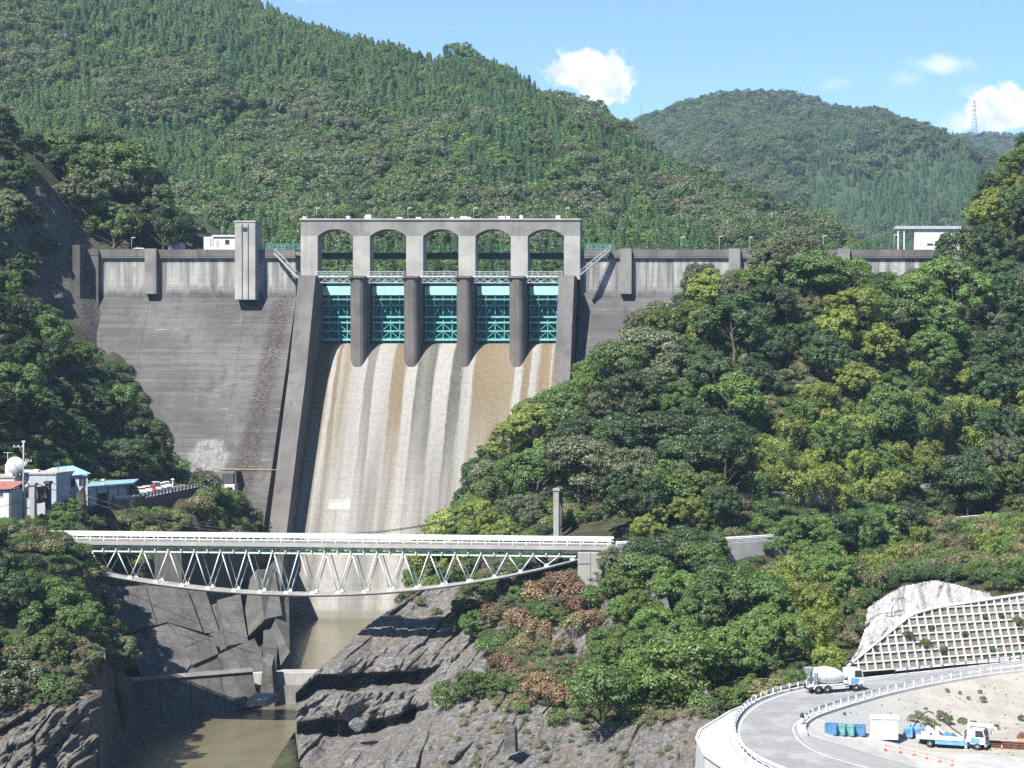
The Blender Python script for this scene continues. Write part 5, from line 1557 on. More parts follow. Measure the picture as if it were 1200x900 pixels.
AQ, AN = P(240, 742, 360), (.40, -.55, .74)
plane_slab([(126, 688), (170, 686), (184, 732), (140, 744)], .6, 4, MAT['apron'], 'apron_slab', gw, AQ, AN)
plane_slab([(171, 686), (219, 690), (238, 741), (196, 729), (185, 732)], .2, 4, MAT['apron'], 'apron_slab', gw, AQ, AN)
plane_slab([(140, 748), (196, 731), (216, 757), (224, 778), (216, 790), (166, 792)], 1.5, 4, MAT['apron'], 'apron_slab', gw, AQ, AN)
plane_slab([(197, 730), (239, 744), (246, 747), (217, 758)], .4, 4, MAT['apron'], 'apron_slab', gw, AQ, AN)
plane_slab([(217, 759), (249, 746), (256, 766), (226, 779)], 1.9, 4, MAT['apron'], 'apron_step', gw, AQ, AN)
plane_slab([(226, 780), (256, 768), (263, 788), (218, 790)], 1.2, 4, MAT['apron'], 'apron_slab', gw, AQ, AN)
plane_slab([(220, 689), (240, 690), (257, 740), (240, 742)], -.6, 4, MAT['apron'], 'apron_slab', gw, AQ, AN)
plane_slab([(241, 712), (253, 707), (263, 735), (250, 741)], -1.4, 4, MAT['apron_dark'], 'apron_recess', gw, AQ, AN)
plane_slab([(255, 703), (282, 696), (287, 730), (291, 752), (266, 757)], .9, 5, MAT['apron'], 'apron_slab', gw, AQ, AN)
plane_slab([(256, 767), (298, 748), (306, 764), (314, 787), (264, 789)], 2.6, 5, MAT['apron'], 'apron_step', gw, AQ, AN)
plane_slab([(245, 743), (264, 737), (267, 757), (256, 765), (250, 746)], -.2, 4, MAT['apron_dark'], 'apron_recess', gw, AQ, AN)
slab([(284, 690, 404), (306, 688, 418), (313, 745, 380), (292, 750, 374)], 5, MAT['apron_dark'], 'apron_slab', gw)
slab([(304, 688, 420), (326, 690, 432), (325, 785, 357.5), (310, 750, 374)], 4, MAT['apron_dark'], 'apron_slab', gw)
# side wall of the basin that carries on towards the bridge
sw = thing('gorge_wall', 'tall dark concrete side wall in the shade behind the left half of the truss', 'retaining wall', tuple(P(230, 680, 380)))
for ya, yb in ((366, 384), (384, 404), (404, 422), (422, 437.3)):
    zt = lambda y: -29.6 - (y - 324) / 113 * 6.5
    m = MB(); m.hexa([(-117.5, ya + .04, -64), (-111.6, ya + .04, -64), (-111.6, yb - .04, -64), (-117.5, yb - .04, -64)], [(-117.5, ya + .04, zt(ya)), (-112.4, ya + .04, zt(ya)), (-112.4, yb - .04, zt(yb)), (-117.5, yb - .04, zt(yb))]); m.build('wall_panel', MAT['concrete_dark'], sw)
# basin wall in line with the chute wall
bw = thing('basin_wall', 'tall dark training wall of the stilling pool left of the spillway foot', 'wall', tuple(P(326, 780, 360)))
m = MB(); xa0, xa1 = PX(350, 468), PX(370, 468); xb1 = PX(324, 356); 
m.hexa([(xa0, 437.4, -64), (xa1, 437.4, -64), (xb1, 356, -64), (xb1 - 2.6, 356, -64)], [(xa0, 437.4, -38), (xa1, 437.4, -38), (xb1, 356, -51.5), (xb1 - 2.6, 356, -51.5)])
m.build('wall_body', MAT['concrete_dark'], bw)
m = MB(); q = P(316, 782, 351); m.hexa([(q.x - 2, 350, -62), (q.x + 1.4, 350, -62), (q.x + 1.2, 355.9, -62), (q.x - 2, 355.9, -62)], [(q.x - 1.2, 351, q.z + 1), (q.x + .5, 350.6, q.z + .2), (q.x + .6, 352, q.z + 2), (q.x - .8, 352.4, q.z + 2.4)]); m.build('broken_end', MAT['apron'], bw)
# lower left wall and weir
lw = thing('river_wall', 'sloping concrete river wall with a shaded left half below the broken apron', 'retaining wall', tuple(P(250, 830, 340)))
RQ, RN = P(298, 800, 350), (.5, -.66, .56)
for pl_ in ([(150, 798), (186, 795), (190, 872), (150, 895)], [(187, 795), (222, 792), (226, 852), (191, 871)], [(223, 792), (258, 789), (264, 838), (227, 851)], [(259, 789), (296, 786), (302, 826), (265, 837)]): plane_slab(pl_, 0, 4, MAT['apron'], 'wall_panel', lw, RQ, RN)
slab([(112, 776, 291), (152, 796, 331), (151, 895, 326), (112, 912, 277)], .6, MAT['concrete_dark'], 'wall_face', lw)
plane_slab([(148, 794), (296, 782.5), (297, 787), (149, 799)], .5, 2.5, MAT['concrete'], 'coping', lw, RQ, RN)
m = MB()
n_ = 14
arc = [(math.cos(math.pi * k / n_), math.sin(math.pi * k / n_)) for k in range(n_ + 1)]
q = P(134, 850, 303); m.hexa([(q.x + a * 1.7, 301.5, (q.z + 4 + b * 2.2) if 0 < k < n_ else q.z - 7) for k, (a, b) in enumerate(arc)], [(q.x + a * 1.7, 304, (q.z + 4 + b * 2.2) if 0 < k < n_ else q.z - 7) for k, (a, b) in enumerate(arc)]); m.build('arch_recess', MAT['black'], lw)  # solid black arch, painted in for the shade inside a recess
we = thing('weir', 'low pale concrete weir across the river between the two pools', 'weir', tuple(P(330, 800, 348)))
m = MB(); m.box((PX(290, 354), 354, -65), (PX(400, 354), 358, PZ(788, 354)), bev=.12); m.build('weir_body', MAT['concrete_light'], we)
m = MB(); m.box((PX(298, 353), 353.4, -65), (PX(400, 353), 353.99, PZ(803, 353.4))); m.build('weir_step', MAT['concrete'], we)
m = MB(); m.hexa([P(290, 826, 340), P(312, 828, 338), P(328, 820, 343), P(306, 818, 345)], [P(290, 818, 340), P(312, 820, 338), P(327, 812, 343), P(300, 812, 345)]); 
tag(m.build('broken_slab', MAT['concrete_light'], origin=P(310, 824, 341)), 'flat broken concrete slab lying in the river in front of the weir', 'concrete slab')
# loose boulders by the broken end
def rock(name, c, r, seed, mat, label, cat='boulder', sq=(1, 1, .8), group=None):
    rr = np.random.default_rng(seed); m = MB(); import bmesh
    bm = bmesh.new(); bmesh.ops.create_icosphere(bm, subdivisions=3, radius=1.0)
    pl = unit(rr.normal(size=(10, 3))); dd = rr.uniform(.55, .9, 10)
    for v in bm.verts:
        p = np.array(v.co); 
        for a, d_ in zip(pl, dd):
            e = p @ a - d_
            if e > 0: p = p - a * e * .9
        nz_ = mnoise.fractal(Vector(p) * 1.7 + Vector((seed, 0, 0)), 1, 2, 4)
        p = p * (1 + .12 * nz_); v.co = Vector(p * np.array(sq) * r)
    me = bpy.data.meshes.new(name); bm.to_mesh(me); bm.free(); me.materials.append(mat)
    o = link(bpy.data.objects.new(name, me)); o.location = c; return tag(o, label, cat, group)
rock('boulder', P(283, 822, 341), 1.3, 3, MAT['rock'], 'dark rough boulder at the foot of the river wall beside the broken slab')
rock('boulder', P(230, 716, 372), 1.8, 4, MAT['rock'], 'pale jagged rock left of the stepped apron slabs under the bridge', sq=(.8, 1, 1.3))
rock('boulder', P(420, 850, 291), 1.5, 5, MAT['rock'], 'grey block of rock under the overhanging ledge by the water')
q = P(598, 872, 262); m = MB(); m.hexa([q + Vector(v) for v in ((-.9, -.7, -1), (.8, -.9, -1), (1, .8, -1), (-.8, .9, -1))], [q + Vector(v) for v in ((-.6, -.5, 2.5), (.7, -.6, 2.2), (.8, .6, 2.4), (-.5, .7, 2.7))]); tag(m.build('boulder', MAT['rock'], origin=q), 'upright grey block standing on the rock slope above the water', 'boulder')
# ================================================================== houses and car park on the left terrace
def window_on(b, x0, x1, y, z0, z1, mull=1):
    """window in a wall facing the camera: frame with panes set in it"""
    m = MB(); e = .09
    m.box((x0 - e, y - .06, z0 - e), (x1 + e, y - .005, z0)); m.box((x0 - e, y - .06, z1), (x1 + e, y - .005, z1 + e)); m.box((x0 - e, y - .06, z0), (x0, y - .005, z1)); m.box((x1, y - .06, z0), (x1 + e, y - .005, z1))
    w = m.build('window', MAT['silver'], b); n = mull + 1
    for k in range(n):
        m = MB(); m.box((x0 + (x1 - x0) * k / n + .03, y - .03, z0), (x0 + (x1 - x0) * (k + 1) / n - .03, y - .007, z1)); m.build('pane', MAT['glass'], w)
    return w


# white flat roofed office with the dish
Y0 = 350
b = thing('office_building', 'white flat roofed office block below the dish antenna at the left edge', 'building', tuple(P(30, 612, Y0)))
m = MB(); m.box((PX(-25, Y0), Y0, -30), (PX(17, Y0), Y0 + 12, PZ(560.5, Y0)), bev=.05); m.build('wall', MAT['white_wall'], b)
m = MB(); m.box((PX(17, Y0) + .01, Y0 + 2.5, -30), (PX(66, Y0 + 2.5), Y0 + 12, PZ(556, Y0 + 2.5)), bev=.05); m.build('wall', MAT['grey_wall'], b)
m = MB(); m.box((PX(-25, Y0), Y0 - .15, PZ(560.5, Y0) + .01), (PX(17, Y0) + .15, Y0 + 12, PZ(558.5, Y0))); m.box((PX(17, Y0) + .16, Y0 + 2.3, PZ(556, Y0 + 2.5) + .01), (PX(66, Y0 + 2.5) + .1, Y0 + 12.1, PZ(554, Y0 + 2.5))); m.build('roof', MAT['concrete_light'], b)
window_on(b, PX(20, Y0 + 2.5), PX(27, Y0 + 2.5), Y0 + 2.5, PZ(580, Y0 + 2.5), PZ(568, Y0 + 2.5))
window_on(b, PX(30, Y0 + 2.5), PX(34, Y0 + 2.5), Y0 + 2.5, PZ(584, Y0 + 2.5), PZ(570, Y0 + 2.5), 0)
window_on(b, PX(20, Y0 + 2.5), PX(25, Y0 + 2.5), Y0 + 2.5, PZ(600, Y0 + 2.5), PZ(591, Y0 + 2.5), 0)
for px in (32, 38, 44):
    m = MB(); x = PX(px, 356); m.box((x - .5, 355, PZ(554, 356)), (x + .5, 356, PZ(554, 356) + random.uniform(.5, 1.0)), bev=.05); m.build('roof_unit', MAT['white_wall'], b)
# dish antenna on its pedestal
d = thing('dish_antenna', 'big round white dish antenna standing on the office roof beside the pole', 'dish antenna', tuple(P(17, 556, 352)))
m = MB(); q = P(17.5, 545, 351); prof = [(r_ * 1.55, .62 * (1 - (r_) ** 2)) for r_ in (1, .97, .9, .75, .55, .3, .05)]
M_ = Matrix.Translation(q) @ Euler((math.radians(80), 0, math.radians(14)), 'XYZ').to_matrix().to_4x4()
m.lathe([(1.56, -.08)] + prof, 28, M_); m.build('reflector', MAT['white_paint'], d)
m = MB(); fp = M_ @ Vector((0, 0, 1.6))
m.tube(q, fp, .06, 6); m.lathe([(.1, 1.4), (.22, 1.55), (.18, 1.8)], 10, M_); m.build('feed_horn', MAT['white_steel'], d)
m = MB(); m.box((PX(9, 352) - .7, 352.5, PZ(560, 352)), (PX(9, 352) + .7, 354, PZ(544, 352)), bev=.05); m.build('cabin', MAT['white_wall'], d)
m = MB(); m.tube((q.x, 352.4, PZ(559, 352)), (q.x, 352.0, q.z), .25, 8); m.build('pedestal', MAT['grey_steel'], d)
# antenna bars on the roof
a = thing('roof_antenna', 'thin T shaped antenna on the office roof behind the dish', 'antenna', tuple(P(9, 560, 355)))
m = MB(); q = P(9, 560, 355); m.tube(q, P(9, 530, 355), .06, 5); m.build('mast', MAT['grey_steel'], a)
m = MB(); m.tube(P(4, 530.5, 355), P(15, 530.5, 355), .07, 5); m.build('bar', MAT['grey_steel'], a)
# house with red roof at the edge
Y1 = 338
b = thing('red_roofed_house', 'small house with a red sheet roof at the left edge below the dish', 'house', tuple(P(4, 612, Y1)))
m = MB(); m.box((PX(-30, Y1), Y1, -30), (PX(12, Y1), Y1 + 7, PZ(575, Y1))); m.build('wall', MAT['white_wall'], b)
m = MB(); m.hexa([(PX(-32, Y1), Y1 - .5, PZ(575, Y1)), (PX(15, Y1), Y1 - .5, PZ(573, Y1)), (PX(13, Y1), Y1 + 7, PZ(567.5, Y1)), (PX(-32, Y1), Y1 + 7, PZ(567.5, Y1))], [(PX(-32, Y1), Y1 - .5, PZ(575, Y1) + .14), (PX(15, Y1), Y1 - .5, PZ(573, Y1) + .14), (PX(13, Y1), Y1 + 7, PZ(567, Y1) + .14), (PX(-32, Y1), Y1 + 7, PZ(567, Y1) + .14)]); m.build('roof', MAT['red_roof'], b)
window_on(b, PX(-2, Y1), PX(3.5, Y1), Y1, PZ(582, Y1), PZ(577.5, Y1))
m = MB(); m.tube((PX(11, Y1), Y1 - .1, -28), (PX(11, Y1), Y1 - .1, PZ(575, Y1)), .06, 6); m.build('downpipe', MAT['dark_steel'], b)
# blue roofed house: long eave towards the camera, gable to the left
Y2 = 360
b = thing('blue_roofed_house', 'white two storey house with a pale blue sheet metal roof left of the car park', 'house', tuple(P(85, 600, Y2)))
xa, xb, xc = PX(51, Y2), PX(79, Y2), PX(103, Y2 )
ze, zr_ = PZ(558, Y2), PZ(546.5, Y2)
KS = PX(84, Y2) / Y2                              # the house stands turned towards the camera: its depth runs along the line of sight
def D2(x, d): return x + KS * d * 1.04
m = MB(); m.hexa([(xa + .8, Y2, -30), (xc - .05, Y2, -30), (D2(xc, 8), Y2 + 8, -30), (D2(xa, 8), Y2 + 8, -30)], [(xa + .8, Y2, ze), (xc - .05, Y2, ze), (D2(xc, 8), Y2 + 8, ze), (D2(xa, 8), Y2 + 8, ze)]); m.build('wall', MAT['grey_wall'], b)
m = MB(); m.hexa([(xa + .55, Y2 - .02, -30), (xb, Y2 - .02, -30), (xb, Y2 + .5, -30), (xa + .55, Y2 + .5, -30)], [(xa + .55, Y2 - .02, ze - .4), (xb, Y2 - .02, ze), (xb, Y2 + .5, ze), (xa + .55, Y2 + .5, ze - .4)]); m.build('gable_wall', MAT['white_wall'], b)
yr = Y2 + 5
ra, rb = Vector((xb - .3, Y2 - .6, ze)), Vector((xc + .7, Y2 - .6, ze + .45)); rc_, rd = Vector((PX(85, yr), yr, PZ(546.5, yr))), Vector((PX(62, yr), yr, PZ(549, yr)))
m = MB(); up = Vector((0, 0, .16)); m.hexa([ra, rb, rc_, rd], [ra + up, rb + up, rc_ + up, rd + up]); rf = m.build('roof', MAT['blue_roof'], b)
for k in range(1, 12):
    m = MB(); p = ra.lerp(rb, k / 12) + up; q = rd.lerp(rc_, k / 12) + up; m.bar(p, q, .06, .08); m.build('roof_seam', MAT['blue_roof'], rf)
m = MB(); le, lf = Vector((xa, Y2 - .5, ze - .9)), Vector((PX(50, yr), yr, PZ(553.5, yr))); m.hexa([le, ra + Vector((-.05, 0, 0)), rd, lf], [le + up, ra + up + Vector((-.05, 0, 0)), rd + up, lf + up]); m.build('roof', MAT['white_wall'], b)
m = MB(); m.hexa([(D2(xa, 5), yr + .05, ze - .5), (D2(xc, 5), yr + .05, ze - .5), (D2(xc, 8.4), Y2 + 8.4, ze + .1), (D2(xa, 8.4), Y2 + 8.4, ze + .1)], [tuple(lf), tuple(rc_), (D2(xc, 8.4), Y2 + 8.4, ze + .3), (D2(xa, 8.4), Y2 + 8.4, ze + .3)]); m.build('roof', MAT['blue_roof'], b)
window_on(b, PX(80.5, Y2), PX(88.5, Y2), Y2, PZ(571, Y2), PZ(561, Y2)); window_on(b, PX(92.5, Y2), PX(101, Y2), Y2, PZ(570, Y2), PZ(559.5, Y2))
m = MB(); m.tube((PX(63.5, Y2), Y2 + 2, PZ(552, Y2)), (PX(63.5, Y2), Y2 + 2, PZ(538, Y2)), .07, 6); m.build('flue', MAT['dark_steel'], b)
# garage with a lean-to roof
Y3 = 372
b = thing('long_garage', 'low grey garage with flat pale blue roof and dark open bay beside car park', 'garage', tuple(P(128, 592, Y3)))
ga, gb, gc_, gd = Vector((PX(104, 372), 372, 0)), Vector((PX(150, 385), 385, 0)), Vector((PX(156, 394), 394, 0)), Vector((PX(108, 384), 384, 0))
def gq(z0, z1, z2, z3): return [Vector((p.x, p.y, z)) for p, z in zip((ga, gb, gc_, gd), (z0, z1, z2, z3))]
zA, zB = PZ(572, 372), PZ(567.5, 385)
m = MB(); m.hexa(gq(-26, -26, -26, -26), gq(zA, zB, zB, zA)); m.build('wall', MAT['grey_wall'], b)
m = MB(); ex = Vector((-.3, -.9, 0)); ey = Vector((1.2, -.6, 0)); r4 = [ga + ex, gb + ey, gc_ + Vector((1, .5, 0)), gd + Vector((-.4, .5, 0))]; zz = (zA, zB, zB + .3, zA + .3)
m.hexa([Vector((p.x, p.y, z + .01)) for p, z in zip(r4, zz)], [Vector((p.x, p.y, z + .34)) for p, z in zip(r4, zz)]); m.build('roof', MAT['blue_roof'], b)
def on_wall(u, z, d): p = ga.lerp(gb, u); n = Vector((gb.y - ga.y, -(gb.x - ga.x), 0)).normalized(); n = n if n.y < 0 else -n; return Vector((p.x, p.y, z)) + n * d
m = MB(); m.hexa([on_wall(.22, -25, .02), on_wall(.46, -25, .02), on_wall(.46, -25, .06), on_wall(.22, -25, .06)], [on_wall(.22, zA - 1.3, .02), on_wall(.46, zA - 1.2, .02), on_wall(.46, zA - 1.2, .06), on_wall(.22, zA - 1.3, .06)]); m.build('open_bay', MAT['black'], b)
for u in (.02, .2, .48, .74, .98): m = MB(); m.bar(on_wall(u, -25, .08), on_wall(u, zA - .05, .08), .18, .14, (0, 1, 0)); m.build('wall_post', MAT['concrete'], b)

# car park
MAT['lot'] = paint('car_park_asphalt', (0.16, 0.16, 0.165), 0.9, 0.15)
m = MB(); e = [(PX(98, 374), 374, -23.35), (PX(160, 385), 385, -23.2), (PX(238, 421), 421, -22.5), (PX(214, 432), 432, -22.6), (PX(150, 406), 406, -23), (PX(98, 392), 392, -23.2)]
m.hexa([(x, y, z - 4) for x, y, z in e], e); tag(m.build('car_park', MAT['lot']), 'grey asphalt car park on the left terrace', kind='structure')
def park_z(y): return -23.3 + (y - 378) / 43 * .8
MAT['brick_brown'] = concrete('brown_masonry', (0.13, 0.105, 0.085))
rw = [(PX(98, 373), 373, -23.25), (PX(112, 376.5), 376.5, -23.2), (PX(160, 384.4), 384.4, -23.15), (PX(200, 402.5), 402.5, -22.9), (PX(238, 420.5), 420.5, -22.5)]
m = MB()
for a, c in zip(rw[:-1], rw[1:]):
    a = Vector(a); c = Vector(c); dn = Vector((0, 0, 4.2)); k = Vector((0, -.5, 0)); m.hexa([a - dn + k * 2, c - dn + k * 2, c - dn, a - dn], [a + k, c + k, c + Vector((0, -.1, 0)), a + Vector((0, -.1, 0))])
tag(m.build('retaining_wall', MAT['brick_brown'], origin=rw[1]), 'dark brown retaining wall along the front edge of the car park', 'retaining wall')
fn = thing('car_park_fence', 'dark posted rail fence along the front edge of the car park', 'fence', rw[0]); DD = dense(rw, 1.9)
pm = MB(); pm.box((-.12, -.12, 0), (.12, .12, 1.0)); pm.box((-.16, -.16, .62), (.16, .16, .95)); pm = pm.mesh('fence_post', MAT['dark_steel'])
for p in DD: o = link(bpy.data.objects.new('fence_post', pm)); o.parent = fn; o.location = Vector(p) - Vector(rw[0]) + Vector((0, -.25, 0))
for zz in (.45, .85):
    m = MB()
    for a, c in zip(DD[:-1], DD[1:]): m.bar(Vector(a) + Vector((0, -.25, zz)), Vector(c) + Vector((0, -.25, zz)), .06, .1)
    m.build('rail', MAT['grey_steel'], fn)
g2 = guardrail('guardrail', 'pale guardrail along the far side of the car park fence above the gorge', [(x, y + 1.2, z) for x, y, z in rw], 0, 0, 'guardrails', h=.75)
for px, Yl, zt, lb in ((121, 377, 561.5, 'pale post with a boxy lamp head in front of the long garage'), (202.5, 404, 561, 'pale lamp post with a boxy head at the edge of the car park')):
    l = thing('park_lamp', lb, 'street lamp', (PX(px, Yl), Yl, -23.2)); m = MB(); H = PZ(zt, Yl) + 23.2
    m.tube((0, 0, 0), (0, 0, H - .35), .16, 8); m.build('post', MAT['grey_steel'], l, True); m = MB(); m.box((-.3, -.3, H - .34), (.3, .3, H), bev=.05); m.build('lamp_head', MAT['white_steel'], l, True)


def car(loc, rz, mat, label, van=False):
    c = thing('parked_car', label, 'car', loc, rz, 'cars in the car park')
    m = MB(); sec = [(-2.05, .35, .75), (-1.95, .28, .95), (-1.2, .28, 1.0), (-.9, .28, 1.05), (.7, .28, .98), (1.85, .28, .82), (2.05, .35, .6)]
    for (a, z0, z1), (b_, z2, z3) in zip(sec[:-1], sec[1:]):
        m.hexa([(a, -.82, z0), (b_, -.82, z2), (b_, .82, z2), (a, .82, z0)], [(a, -.78, z1), (b_, -.78, z3), (b_, .78, z3), (a, .78, z1)])
    h = 1.9 if van else 1.48; f = 1.5 if van else .75
    m.hexa([(-1.85, -.77, .95), (f, -.77, .95), (f, .77, .95), (-1.85, .77, .95)], [(-1.55, -.62, h), (f - .75, -.62, h), (f - .75, .62, h), (-1.55, .62, h)])
    m.build('body', mat, c, True)
    m = MB(); m.hexa([(-1.76, -.775, 1.05), (f - .12, -.775, 1.05), (f - .12, .775, 1.05), (-1.76, .775, 1.05)], [(-1.6, -.665, h - .1), (f - .68, -.665, h - .1), (f - .68, .665, h - .1), (-1.6, .665, h - .1)])
    m.hexa([(f - .2, -.7, 1.02), (f + .03, -.7, 1.02), (f + .03, .7, 1.02), (f - .2, .7, 1.02)], [(f - .8, -.58, h - .08), (f - .66, -.58, h - .08), (f - .66, .58, h - .08), (f - .8, .58, h - .08)])
    m.build('window', MAT['glass'], c, True)
    for sx in (-1.25, 1.25):
        for sy in (-.78, .78): m = MB(); m.tube((sx, sy - .1, .32), (sx, sy + .1, .32), .32, 14); m.build('wheel', MAT['black'], c, True)
    for sy in (-.6, .6): m = MB(); m.box((2.0, sy - .14, .6), (2.07, sy + .14, .74)); m.build('headlight', MAT['silver'], c, True)
    return c


for px, Yc, mt, lb, vn in ((166, 398, 'silver', 'pale silver hatchback parked nearest the small tree in the car park', 0), (172, 401, 'white_paint', 'white car parked second from the small tree, nose to the slope', 0),
                           (177.5, 404, 'red', 'dark red car parked between white cars in the car park', 0), (183, 407.5, 'white_paint', 'tall white van parked right of the red car', 1),
                           (189, 411, 'silver', 'silver car parked right of the tall white van', 0), (195, 414.5, 'white_paint', 'white car parked last in the row below the dark trees', 0)):
    car((PX(px, Yc), Yc, park_z(Yc) + .02), math.radians(-62), MAT[mt], lb, vn)
# utility pole and wires
p0 = P(27.5, 607, 342)
up_ = thing('utility_pole', 'tall pale concrete utility pole with cross arms and insulators beside the dish antenna', 'utility pole', tuple(p0)); H = P(27.5, 517, 342).z - p0.z
m = MB(); m.tube((0, 0, -1), (0, 0, H), .2, 10, .13); m.build('pole', MAT['concrete_light'], up_, True)
for z, w_, a_ in ((H - .25, .55, 0), (H - 1.0, 1.9, -.9), (H - 3.6, 1.2, .9), (H - 12.0, 1.3, 0.6)):
    m = MB(); m.box((a_ - w_ * .5, -.08, z - .06), (a_ + w_ * .5, .08, z + .06)); ar = m.build('cross_arm', MAT['grey_steel'], up_, True)
    for k in range(3): m = MB(); x = a_ + (k - 1) * w_ * .4; m.lathe([(.08, z + .06), (.12, z + .15), (.08, z + .24), (.1, z + .32)], 8, Matrix.Translation((x, 0, 0))); m.build('insulator', MAT['white_steel'], ar, True)
m = MB(); m.tube((-.75, 0, H - 1), (-.1, 0, H - 2.4), .04, 4); m.build('strut', MAT['grey_steel'], up_, True)
m = MB(); m.lathe([(.3, -0.5), (.32, .1), (.3, .5)], 12, Matrix.Translation((.45, 0, H - 4.2))); m.build('transformer', MAT['grey_steel'], up_, True)
m = MB(); m.lathe([(.15, -.15), (.3, 0), (.25, .2), (.05, .3)], 12, Matrix.Translation((-.35, 0, H - 10.6))); m.build('lamp_head', MAT['white_steel'], up_, True)
for k, (a, c, lb) in enumerate(((P(27, 518, 342), P(-40, 514, 335), 'upper power line running left from the top of the utility pole'), (P(22, 524, 342), P(-40, 519, 335), 'lower power line running left from the cross arm of the utility pole'),
                                (P(31, 525, 342), P(150, 543, 420), 'power line running right from the utility pole across the dark trees'), (P(27, 585, 342), P(-40, 600, 325), 'low sagging cable in front of the red roofed house'))):
    cable('power_line', lb, a, c, .5, .035, 12, 'power line', 'power lines at the left edge')
# ================================================================== lower road, yard and slope works on the right
ZR = -41.0
t = NT('road_asphalt'); n = t.noise(1.0, 6, .65); sk = t.noise(0.5, 5, .6)
pt = t.noise(.16, 5, .6, dist=1.0)
c = t.mix(t.ramp(n, .35, .68), (0.185, 0.187, 0.190), (0.245, 0.244, 0.242)); c = t.mix(t.ramp(pt, .46, .60, 0, .7), c, (.29, .287, .28)); c = t.mix(t.ramp(sk, .56, .66, 0, .5), c, (.135, .136, .138))
t.out(c, .9); t.bump(t.noise(9, 4), .3, .03); MAT['asphalt'] = t.m
t = NT('crushed_gravel'); a_ = t.noise(0.25, 6, .65); b_ = t.noise(4.5, 7, .75); v = t.n.new('ShaderNodeTexVoronoi'); v.inputs['Scale'].default_value = 3.2; t.l.new(t.pos(), v.inputs['Vector'])
c = t.mix(t.ramp(a_, .38, .64), (0.29, 0.268, 0.232), (0.37, 0.342, 0.29)); c = t.mix(t.ramp(b_, .45, .72, 0, .7), c, (0.23, 0.222, 0.208)); c = t.mix(t.ramp(v.outputs['Distance'], .04, .12, .8, 0), c, (0.58, .56, .52))
x, y, z = t.xyz(); c = t.mix(t.math('MULTIPLY', t.ramp(x, 26, 9), .75), c, t.mix(t.ramp(b_, .3, .7), (0.23, 0.24, 0.243), (.34, .347, .345)))
t.bump(b_, .8, .15); MAT['gravel'] = t.out(c, .95)
t = NT('shotcrete'); a_ = t.noise(.5, 7, .7); b_ = t.noise(2.2, 8, .75); c = t.mix(t.ramp(a_, .35, .65), (0.36, .352, .34), (0.47, .46, .445)); c = t.mix(t.ramp(b_, .52, .7, 0, .5), c, (.27, .263, .25)); t.bump(b_, 1.0, .5); MAT['shotcrete'] = t.out(c, .95)
t = NT('white_new_concrete'); a_ = t.noise(.4, 6, .6); s_ = t.noise(1.2, 5, .6, stretch=(1, 1, .1)); c = t.mix(t.ramp(a_, .35, .65), (.36, .355, .343), (.45, .445, .43)); c = t.mix(t.ramp(s_, .55, .75, 0, .4), c, (.36, .352, .335)); t.bump(t.noise(5, 5), .3, .05); MAT['new_concrete'] = t.out(c, .85)

OUT = [(46, 285.5), (38, 280.5), (28, 274), (18, 268), (11, 263.5), (5.2, 258), (0.6, 251), (-2.2, 243), (-3.6, 234), (-3.9, 225), (-3.2, 216), (-1.6, 208), (1.6, 200), (6, 192)]
INN = [(48, 279), (40, 273.8), (30, 267.5), (21, 259), (15.5, 252.5), (10.8, 245.5), (7.3, 239.5), (4.8, 234.5), (3.5, 229), (3.6, 223), (4.6, 217), (6.6, 211.5), (10, 206), (15, 199)]
n_ = 60
def resamp(c, n): 
    D = np.array(dense(c, .8)); s = np.linspace(0, len(D) - 1, n); return [tuple(np.interp(k, np.arange(len(D)), D[:, j]) for j in range(2)) for k in s]
Oc, Ic = resamp(OUT, n_), resamp(INN, n_)
def road_z(x): return ZR + max(0, x - 12) * .012
m = MB(); m.add([(x, y, road_z(x)) for x, y in Oc] + [(x, y, road_z(x)) for x, y in Ic], [(i, i + 1, n_ + i + 1, n_ + i) for i in range(n_ - 1)])
tag(m.build('road', MAT['asphalt']), 'grey asphalt road bending round above the river', kind='structure')
# white edge lines, a sheet 4 mm above
for k, (f0, f1) in enumerate(((.055, .08), (.93, .955))):
    m = MB(); A = [(o_[0] + (i_[0] - o_[0]) * f0, o_[1] + (i_[1] - o_[1]) * f0) for o_, i_ in zip(Oc, Ic)]; B = [(o_[0] + (i_[0] - o_[0]) * f1, o_[1] + (i_[1] - o_[1]) * f1) for o_, i_ in zip(Oc, Ic)]
    m.add([(x, y, road_z(x) + .006) for x, y in A] + [(x, y, road_z(x) + .006) for x, y in B], [(i, i + 1, n_ + i + 1, n_ + i) for i in range(n_ - 1)]); tag(m.build('road_line', MAT['white_paint']), None, kind='structure')
# kerbs
def kerb(c, s, w, h, label, down=.5, mat='new_concrete', i0=0, i1=None):
    m = MB(); c = c[i0:i1]; Q = []
    for i, p in enumerate(c):
        a = Vector(c[max(0, i - 1)]); b = Vector(c[min(len(c) - 1, i + 1)]); d = (b - a).normalized(); Q.append((p[0] + d.y * s * w, p[1] - d.x * s * w))
    for i in range(len(c) - 1):
        z0, z1 = road_z(c[i][0]), road_z(c[i + 1][0])
        m.hexa([(*c[i], z0 - down), (*c[i + 1], z1 - down), (*Q[i + 1], z1 - down), (*Q[i], z0 - down)], [(*c[i], z0 + h), (*c[i + 1], z1 + h), (*Q[i + 1], z1 + h), (*Q[i], z0 + h)])
    tag(m.build('kerb', MAT[mat]), label, kind='structure')
kerb(Oc, 1, .7, .16, 'pale kerb along the outer edge of the lower road', 1.2)
kerb(Ic, -1, 1.1, .28, 'broad pale kerb along the inner edge of the lower road', 1.4, i1=44)
guardrail('guardrail', 'white guardrail round the outside of the bend of the lower road', [(x + .25, y, road_z(x)) for x, y in OUT[5:]], .35, .14, 'guardrails')
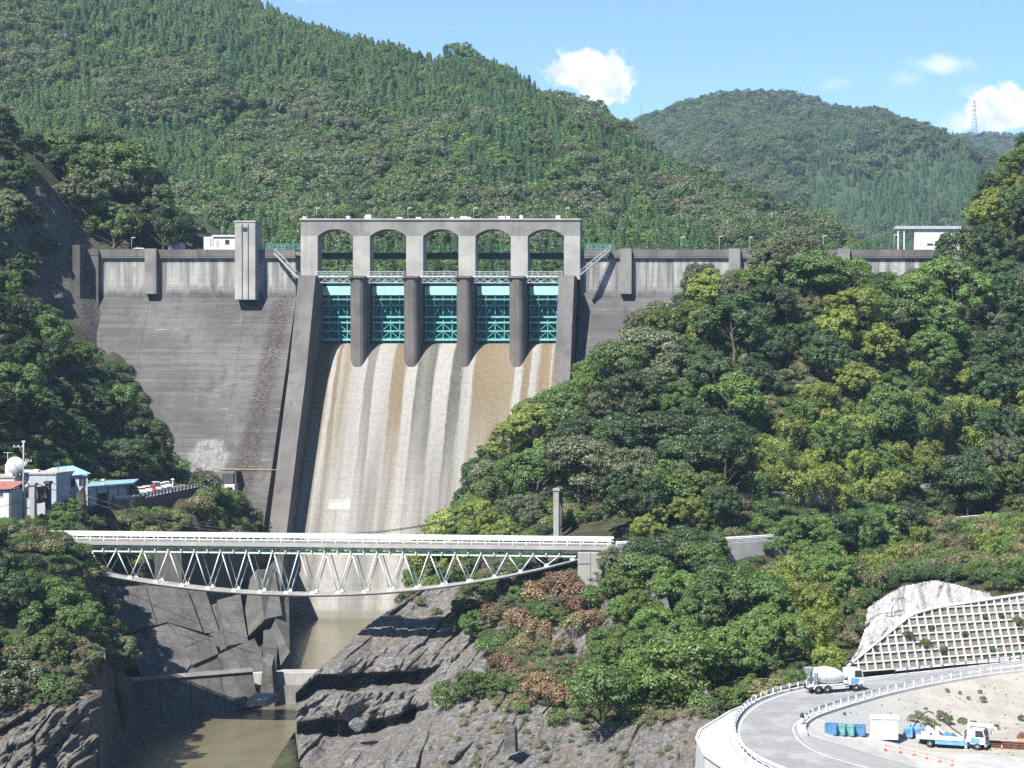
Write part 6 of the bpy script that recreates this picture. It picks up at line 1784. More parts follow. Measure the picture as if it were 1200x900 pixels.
guardrail('guardrail', 'long white guardrail on the inner side of the road behind the gravel yard', [(x, y, road_z(x)) for x, y in INN[:9]], -.5, .26, 'guardrails')
guardrail('guardrail', 'low dark posted guardrail at the foot of the white slope grid', [(x, y, road_z(x)) for x, y in OUT[:4]], .4, .1, 'guardrails', 'dark_steel')
# orange marker plates on the outer rail beyond the truck
for k, px in enumerate((881, 893, 912, 926)):
    pass
# end post of the inner rail
e_ = thing('bollard', 'dark grey bollard at the near end of the inner guardrail', 'bollard', (INN[8][0] + .6, INN[8][1] - .4, ZR + .1)); m = MB(); m.tube((0, 0, 0), (0, 0, 1.0), .22, 10); m.build('post', MAT['grey_steel'], e_, True); m = MB(); m.lathe([(.24, 1.0), (.3, 1.15), (.24, 1.45), (.1, 1.55)], 10); m.build('cap', MAT['dark_steel'], e_, True)

# white concrete embankment outside the bend
wl_ = thing('embankment_wall', 'bright white concrete wall with a broad flat top outside the road bend', 'retaining wall', (-7, 226, -46))
TOPZ = ZR - .25
edge = [(0.0, 252.5), (-2.6, 246), (-4.8, 240.5), (-8.1, 227.5), (-8.3, 222), (-7.0, 212), (-4.2, 203), (0, 194)]
inner = [(0.7, 251), (-1.8, 244), (-3.2, 236), (-3.3, 226), (-3.1, 219), (-2.0, 210), (.9, 201.5), (5, 193)]
for i in range(len(edge) - 1):
    a, b, c, d_ = edge[i], edge[i + 1], inner[i + 1], inner[i]; o1 = Vector((-.18, -.06)); k = 2.2
    m = MB(); m.hexa([(a[0] - .9, a[1] - .3, -60), (b[0] - .9, b[1] - .3, -60), (c[0], c[1], -60), (d_[0], d_[1], -60)], [(*a, TOPZ), (*b, TOPZ), (*c, TOPZ), (*d_, TOPZ)]); m.build('wall_panel', MAT['new_concrete'], wl_)
m = MB()
for i in range(len(edge) - 1):
    a, b = edge[i], edge[i + 1]; m.bar(Vector((*a, TOPZ + .06)), Vector((*b, TOPZ + .06)), .35, .12)
m.build('coping', MAT['new_concrete'], wl_)

# yard: gravel bank falling from the kerb to a level yard
gy = np.arange(192, 282, .5); gx = np.arange(2, 70, .5); YXg, YYg = np.meshgrid(gx, gy)
Ia = np.array(INN); order = np.argsort(Ia[:, 1])
def dist_inner(X, Y):
    D = np.array(dense(INN, .7)); out = np.full(X.shape, 1e9); sg = np.zeros(X.shape)
    for (a, b), (c_, d__) in zip(D[:-1], D[1:]):
        vx, vy = c_ - a, d__ - b; L = vx * vx + vy * vy; u = np.clip(((X - a) * vx + (Y - b) * vy) / L, 0, 1); qx, qy = a + u * vx, b + u * vy; dd = np.hypot(X - qx, Y - qy); s_ = vx * (Y - b) - vy * (X - a)
        k = dd < out; out = np.where(k, dd, out); sg = np.where(k, s_, sg)
    return np.where(sg > 0, out, -out)
DI = dist_inner(YXg, YYg)
near = np.clip((236 - YYg) / 10, 0, 1) * np.clip((14 - YXg) / 7, 0, 1)          # at the near end the yard meets the road on a ramp
YZ = -44.2 + .25 * fbm2(YXg + 50, YYg + 50, 91, 9, 5) * np.clip(DI / 3, 0, 1)
ramp = np.array([road_z(x) for x in gx])[None, :] + .02
top = ramp - .1
bank = np.where(DI < 1.2, top, top + (YZ - top) * np.clip((DI - 1.2) / 13.5, 0, 1) ** .9)
drive = np.clip((DI) / 22, 0, 1); YZ2 = np.where(YYg < 230, ramp - .06 + (YZ - ramp) * np.clip((DI - .5) / 13, 0, 1), bank)
bl = np.clip((YYg - 226) / 8, 0, 1); YZf = (ramp - .06 + (YZ - ramp) * np.clip((DI - .5) / 13, 0, 1)) * (1 - bl) + bank * bl
o = link(bpy.data.objects.new('gravel_yard', grid_mesh('gravel_yard', YXg, YYg, YZf, MAT['gravel'], True, DI > -0.7))); tag(o, 'sloping gravel bank and works yard inside the road bend', kind='structure')
def yard_z(x, y): 
    i = int(np.clip((y - 192) / .5, 0, len(gy) - 1)); j = int(np.clip((x - 2) / .5, 0, len(gx) - 1)); return float(YZf[i, j])
def yard_at(px, py):
    for Y in np.arange(196, 280, .25):
        X = (px - VPX) / F * Y
        if X > 2.5 and X < 69 and yard_z(X, Y) >= (HY - py) / F * Y: return Vector((X, Y, yard_z(X, Y)))
    return P(px, py, 225)
# dusty driving lane across the yard
t = NT('packed_dust'); t.out(t.mix(t.ramp(t.noise(.6, 6, .65), .35, .65), (0.29, .283, .27), (.37, .36, .34)), .95); MAT['dust'] = t.m
lane = (YYg > 208) & (DI > .2) & ((YYg < 233.5 - (YXg - 10) * .35))
ZL_ = YZf + .03
o = link(bpy.data.objects.new('yard_lane', grid_mesh('yard_lane', YXg, YYg, ZL_, MAT['dust'], True, lane & (YYg > 222 - (YXg - 8) * .45)))); tag(o, 'packed pale lane across the works yard', kind='structure')

# stones lying about on the gravel bank
def pebble_mesh(seed):
    m_ = np.array([(a, b, c) for a in (-1, 0, 1) for b in (-1, 0, 1) for c in (-1, 0, 1) if (a, b, c) != (0, 0, 0)], float); m_ = m_ / np.linalg.norm(m_, axis=1, keepdims=True) * np.random.default_rng(seed).uniform(.7, 1.15, (26, 1)); import bmesh
    bm = bmesh.new(); [bm.verts.new(v * np.array([1, .8, .6])) for v in m_]; bmesh.ops.convex_hull(bm, input=bm.verts); me = bpy.data.meshes.new('pebble'); bm.to_mesh(me); bm.free(); me.materials.append(None); return me
STONES = far_set('stone_set', [(pebble_mesh(1), MAT['concrete_light']), (pebble_mesh(2), MAT['shotcrete']), (pebble_mesh(3), MAT['rock']), (pebble_mesh(4), MAT['concrete'])])
r_ = np.random.default_rng(33); ii = r_.integers(0, len(gy), 6000); jj = r_.integers(0, len(gx), 6000); kk = (DI[ii, jj] > 2.2) & ~lane[ii, jj]; ii, jj = ii[kk], jj[kk]; N = len(ii); s_ = .05 + .16 * r_.random(N) ** 3
scatter('gravel_stones', np.stack([gx[jj] + r_.uniform(-.25, .25, N), gy[ii] + r_.uniform(-.25, .25, N), YZf[ii, jj] + .02], 1), r_.integers(0, 4, N), np.stack([s_, s_, s_], 1), STONES, 'loose stones scattered over the gravel bank')

# ---- slope works: sprayed white rock and grid of concrete beams with soil cells
sf = thing('slope_grid', 'white concrete beam grid with planted soil cells on the cut slope above the road', 'slope frame', (30, 276, ZR))
A0, B0 = Vector((10.4, 271.2, ZR - .1)), Vector((54, 288.5, ZR + .4)); SL = Vector((-.16, .62, 1)).normalized()          # base line and up-slope direction
ux = (B0 - A0).normalized(); nrm_ = ux.cross(SL).normalized()
if nrm_.y > 0: nrm_ = -nrm_
LEN = (B0 - A0).length; pit = 1.32; rows = 8; ncol = int(LEN / pit)
def G(u, v, h=0.0): return A0 + ux * u + SL * v + nrm_ * h
def top_v(u):       # height of the grid over its base line, in metres up the slope
    return float(np.interp(u, [0, .8, 12.6, 16.5, 24, 32, LEN], [0.3, .8, 8.4, 9.2, 9.9, 10.6, 11.2]))
m = MB()
us = np.linspace(0, LEN, 40)
for a, b in zip(us[:-1], us[1:]): m.hexa([G(a, 0, -2), G(b, 0, -2), G(b, top_v(b), -2), G(a, top_v(a), -2)], [G(a, 0), G(b, 0), G(b, top_v(b)), G(a, top_v(a))])
t = NT('planted_soil'); a_ = t.noise(.8, 6, .7); b_ = t.noise(3.5, 6, .7); c = t.mix(t.ramp(a_, .4, .62), (.155, .132, .108), (.105, .096, .074)); c = t.mix(t.ramp(b_, .5, .66), c, (.27, .245, .21)); z = t.xyz()[2]
c = t.mix(t.ramp(t.math('ADD', z, t.math('MULTIPLY', a_, 3)), -31.4, -30.2), c, (.45, .44, .42)); t.bump(b_, .9, .2); MAT['cell_soil'] = t.out(c, .95)
m.build('soil_backing', MAT['cell_soil'], sf)
for i in range(ncol + 1):
    u = i * pit + .1; tv = top_v(u)
    if tv < .4: continue
    m = MB(); w = .11; m.hexa([G(u - w, 0, .005), G(u + w, 0, .005), G(u + w, 0, .38), G(u - w, 0, .38)], [G(u - w, tv, .005), G(u + w, tv, .005), G(u + w, tv, .38), G(u - w, tv, .38)]); m.build('upright_beam', MAT['new_concrete'], sf)
for r in range(rows + 1):
    v = r * pit * .99
    u0 = next((u for u in np.arange(0, LEN, .05) if top_v(u) >= v), None)
    if u0 is None: continue
    m = MB(); w = .10; m.hexa([G(u0, v - w, .005), G(LEN, v - w, .005), G(LEN, v - w, .36), G(u0, v - w, .36)], [G(u0, v + w, .005), G(LEN, v + w, .005), G(LEN, v + w, .36), G(u0, v + w, .36)]); m.build('cross_beam', MAT['new_concrete'], sf)
for a, b in zip(us[:-1], us[1:]):
    m = MB(); w = .2; pa, pb = (a, top_v(a)), (b, top_v(b)); m.hexa([G(a, pa[1] - w, .005), G(b, pb[1] - w, .005), G(b, pb[1] - w, .5), G(a, pa[1] - w, .5)], [G(a, pa[1] + w, .005), G(b, pb[1] + w, .005), G(b, pb[1] + w, .5), G(a, pa[1] + w, .5)]); m.build('rim_beam', MAT['new_concrete'], sf)
# sprayed concrete above
o = relief('shotcrete_slope', [(985, 785, 276), (1000, 768, 279), (1012, 750, 281), (1040, 735, 284.5), (1075, 716, 289.5), (1110, 712, 291), (1160, 708, 293), (1215, 705, 296), (1016, 712, 287), (1040, 696, 291), (1065, 688, 294), (1095, 681, 298), (1130, 690, 299), (1165, 697, 299), (1215, 695, 304), (1060, 730, 286)],
           [(984, 790), (1004, 762), (1013, 735), (1016, 712), (1036, 698), (1058, 686), (1095, 679), (1120, 684), (1140, 690), (1170, 696), (1220, 690), (1220, 725), (1100, 730), (1060, 745), (1005, 780)], MAT['shotcrete'], 1.3, .9, 31, 1.5, blocks=.35)
tag(o, 'white sprayed concrete slope above the beam grid', kind='structure')

# ---- vehicles
def wheel(v, x, y, r, w=.28, dual=False):
    m = MB(); m.lathe([(r * .62, -w / 2), (r * .93, -w / 2), (r, -w * .32), (r, w * .32), (r * .93, w / 2), (r * .62, w / 2)], 22, Matrix.Translation((x, y, r)) @ Matrix.Rotation(math.pi / 2, 4, 'X')); wv = m.build('wheel', MAT['black'], v, True)
    s = -1 if y < 0 else 1
    m = MB(); m.lathe([(r * .61, -.02), (r * .55, .03), (r * .25, .0), (r * .2, .07), (.02, .07)], 16, Matrix.Translation((x, y + s * w * .42, r)) @ Matrix.Rotation(-s * math.pi / 2, 4, 'X')); m.build('rim', MAT['silver'], wv, True)


def cab(v, x0, x1, z0, z1, hw, blue=True, name='cab'):
    """forward control cab facing +X"""
    m = MB(); zb = z0 + (z1 - z0) * .48
    pr = [(x0, z0), (x1 - .04, z0), (x1, z0 + .25), (x1, zb), (x1 - .28, z1 - .1), (x1 - .42, z1), (x0 + .08, z1), (x0, z1 - .1)]
    inner = [(x, z) for x, z in pr]
    vs = [(x, -hw + .06, z) for x, z in pr] + [(x, -hw, .5 * (z0 + z1) + (z - .5 * (z0 + z1)) * .95) for x, z in pr]
    m.prism_y(pr, -hw, hw); c = m.build(name, MAT['white_paint'], v, True)
    e = .012
    m = MB(); d = Vector((-.28, 0, z1 - .1 - zb)).normalized(); nn = Vector((d.z, 0, -d.x)); a = Vector((x1, 0, zb)) + d * .06 + nn * e; b = Vector((x1 - .28, 0, z1 - .1)) - d * .12 + nn * e
    m.hexa([a + Vector((0, -hw + .1, 0)), a + Vector((0, hw - .1, 0)), b + Vector((0, hw - .14, 0)), b + Vector((0, -hw + .14, 0))], [p_ - nn * .03 for p_ in (a + Vector((0, -hw + .1, 0)), a + Vector((0, hw - .1, 0)), b + Vector((0, hw - .14, 0)), b + Vector((0, -hw + .14, 0)))]); m.build('windscreen', MAT['glass'], c, True)
    for s in (-1, 1):
        m = MB(); y = s * hw; xm = x0 + (x1 - x0) * .34
        m.hexa([(xm, y - .02, zb), (x1 - .14, y - .02, zb), (x1 - .36, y - .02, z1 - .2), (xm, y - .02, z1 - .2)], [(xm, y + .02, zb), (x1 - .14, y + .02, zb), (x1 - .36, y + .02, z1 - .2), (xm, y + .02, z1 - .2)]); m.build('side_window', MAT['glass'], c, True)
        m = MB(); m.box((xm - .02, y - .012, z0 + .1), (xm, y + .012, z1 - .15)); m.box((xm + .05, y - .03, zb - .25), (xm + .25, y + .03, zb - .2)); m.build('door_trim', MAT['grey_steel'], c, True)
        m = MB(); m.tube((x1 - .1, y, zb + .5), (x1 + .25, y + s * .25, zb + .45), .02, 5); m.box((x1 + .15, y + s * .16, zb - .05), (x1 + .22, y + s * .34, zb + .4)); m.build('mirror', MAT['black'], c, True)
        m = MB(); m.box((x1 - .02, s * (hw - .45) - .16, z0 + .15), (x1 + .03, s * (hw - .45) + .16, z0 + .34)); m.build('headlight', MAT['silver'], c, True)
        if blue:
            m = MB(); m.hexa([(x0 + .05, y - .008, z0 + .1), (xm + .45, y - .008, z0 + .1), (xm + .7, y - .008, zb - .3), (x0 + .1, y - .008, zb)], [(x0 + .05, y + .008, z0 + .1), (xm + .45, y + .008, z0 + .1), (xm + .7, y + .008, zb - .3), (x0 + .1, y + .008, zb)]); m.build('blue_stripe', MAT['truck_blue'], c, True)
    m = MB(); m.box((x1 - .1, -hw, z0 - .32), (x1 + .14, hw, z0 - .01), bev=.05); m.build('bumper', MAT['grey_steel'], c, True)
    m = MB(); m.box((x1 - .01, -hw + .35, z0 + .38), (x1 + .02, hw - .35, zb - .18)); m.build('grille', MAT['dark_steel'], c, True)
    return c


px_m, Ym = 980, 253.2
mx = thing('mixer_truck', 'white concrete mixer truck with a blue swoosh on its cab driving round the bend', 'mixer truck', (PX(977, 254.6), 254.6, road_z(PX(977, 254.6))), math.radians(23))
m = MB(); m.box((-3.7, -.45, .75), (3.0, .45, 1.05)); m.box((-3.6, -1.15, 1.02), (.9, 1.15, 1.14)); m.build('chassis', MAT['white_paint'], mx, True)
cab(mx, 1.9, 3.85, .95, 3.0, 1.2)
for x in (-2.75, -1.45, 2.75):
    for y in (-1.05, 1.05): wheel(mx, x, y, .52, .36)
for s in (-1, 1):
    m = MB()
    for x in (-2.75, -1.45):
        pts = [(x + .68 * math.cos(a), .52 + .68 * math.sin(a)) for a in np.linspace(.25, math.pi - .25, 9)]
        for (a, b), (c, d_) in zip(pts[:-1], pts[1:]): m.bar((a, s * 1.08, b), (c, s * 1.08, d_), .4, .04, (0, 1, 0) if False else (0, 0, 1))
    m.build('mudguard', MAT['white_paint'], mx, True)
    m = MB(); m.box((-.7, s * 1.12 - .04, .55), (1.75, s * 1.12 + .04, .63)); m.box((-.7, s * 1.12 - .04, .82), (1.75, s * 1.12 + .04, .9)); m.build('side_guard', MAT['white_steel'], mx, True)
m = MB(); M_ = Matrix.Translation((-.95, 0, 2.25)) @ Matrix.Rotation(math.radians(12), 4, 'Y') @ Matrix.Rotation(-math.pi / 2, 4, 'Y')
m.lathe([(.5, -2.35), (.62, -2.3), (.95, -1.55), (1.12, -.8), (1.16, -.1), (1.14, .5), (.98, 1.2), (.72, 1.95), (.56, 2.5), (.5, 2.55)], 28, M_); dr = m.build('drum', MAT['white_paint'], mx, True)
m = MB(); m.lathe([(.80, 1.78), (.86, 1.8), (.84, 1.98), (.74, 2.0)], 28, M_); m.build('drum_ring', MAT['grey_steel'], dr, True)
m = MB(); m.lathe([(.51, 2.4), (.60, 2.45), (.58, 2.62), (.45, 2.62)], 20, M_); m.build('drum_mouth', MAT['dark_steel'], dr, True)
m = MB()
for s in (-1, 1): m.bar((-2.9, s * .7, 1.1), (-2.75, s * .6, 2.4), .14, .14); m.bar((-3.5, s * .7, 1.1), (-2.75, s * .6, 2.4), .12, .12)
m.box((-3.0, -.8, 2.3), (-2.8, .8, 2.42)); m.build('rear_frame', MAT['white_steel'], mx, True)
m = MB(); m.hexa([(-3.95, -.35, 2.65), (-3.25, -.35, 2.65), (-3.25, .35, 2.65), (-3.95, .35, 2.65)], [(-4.2, -.6, 3.45), (-3.2, -.6, 3.45), (-3.2, .6, 3.45), (-4.2, .6, 3.45)]); m.build('hopper', MAT['grey_steel'], mx, True)
m = MB(); m.hexa([(-3.75, -.3, 2.1), (-3.45, -.3, 2.1), (-3.45, .3, 2.1), (-3.75, .3, 2.1)], [(-3.85, -.4, 2.64), (-3.35, -.4, 2.64), (-3.35, .4, 2.64), (-3.85, .4, 2.64)])
m.bar((-3.6, 0, 2.1), (-4.3, .5, 1.2), .5, .1); m.build('chute', MAT['grey_steel'], mx, True)
m = MB(); m.box((-3.85, -1.1, .55), (-3.72, 1.1, .72)); m.box((-3.86, -1.05, .75), (-3.8, -.6, .95)); m.box((-3.86, .6, .75), (-3.8, 1.05, .95)); m.build('rear_bumper', MAT['dark_steel'], mx, True)
m = MB(); m.lathe([(.32, -.6), (.36, -.55), (.36, .55), (.32, .6)], 16, Matrix.Translation((1.35, 0, 2.1)) @ Matrix.Rotation(math.pi / 2, 4, 'X')); m.box((1.1, -.9, 1.14), (1.6, .9, 1.5)); m.build('water_tank', MAT['white_paint'], mx, True)
m = MB()
for k in range(5): m.box((-3.35, -1.05, 1.2 + k * .42), (-3.05, -.72, 1.24 + k * .42))
m.tube((-3.35, -1.05, 1.1), (-3.35, -1.05, 3.1), .025, 5); m.tube((-3.05, -1.05, 1.1), (-3.05, -1.05, 3.1), .025, 5); m.build('ladder', MAT['grey_steel'], mx, True)

q = yard_at(1118, 876)
ft = thing('crane_truck', 'white and blue flatbed truck with a folded loading crane parked in the yard', 'crane truck', tuple(q), math.radians(-19))
m = MB(); m.box((-4.2, -.4, .55), (3.4, .4, .8)); m.build('chassis', MAT['dark_steel'], ft, True)
m = MB(); m.box((-4.4, -1.1, .95), (1.45, 1.1, 1.08)); m.build('bed_floor', MAT['grey_steel'], ft, True)
for s in (-1, 1): m = MB(); m.box((-4.4, s * 1.12 - .04, 1.0), (1.4, s * 1.12 + .04, 1.52), bev=.02); m.build('side_board', MAT['white_paint'], ft, True)
m = MB(); m.box((-4.46, -1.1, 1.0), (-4.4, 1.1, 1.52)); m.build('tail_board', MAT['white_paint'], ft, True)
m = MB(); m.box((1.36, -1.1, 1.09), (1.46, 1.1, 2.3)); m.build('head_board', MAT['white_paint'], ft, True)
for s in (-1, 1): m = MB(); m.box((-2.1, s * 1.1 - .05, .5), (1.9, s * 1.1 + .05, .92)); m.build('skirt', MAT['truck_blue'], ft, True)
cab(ft, 2.25, 4.1, .75, 2.6, 1.1)
for x in (-2.75, 3.15):
    for y in (-.95, .95): wheel(ft, x, y, .45, .34)
cr0 = thing; m = MB(); m.box((1.55, -.35, .8), (2.15, .35, 1.5), bev=.04); m.box((1.65, -.25, 1.5), (2.05, .25, 3.05), bev=.04); cr_o = m.build('crane_column', MAT['white_paint'], ft, True)
m = MB(); m.bar((1.85, 0, 3.0), (4.9, 0, 2.85), .34, .4); m.bar((4.6, 0, 2.8), (5.3, 0, 2.55), .24, .28); m.build('crane_boom', MAT['white_paint'], cr_o, True)
m = MB(); m.tube((1.95, 0, 2.0), (3.0, 0, 2.75), .09, 8); m.build('boom_cylinder', MAT['grey_steel'], cr_o, True)
for s in (-1, 1): m = MB(); m.box((1.6, s * 1.05 - .1, .25), (1.85, s * 1.05 + .1, 1.3)); m.box((1.5, s * 1.05 - .16, .02), (1.95, s * 1.05 + .16, .1)); m.build('outrigger', MAT['white_paint'], ft, True)
# load on the bed
qb = ft.matrix_basis
def on_bed(x, y, z): return Matrix.Translation(q) @ Matrix.Rotation(math.radians(-19), 4, 'Z') @ Vector((x, y, z))
ld = thing('blue_tarpaulin', 'folded blue tarpaulin lying on the bed of the crane truck', 'tarpaulin', tuple(on_bed(-.6, 0, 1.08)), math.radians(-19)); m = MB(); m.hexa([(-.7, -.7, 0), (.8, -.7, 0), (.8, .6, 0), (-.7, .6, 0)], [(-.5, -.5, .75), (.5, -.6, .45), (.6, .4, .4), (-.5, .4, .7)]); m.build('sheet', MAT['blue'], ld, True)
ld = thing('steel_rack', 'white steel rack standing on the rear of the truck bed', 'steel rack', tuple(on_bed(-2.6, 0, 1.08)), math.radians(-19)); m = MB()
for x in (-.6, .5): m.bar((x, -.5, 0), (x, -.5, 1.5), .16, .16); m.bar((x, .5, 0), (x, .5, 1.3), .16, .16)
m.bar((-.6, -.5, 1.4), (1.2, -.5, .1), .16, .2); m.bar((.5, .5, 1.2), (1.6, .5, .1), .14, .18); m.bar((-.6, -.5, .7), (.5, -.5, .7), .1, .1); m.build('frame', MAT['white_steel'], ld, True)
ld = thing('boom_pipe', 'long dark pipe leaning on the load of the crane truck', 'pipe', tuple(on_bed(1.2, .2, 1.3)), math.radians(-19)); m = MB(); m.tube((0, 0, 0), (-3.6, .3, 2.3), .08, 8); m.build('pipe', MAT['dark_steel'], ld, True)

# bins, hut, generators, steel bars
def skip(px, py, w, d, h, mat, label, rz=-8, group='waste bins in the yard'):
    p = yard_at(px, py); b = thing('waste_bin', label, 'waste bin', tuple(p), math.radians(rz), group)
    m = MB(); t_ = .07; m.box((-w / 2, -d / 2, 0), (w / 2, d / 2, .1)); m.box((-w / 2, -d / 2, .1), (w / 2, -d / 2 + t_, h)); m.box((-w / 2, d / 2 - t_, .1), (w / 2, d / 2, h)); m.box((-w / 2, -d / 2 + t_, .1), (-w / 2 + t_, d / 2 - t_, h)); m.box((w / 2 - t_, -d / 2 + t_, .1), (w / 2, d / 2 - t_, h)); m.build('bin_body', mat, b, True)
    m = MB(); e = .06; m.box((-w / 2 - e, -d / 2 - e, h - .12), (w / 2 + e, -d / 2 - .002, h + .02)); m.box((-w / 2 - e, d / 2 + .002, h - .12), (w / 2 + e, d / 2 + e, h + .02))
    for k in range(3): x = -w / 2 + .15 + k * (w - .3) / 2; m.box((x - .05, -d / 2 - .05, .05), (x + .05, -d / 2 - .003, h - .13))
    m.build('rim', mat, b, True); m = MB(); m.box((-w / 2 + t_, -d / 2 + t_, h - .45), (w / 2 - t_, d / 2 - t_, h - .4)); m.build('contents', MAT['dark_steel'], b, True)
skip(974, 860, 1.45, 1.4, 1.2, MAT['blue'], 'blue waste bin, leftmost of the row in front of the white hut'); skip(985.5, 861, 1.1, 1.4, 1.2, MAT['teal'], 'green bin next to the leftmost blue bin in the row'); skip(996, 861.5, 1.05, 1.4, 1.2, MAT['teal'], 'green bin next to the rightmost blue bin in the row'); skip(1007, 862, 1.4, 1.4, 1.2, MAT['blue'], 'blue waste bin, last of the row and nearest the white hut')
p = yard_at(1036.5, 865); h = thing('white_hut', 'plain white site hut between the row of bins and the crane truck', 'site hut', tuple(p), math.radians(-4))
m = MB(); m.box((-1.68, -1.2, 0), (1.68, 1.2, 2.45), bev=.03); m.build('wall', MAT['white_paint'], h, True); m = MB(); m.box((-1.76, -1.28, 2.46), (1.76, 1.28, 2.6)); m.build('roof', MAT['white_steel'], h, True)
m = MB()
for x in (-1.1, -.55, 0, .55, 1.1): m.box((x - .02, -1.225, .08), (x + .02, -1.202, 2.4))
m.build('panel_joint', MAT['grey_steel'], h, True); m = MB(); m.box((-1.6, -1.24, 2.48), (1.6, -1.285, 2.54)); m.build('eave_trim', MAT['wood_pale'], h, True)
for px, w_, lb in ((1065.5, 1.05, 'blue generator box right beside the white hut behind the traffic cone'), (1077, 1.2, 'blue generator box at the tail of the crane truck')):
    p = yard_at(px, 866); p.y += .8; g_ = thing('generator', lb, 'generator', tuple(p), math.radians(-10), 'blue generators in the yard'); m = MB(); m.box((-w_ / 2, -.6, .08), (w_ / 2, .6, 1.35), bev=.05); m.build('housing', MAT['truck_blue'], g_, True); m = MB(); m.tube((w_ * .2, .1, 1.35), (w_ * .2, .1, 1.7), .06, 8); m.build('exhaust', MAT['dark_steel'], g_, True); m = MB(); m.box((-w_ / 2 - .02, -.62, 0), (w_ / 2 + .02, .62, .079)); m.build('skid', MAT['dark_steel'], g_, True); m = MB()
    for k in range(4): m.box((-w_ * .35, -.625, .6 + k * .14), (w_ * .35, -.602, .66 + k * .14))
    m.build('louvre', MAT['blue'], g_, True)
p = yard_at(1070, 858); m = MB(); pts = [Vector((p.x + t_ * 2.6, p.y + .3, p.z + .5 + 2.0 * math.sin(min(1, t_) * 2.1))) for t_ in np.linspace(-.1, 1, 10)]; m.poly(pts, .09, 6); tag(m.build('hose', MAT['dark_steel'], origin=p), 'dark hose arching up from the blue generators behind the truck', 'hose')
st = thing('steel_bars', 'bundle of rusty steel beams lying on the ground in front of the crane truck', 'steel beams', tuple(yard_at(1176, 877)), math.radians(-17)); n_b = 0
for k in range(3):
    for j in range(4 - k):
        m = MB(); y = j * .34 + k * .17; z = .12 + k * .25; L_ = random.uniform(2.3, 2.7); o_ = random.uniform(-.2, .2); m.box((-L_ + o_, y - .13, z - .12), (L_ + o_, y + .13, z - .09)); m.box((-L_ + o_, y - .13, z + .09), (L_ + o_, y + .13, z + .12)); m.box((-L_ + o_, y - .03, z - .09), (L_ + o_, y + .03, z + .09)); m.build('steel_beam', MAT['rust'], st, True)
p = yard_at(1197, 874); b_ = thing('timber_crate', 'pale timber crate with a dark red cover at the right edge of the yard', 'crate', tuple(p), math.radians(-10)); m = MB(); m.box((-.5, -.6, 0), (1.2, .6, 1.0)); m.build('box', MAT['wood_pale'], b_, True); m = MB(); m.hexa([(-.6, -.65, 1.01), (1.3, -.65, 1.01), (1.3, .65, 1.01), (-.6, .65, 1.01)], [(-.2, -.65, 1.5), (1.2, -.65, 1.6), (1.2, .65, 1.6), (-.2, .65, 1.5)]); m.build('cover', MAT['rust'], b_, True)
# cones with a rope
cones = [(1058.5, 864.5, 'orange traffic cone standing beside the white hut'), (1055, 882.5, 'orange traffic cone at the left end of the roped line'), (1071, 886, 'orange traffic cone, second along the roped line'), (1086, 890, 'orange traffic cone, third along the roped line'), (1101, 894, 'orange traffic cone, fourth along the roped line'), (1116, 898, 'orange traffic cone, last along the roped line at the bottom edge'), (1037.5, 879.5, 'small orange cone on the gravel mound left of the roped line'), (1174, 878.5, 'orange traffic cone standing in front of the rusty steel beams')]
tops = []
for k, (px, py, lb) in enumerate(cones):
    p = yard_at(px, py); c = thing('traffic_cone', lb, 'traffic cone', tuple(p), 0, 'traffic cones in the yard'); m = MB(); m.box((-.2, -.2, 0), (.2, .2, .05)); m.build('base', MAT['orange'], c, True); m = MB(); m.lathe([(.15, .05), (.11, .28)], 14); m.lathe([(.085, .42), (.03, .7)], 14); m.build('cone_body', MAT['orange'], c, True); m = MB(); m.lathe([(.11, .281), (.085, .419)], 14); m.build('reflective_band', MAT['white_paint'], c, True); tops.append(p + Vector((0, 0, .66)))
m = MB(); rp = [tops[6]] + tops[1:6]
for a, b in zip(rp[:-1], rp[1:]): m.poly([a.lerp(b, u) + Vector((0, 0, -.35 * u * (1 - u))) for u in np.linspace(0, 1, 6)], .025, 5)
tag(m.build('rope', MAT['orange'], origin=rp[0]), 'thin red rope strung between the traffic cones', 'rope')
# low sign posts on the outer rail behind the truck
for px, lb in ((884, 'small orange marker board on the outer guardrail, nearest the white embankment'), (894, 'small orange marker board, second along the outer guardrail'), (910, 'small orange marker board on the outer guardrail just left of the mixer truck'), (925, 'small orange marker board on the outer guardrail behind the mixer truck')):
    py = np.interp(px, [880, 895, 912, 926], [819, 813, 807, 803.5]); Yq = 41 * F / (py + 6 - 450); p = P(px, py, Yq); s_ = thing('marker_board', lb, 'marker board', (p.x, p.y, ZR + .1), 0, 'marker boards on the outer guardrail'); m = MB(); m.box((-.04, -.03, 0), (.04, .03, 1.0)); m.build('post', MAT['grey_steel'], s_, True); m = MB(); m.box((-.3, -.07, .55), (.3, -.035, .95)); m.build('board', MAT['yellow'], s_, True)
# ================================================================== planting of the banks
PLANTS = []
TOPH = {'tree': 9.6, 'layer': 9.4, 'bush': 2.7, 'bamboo': 9.0, 'cedar': 14.0, 'grass': 1.0}


def cap_fn(pts):
    xs_ = [p[0] for p in pts]; ys_ = [p[1] for p in pts]
    return lambda px: float(np.interp(px, xs_, ys_))


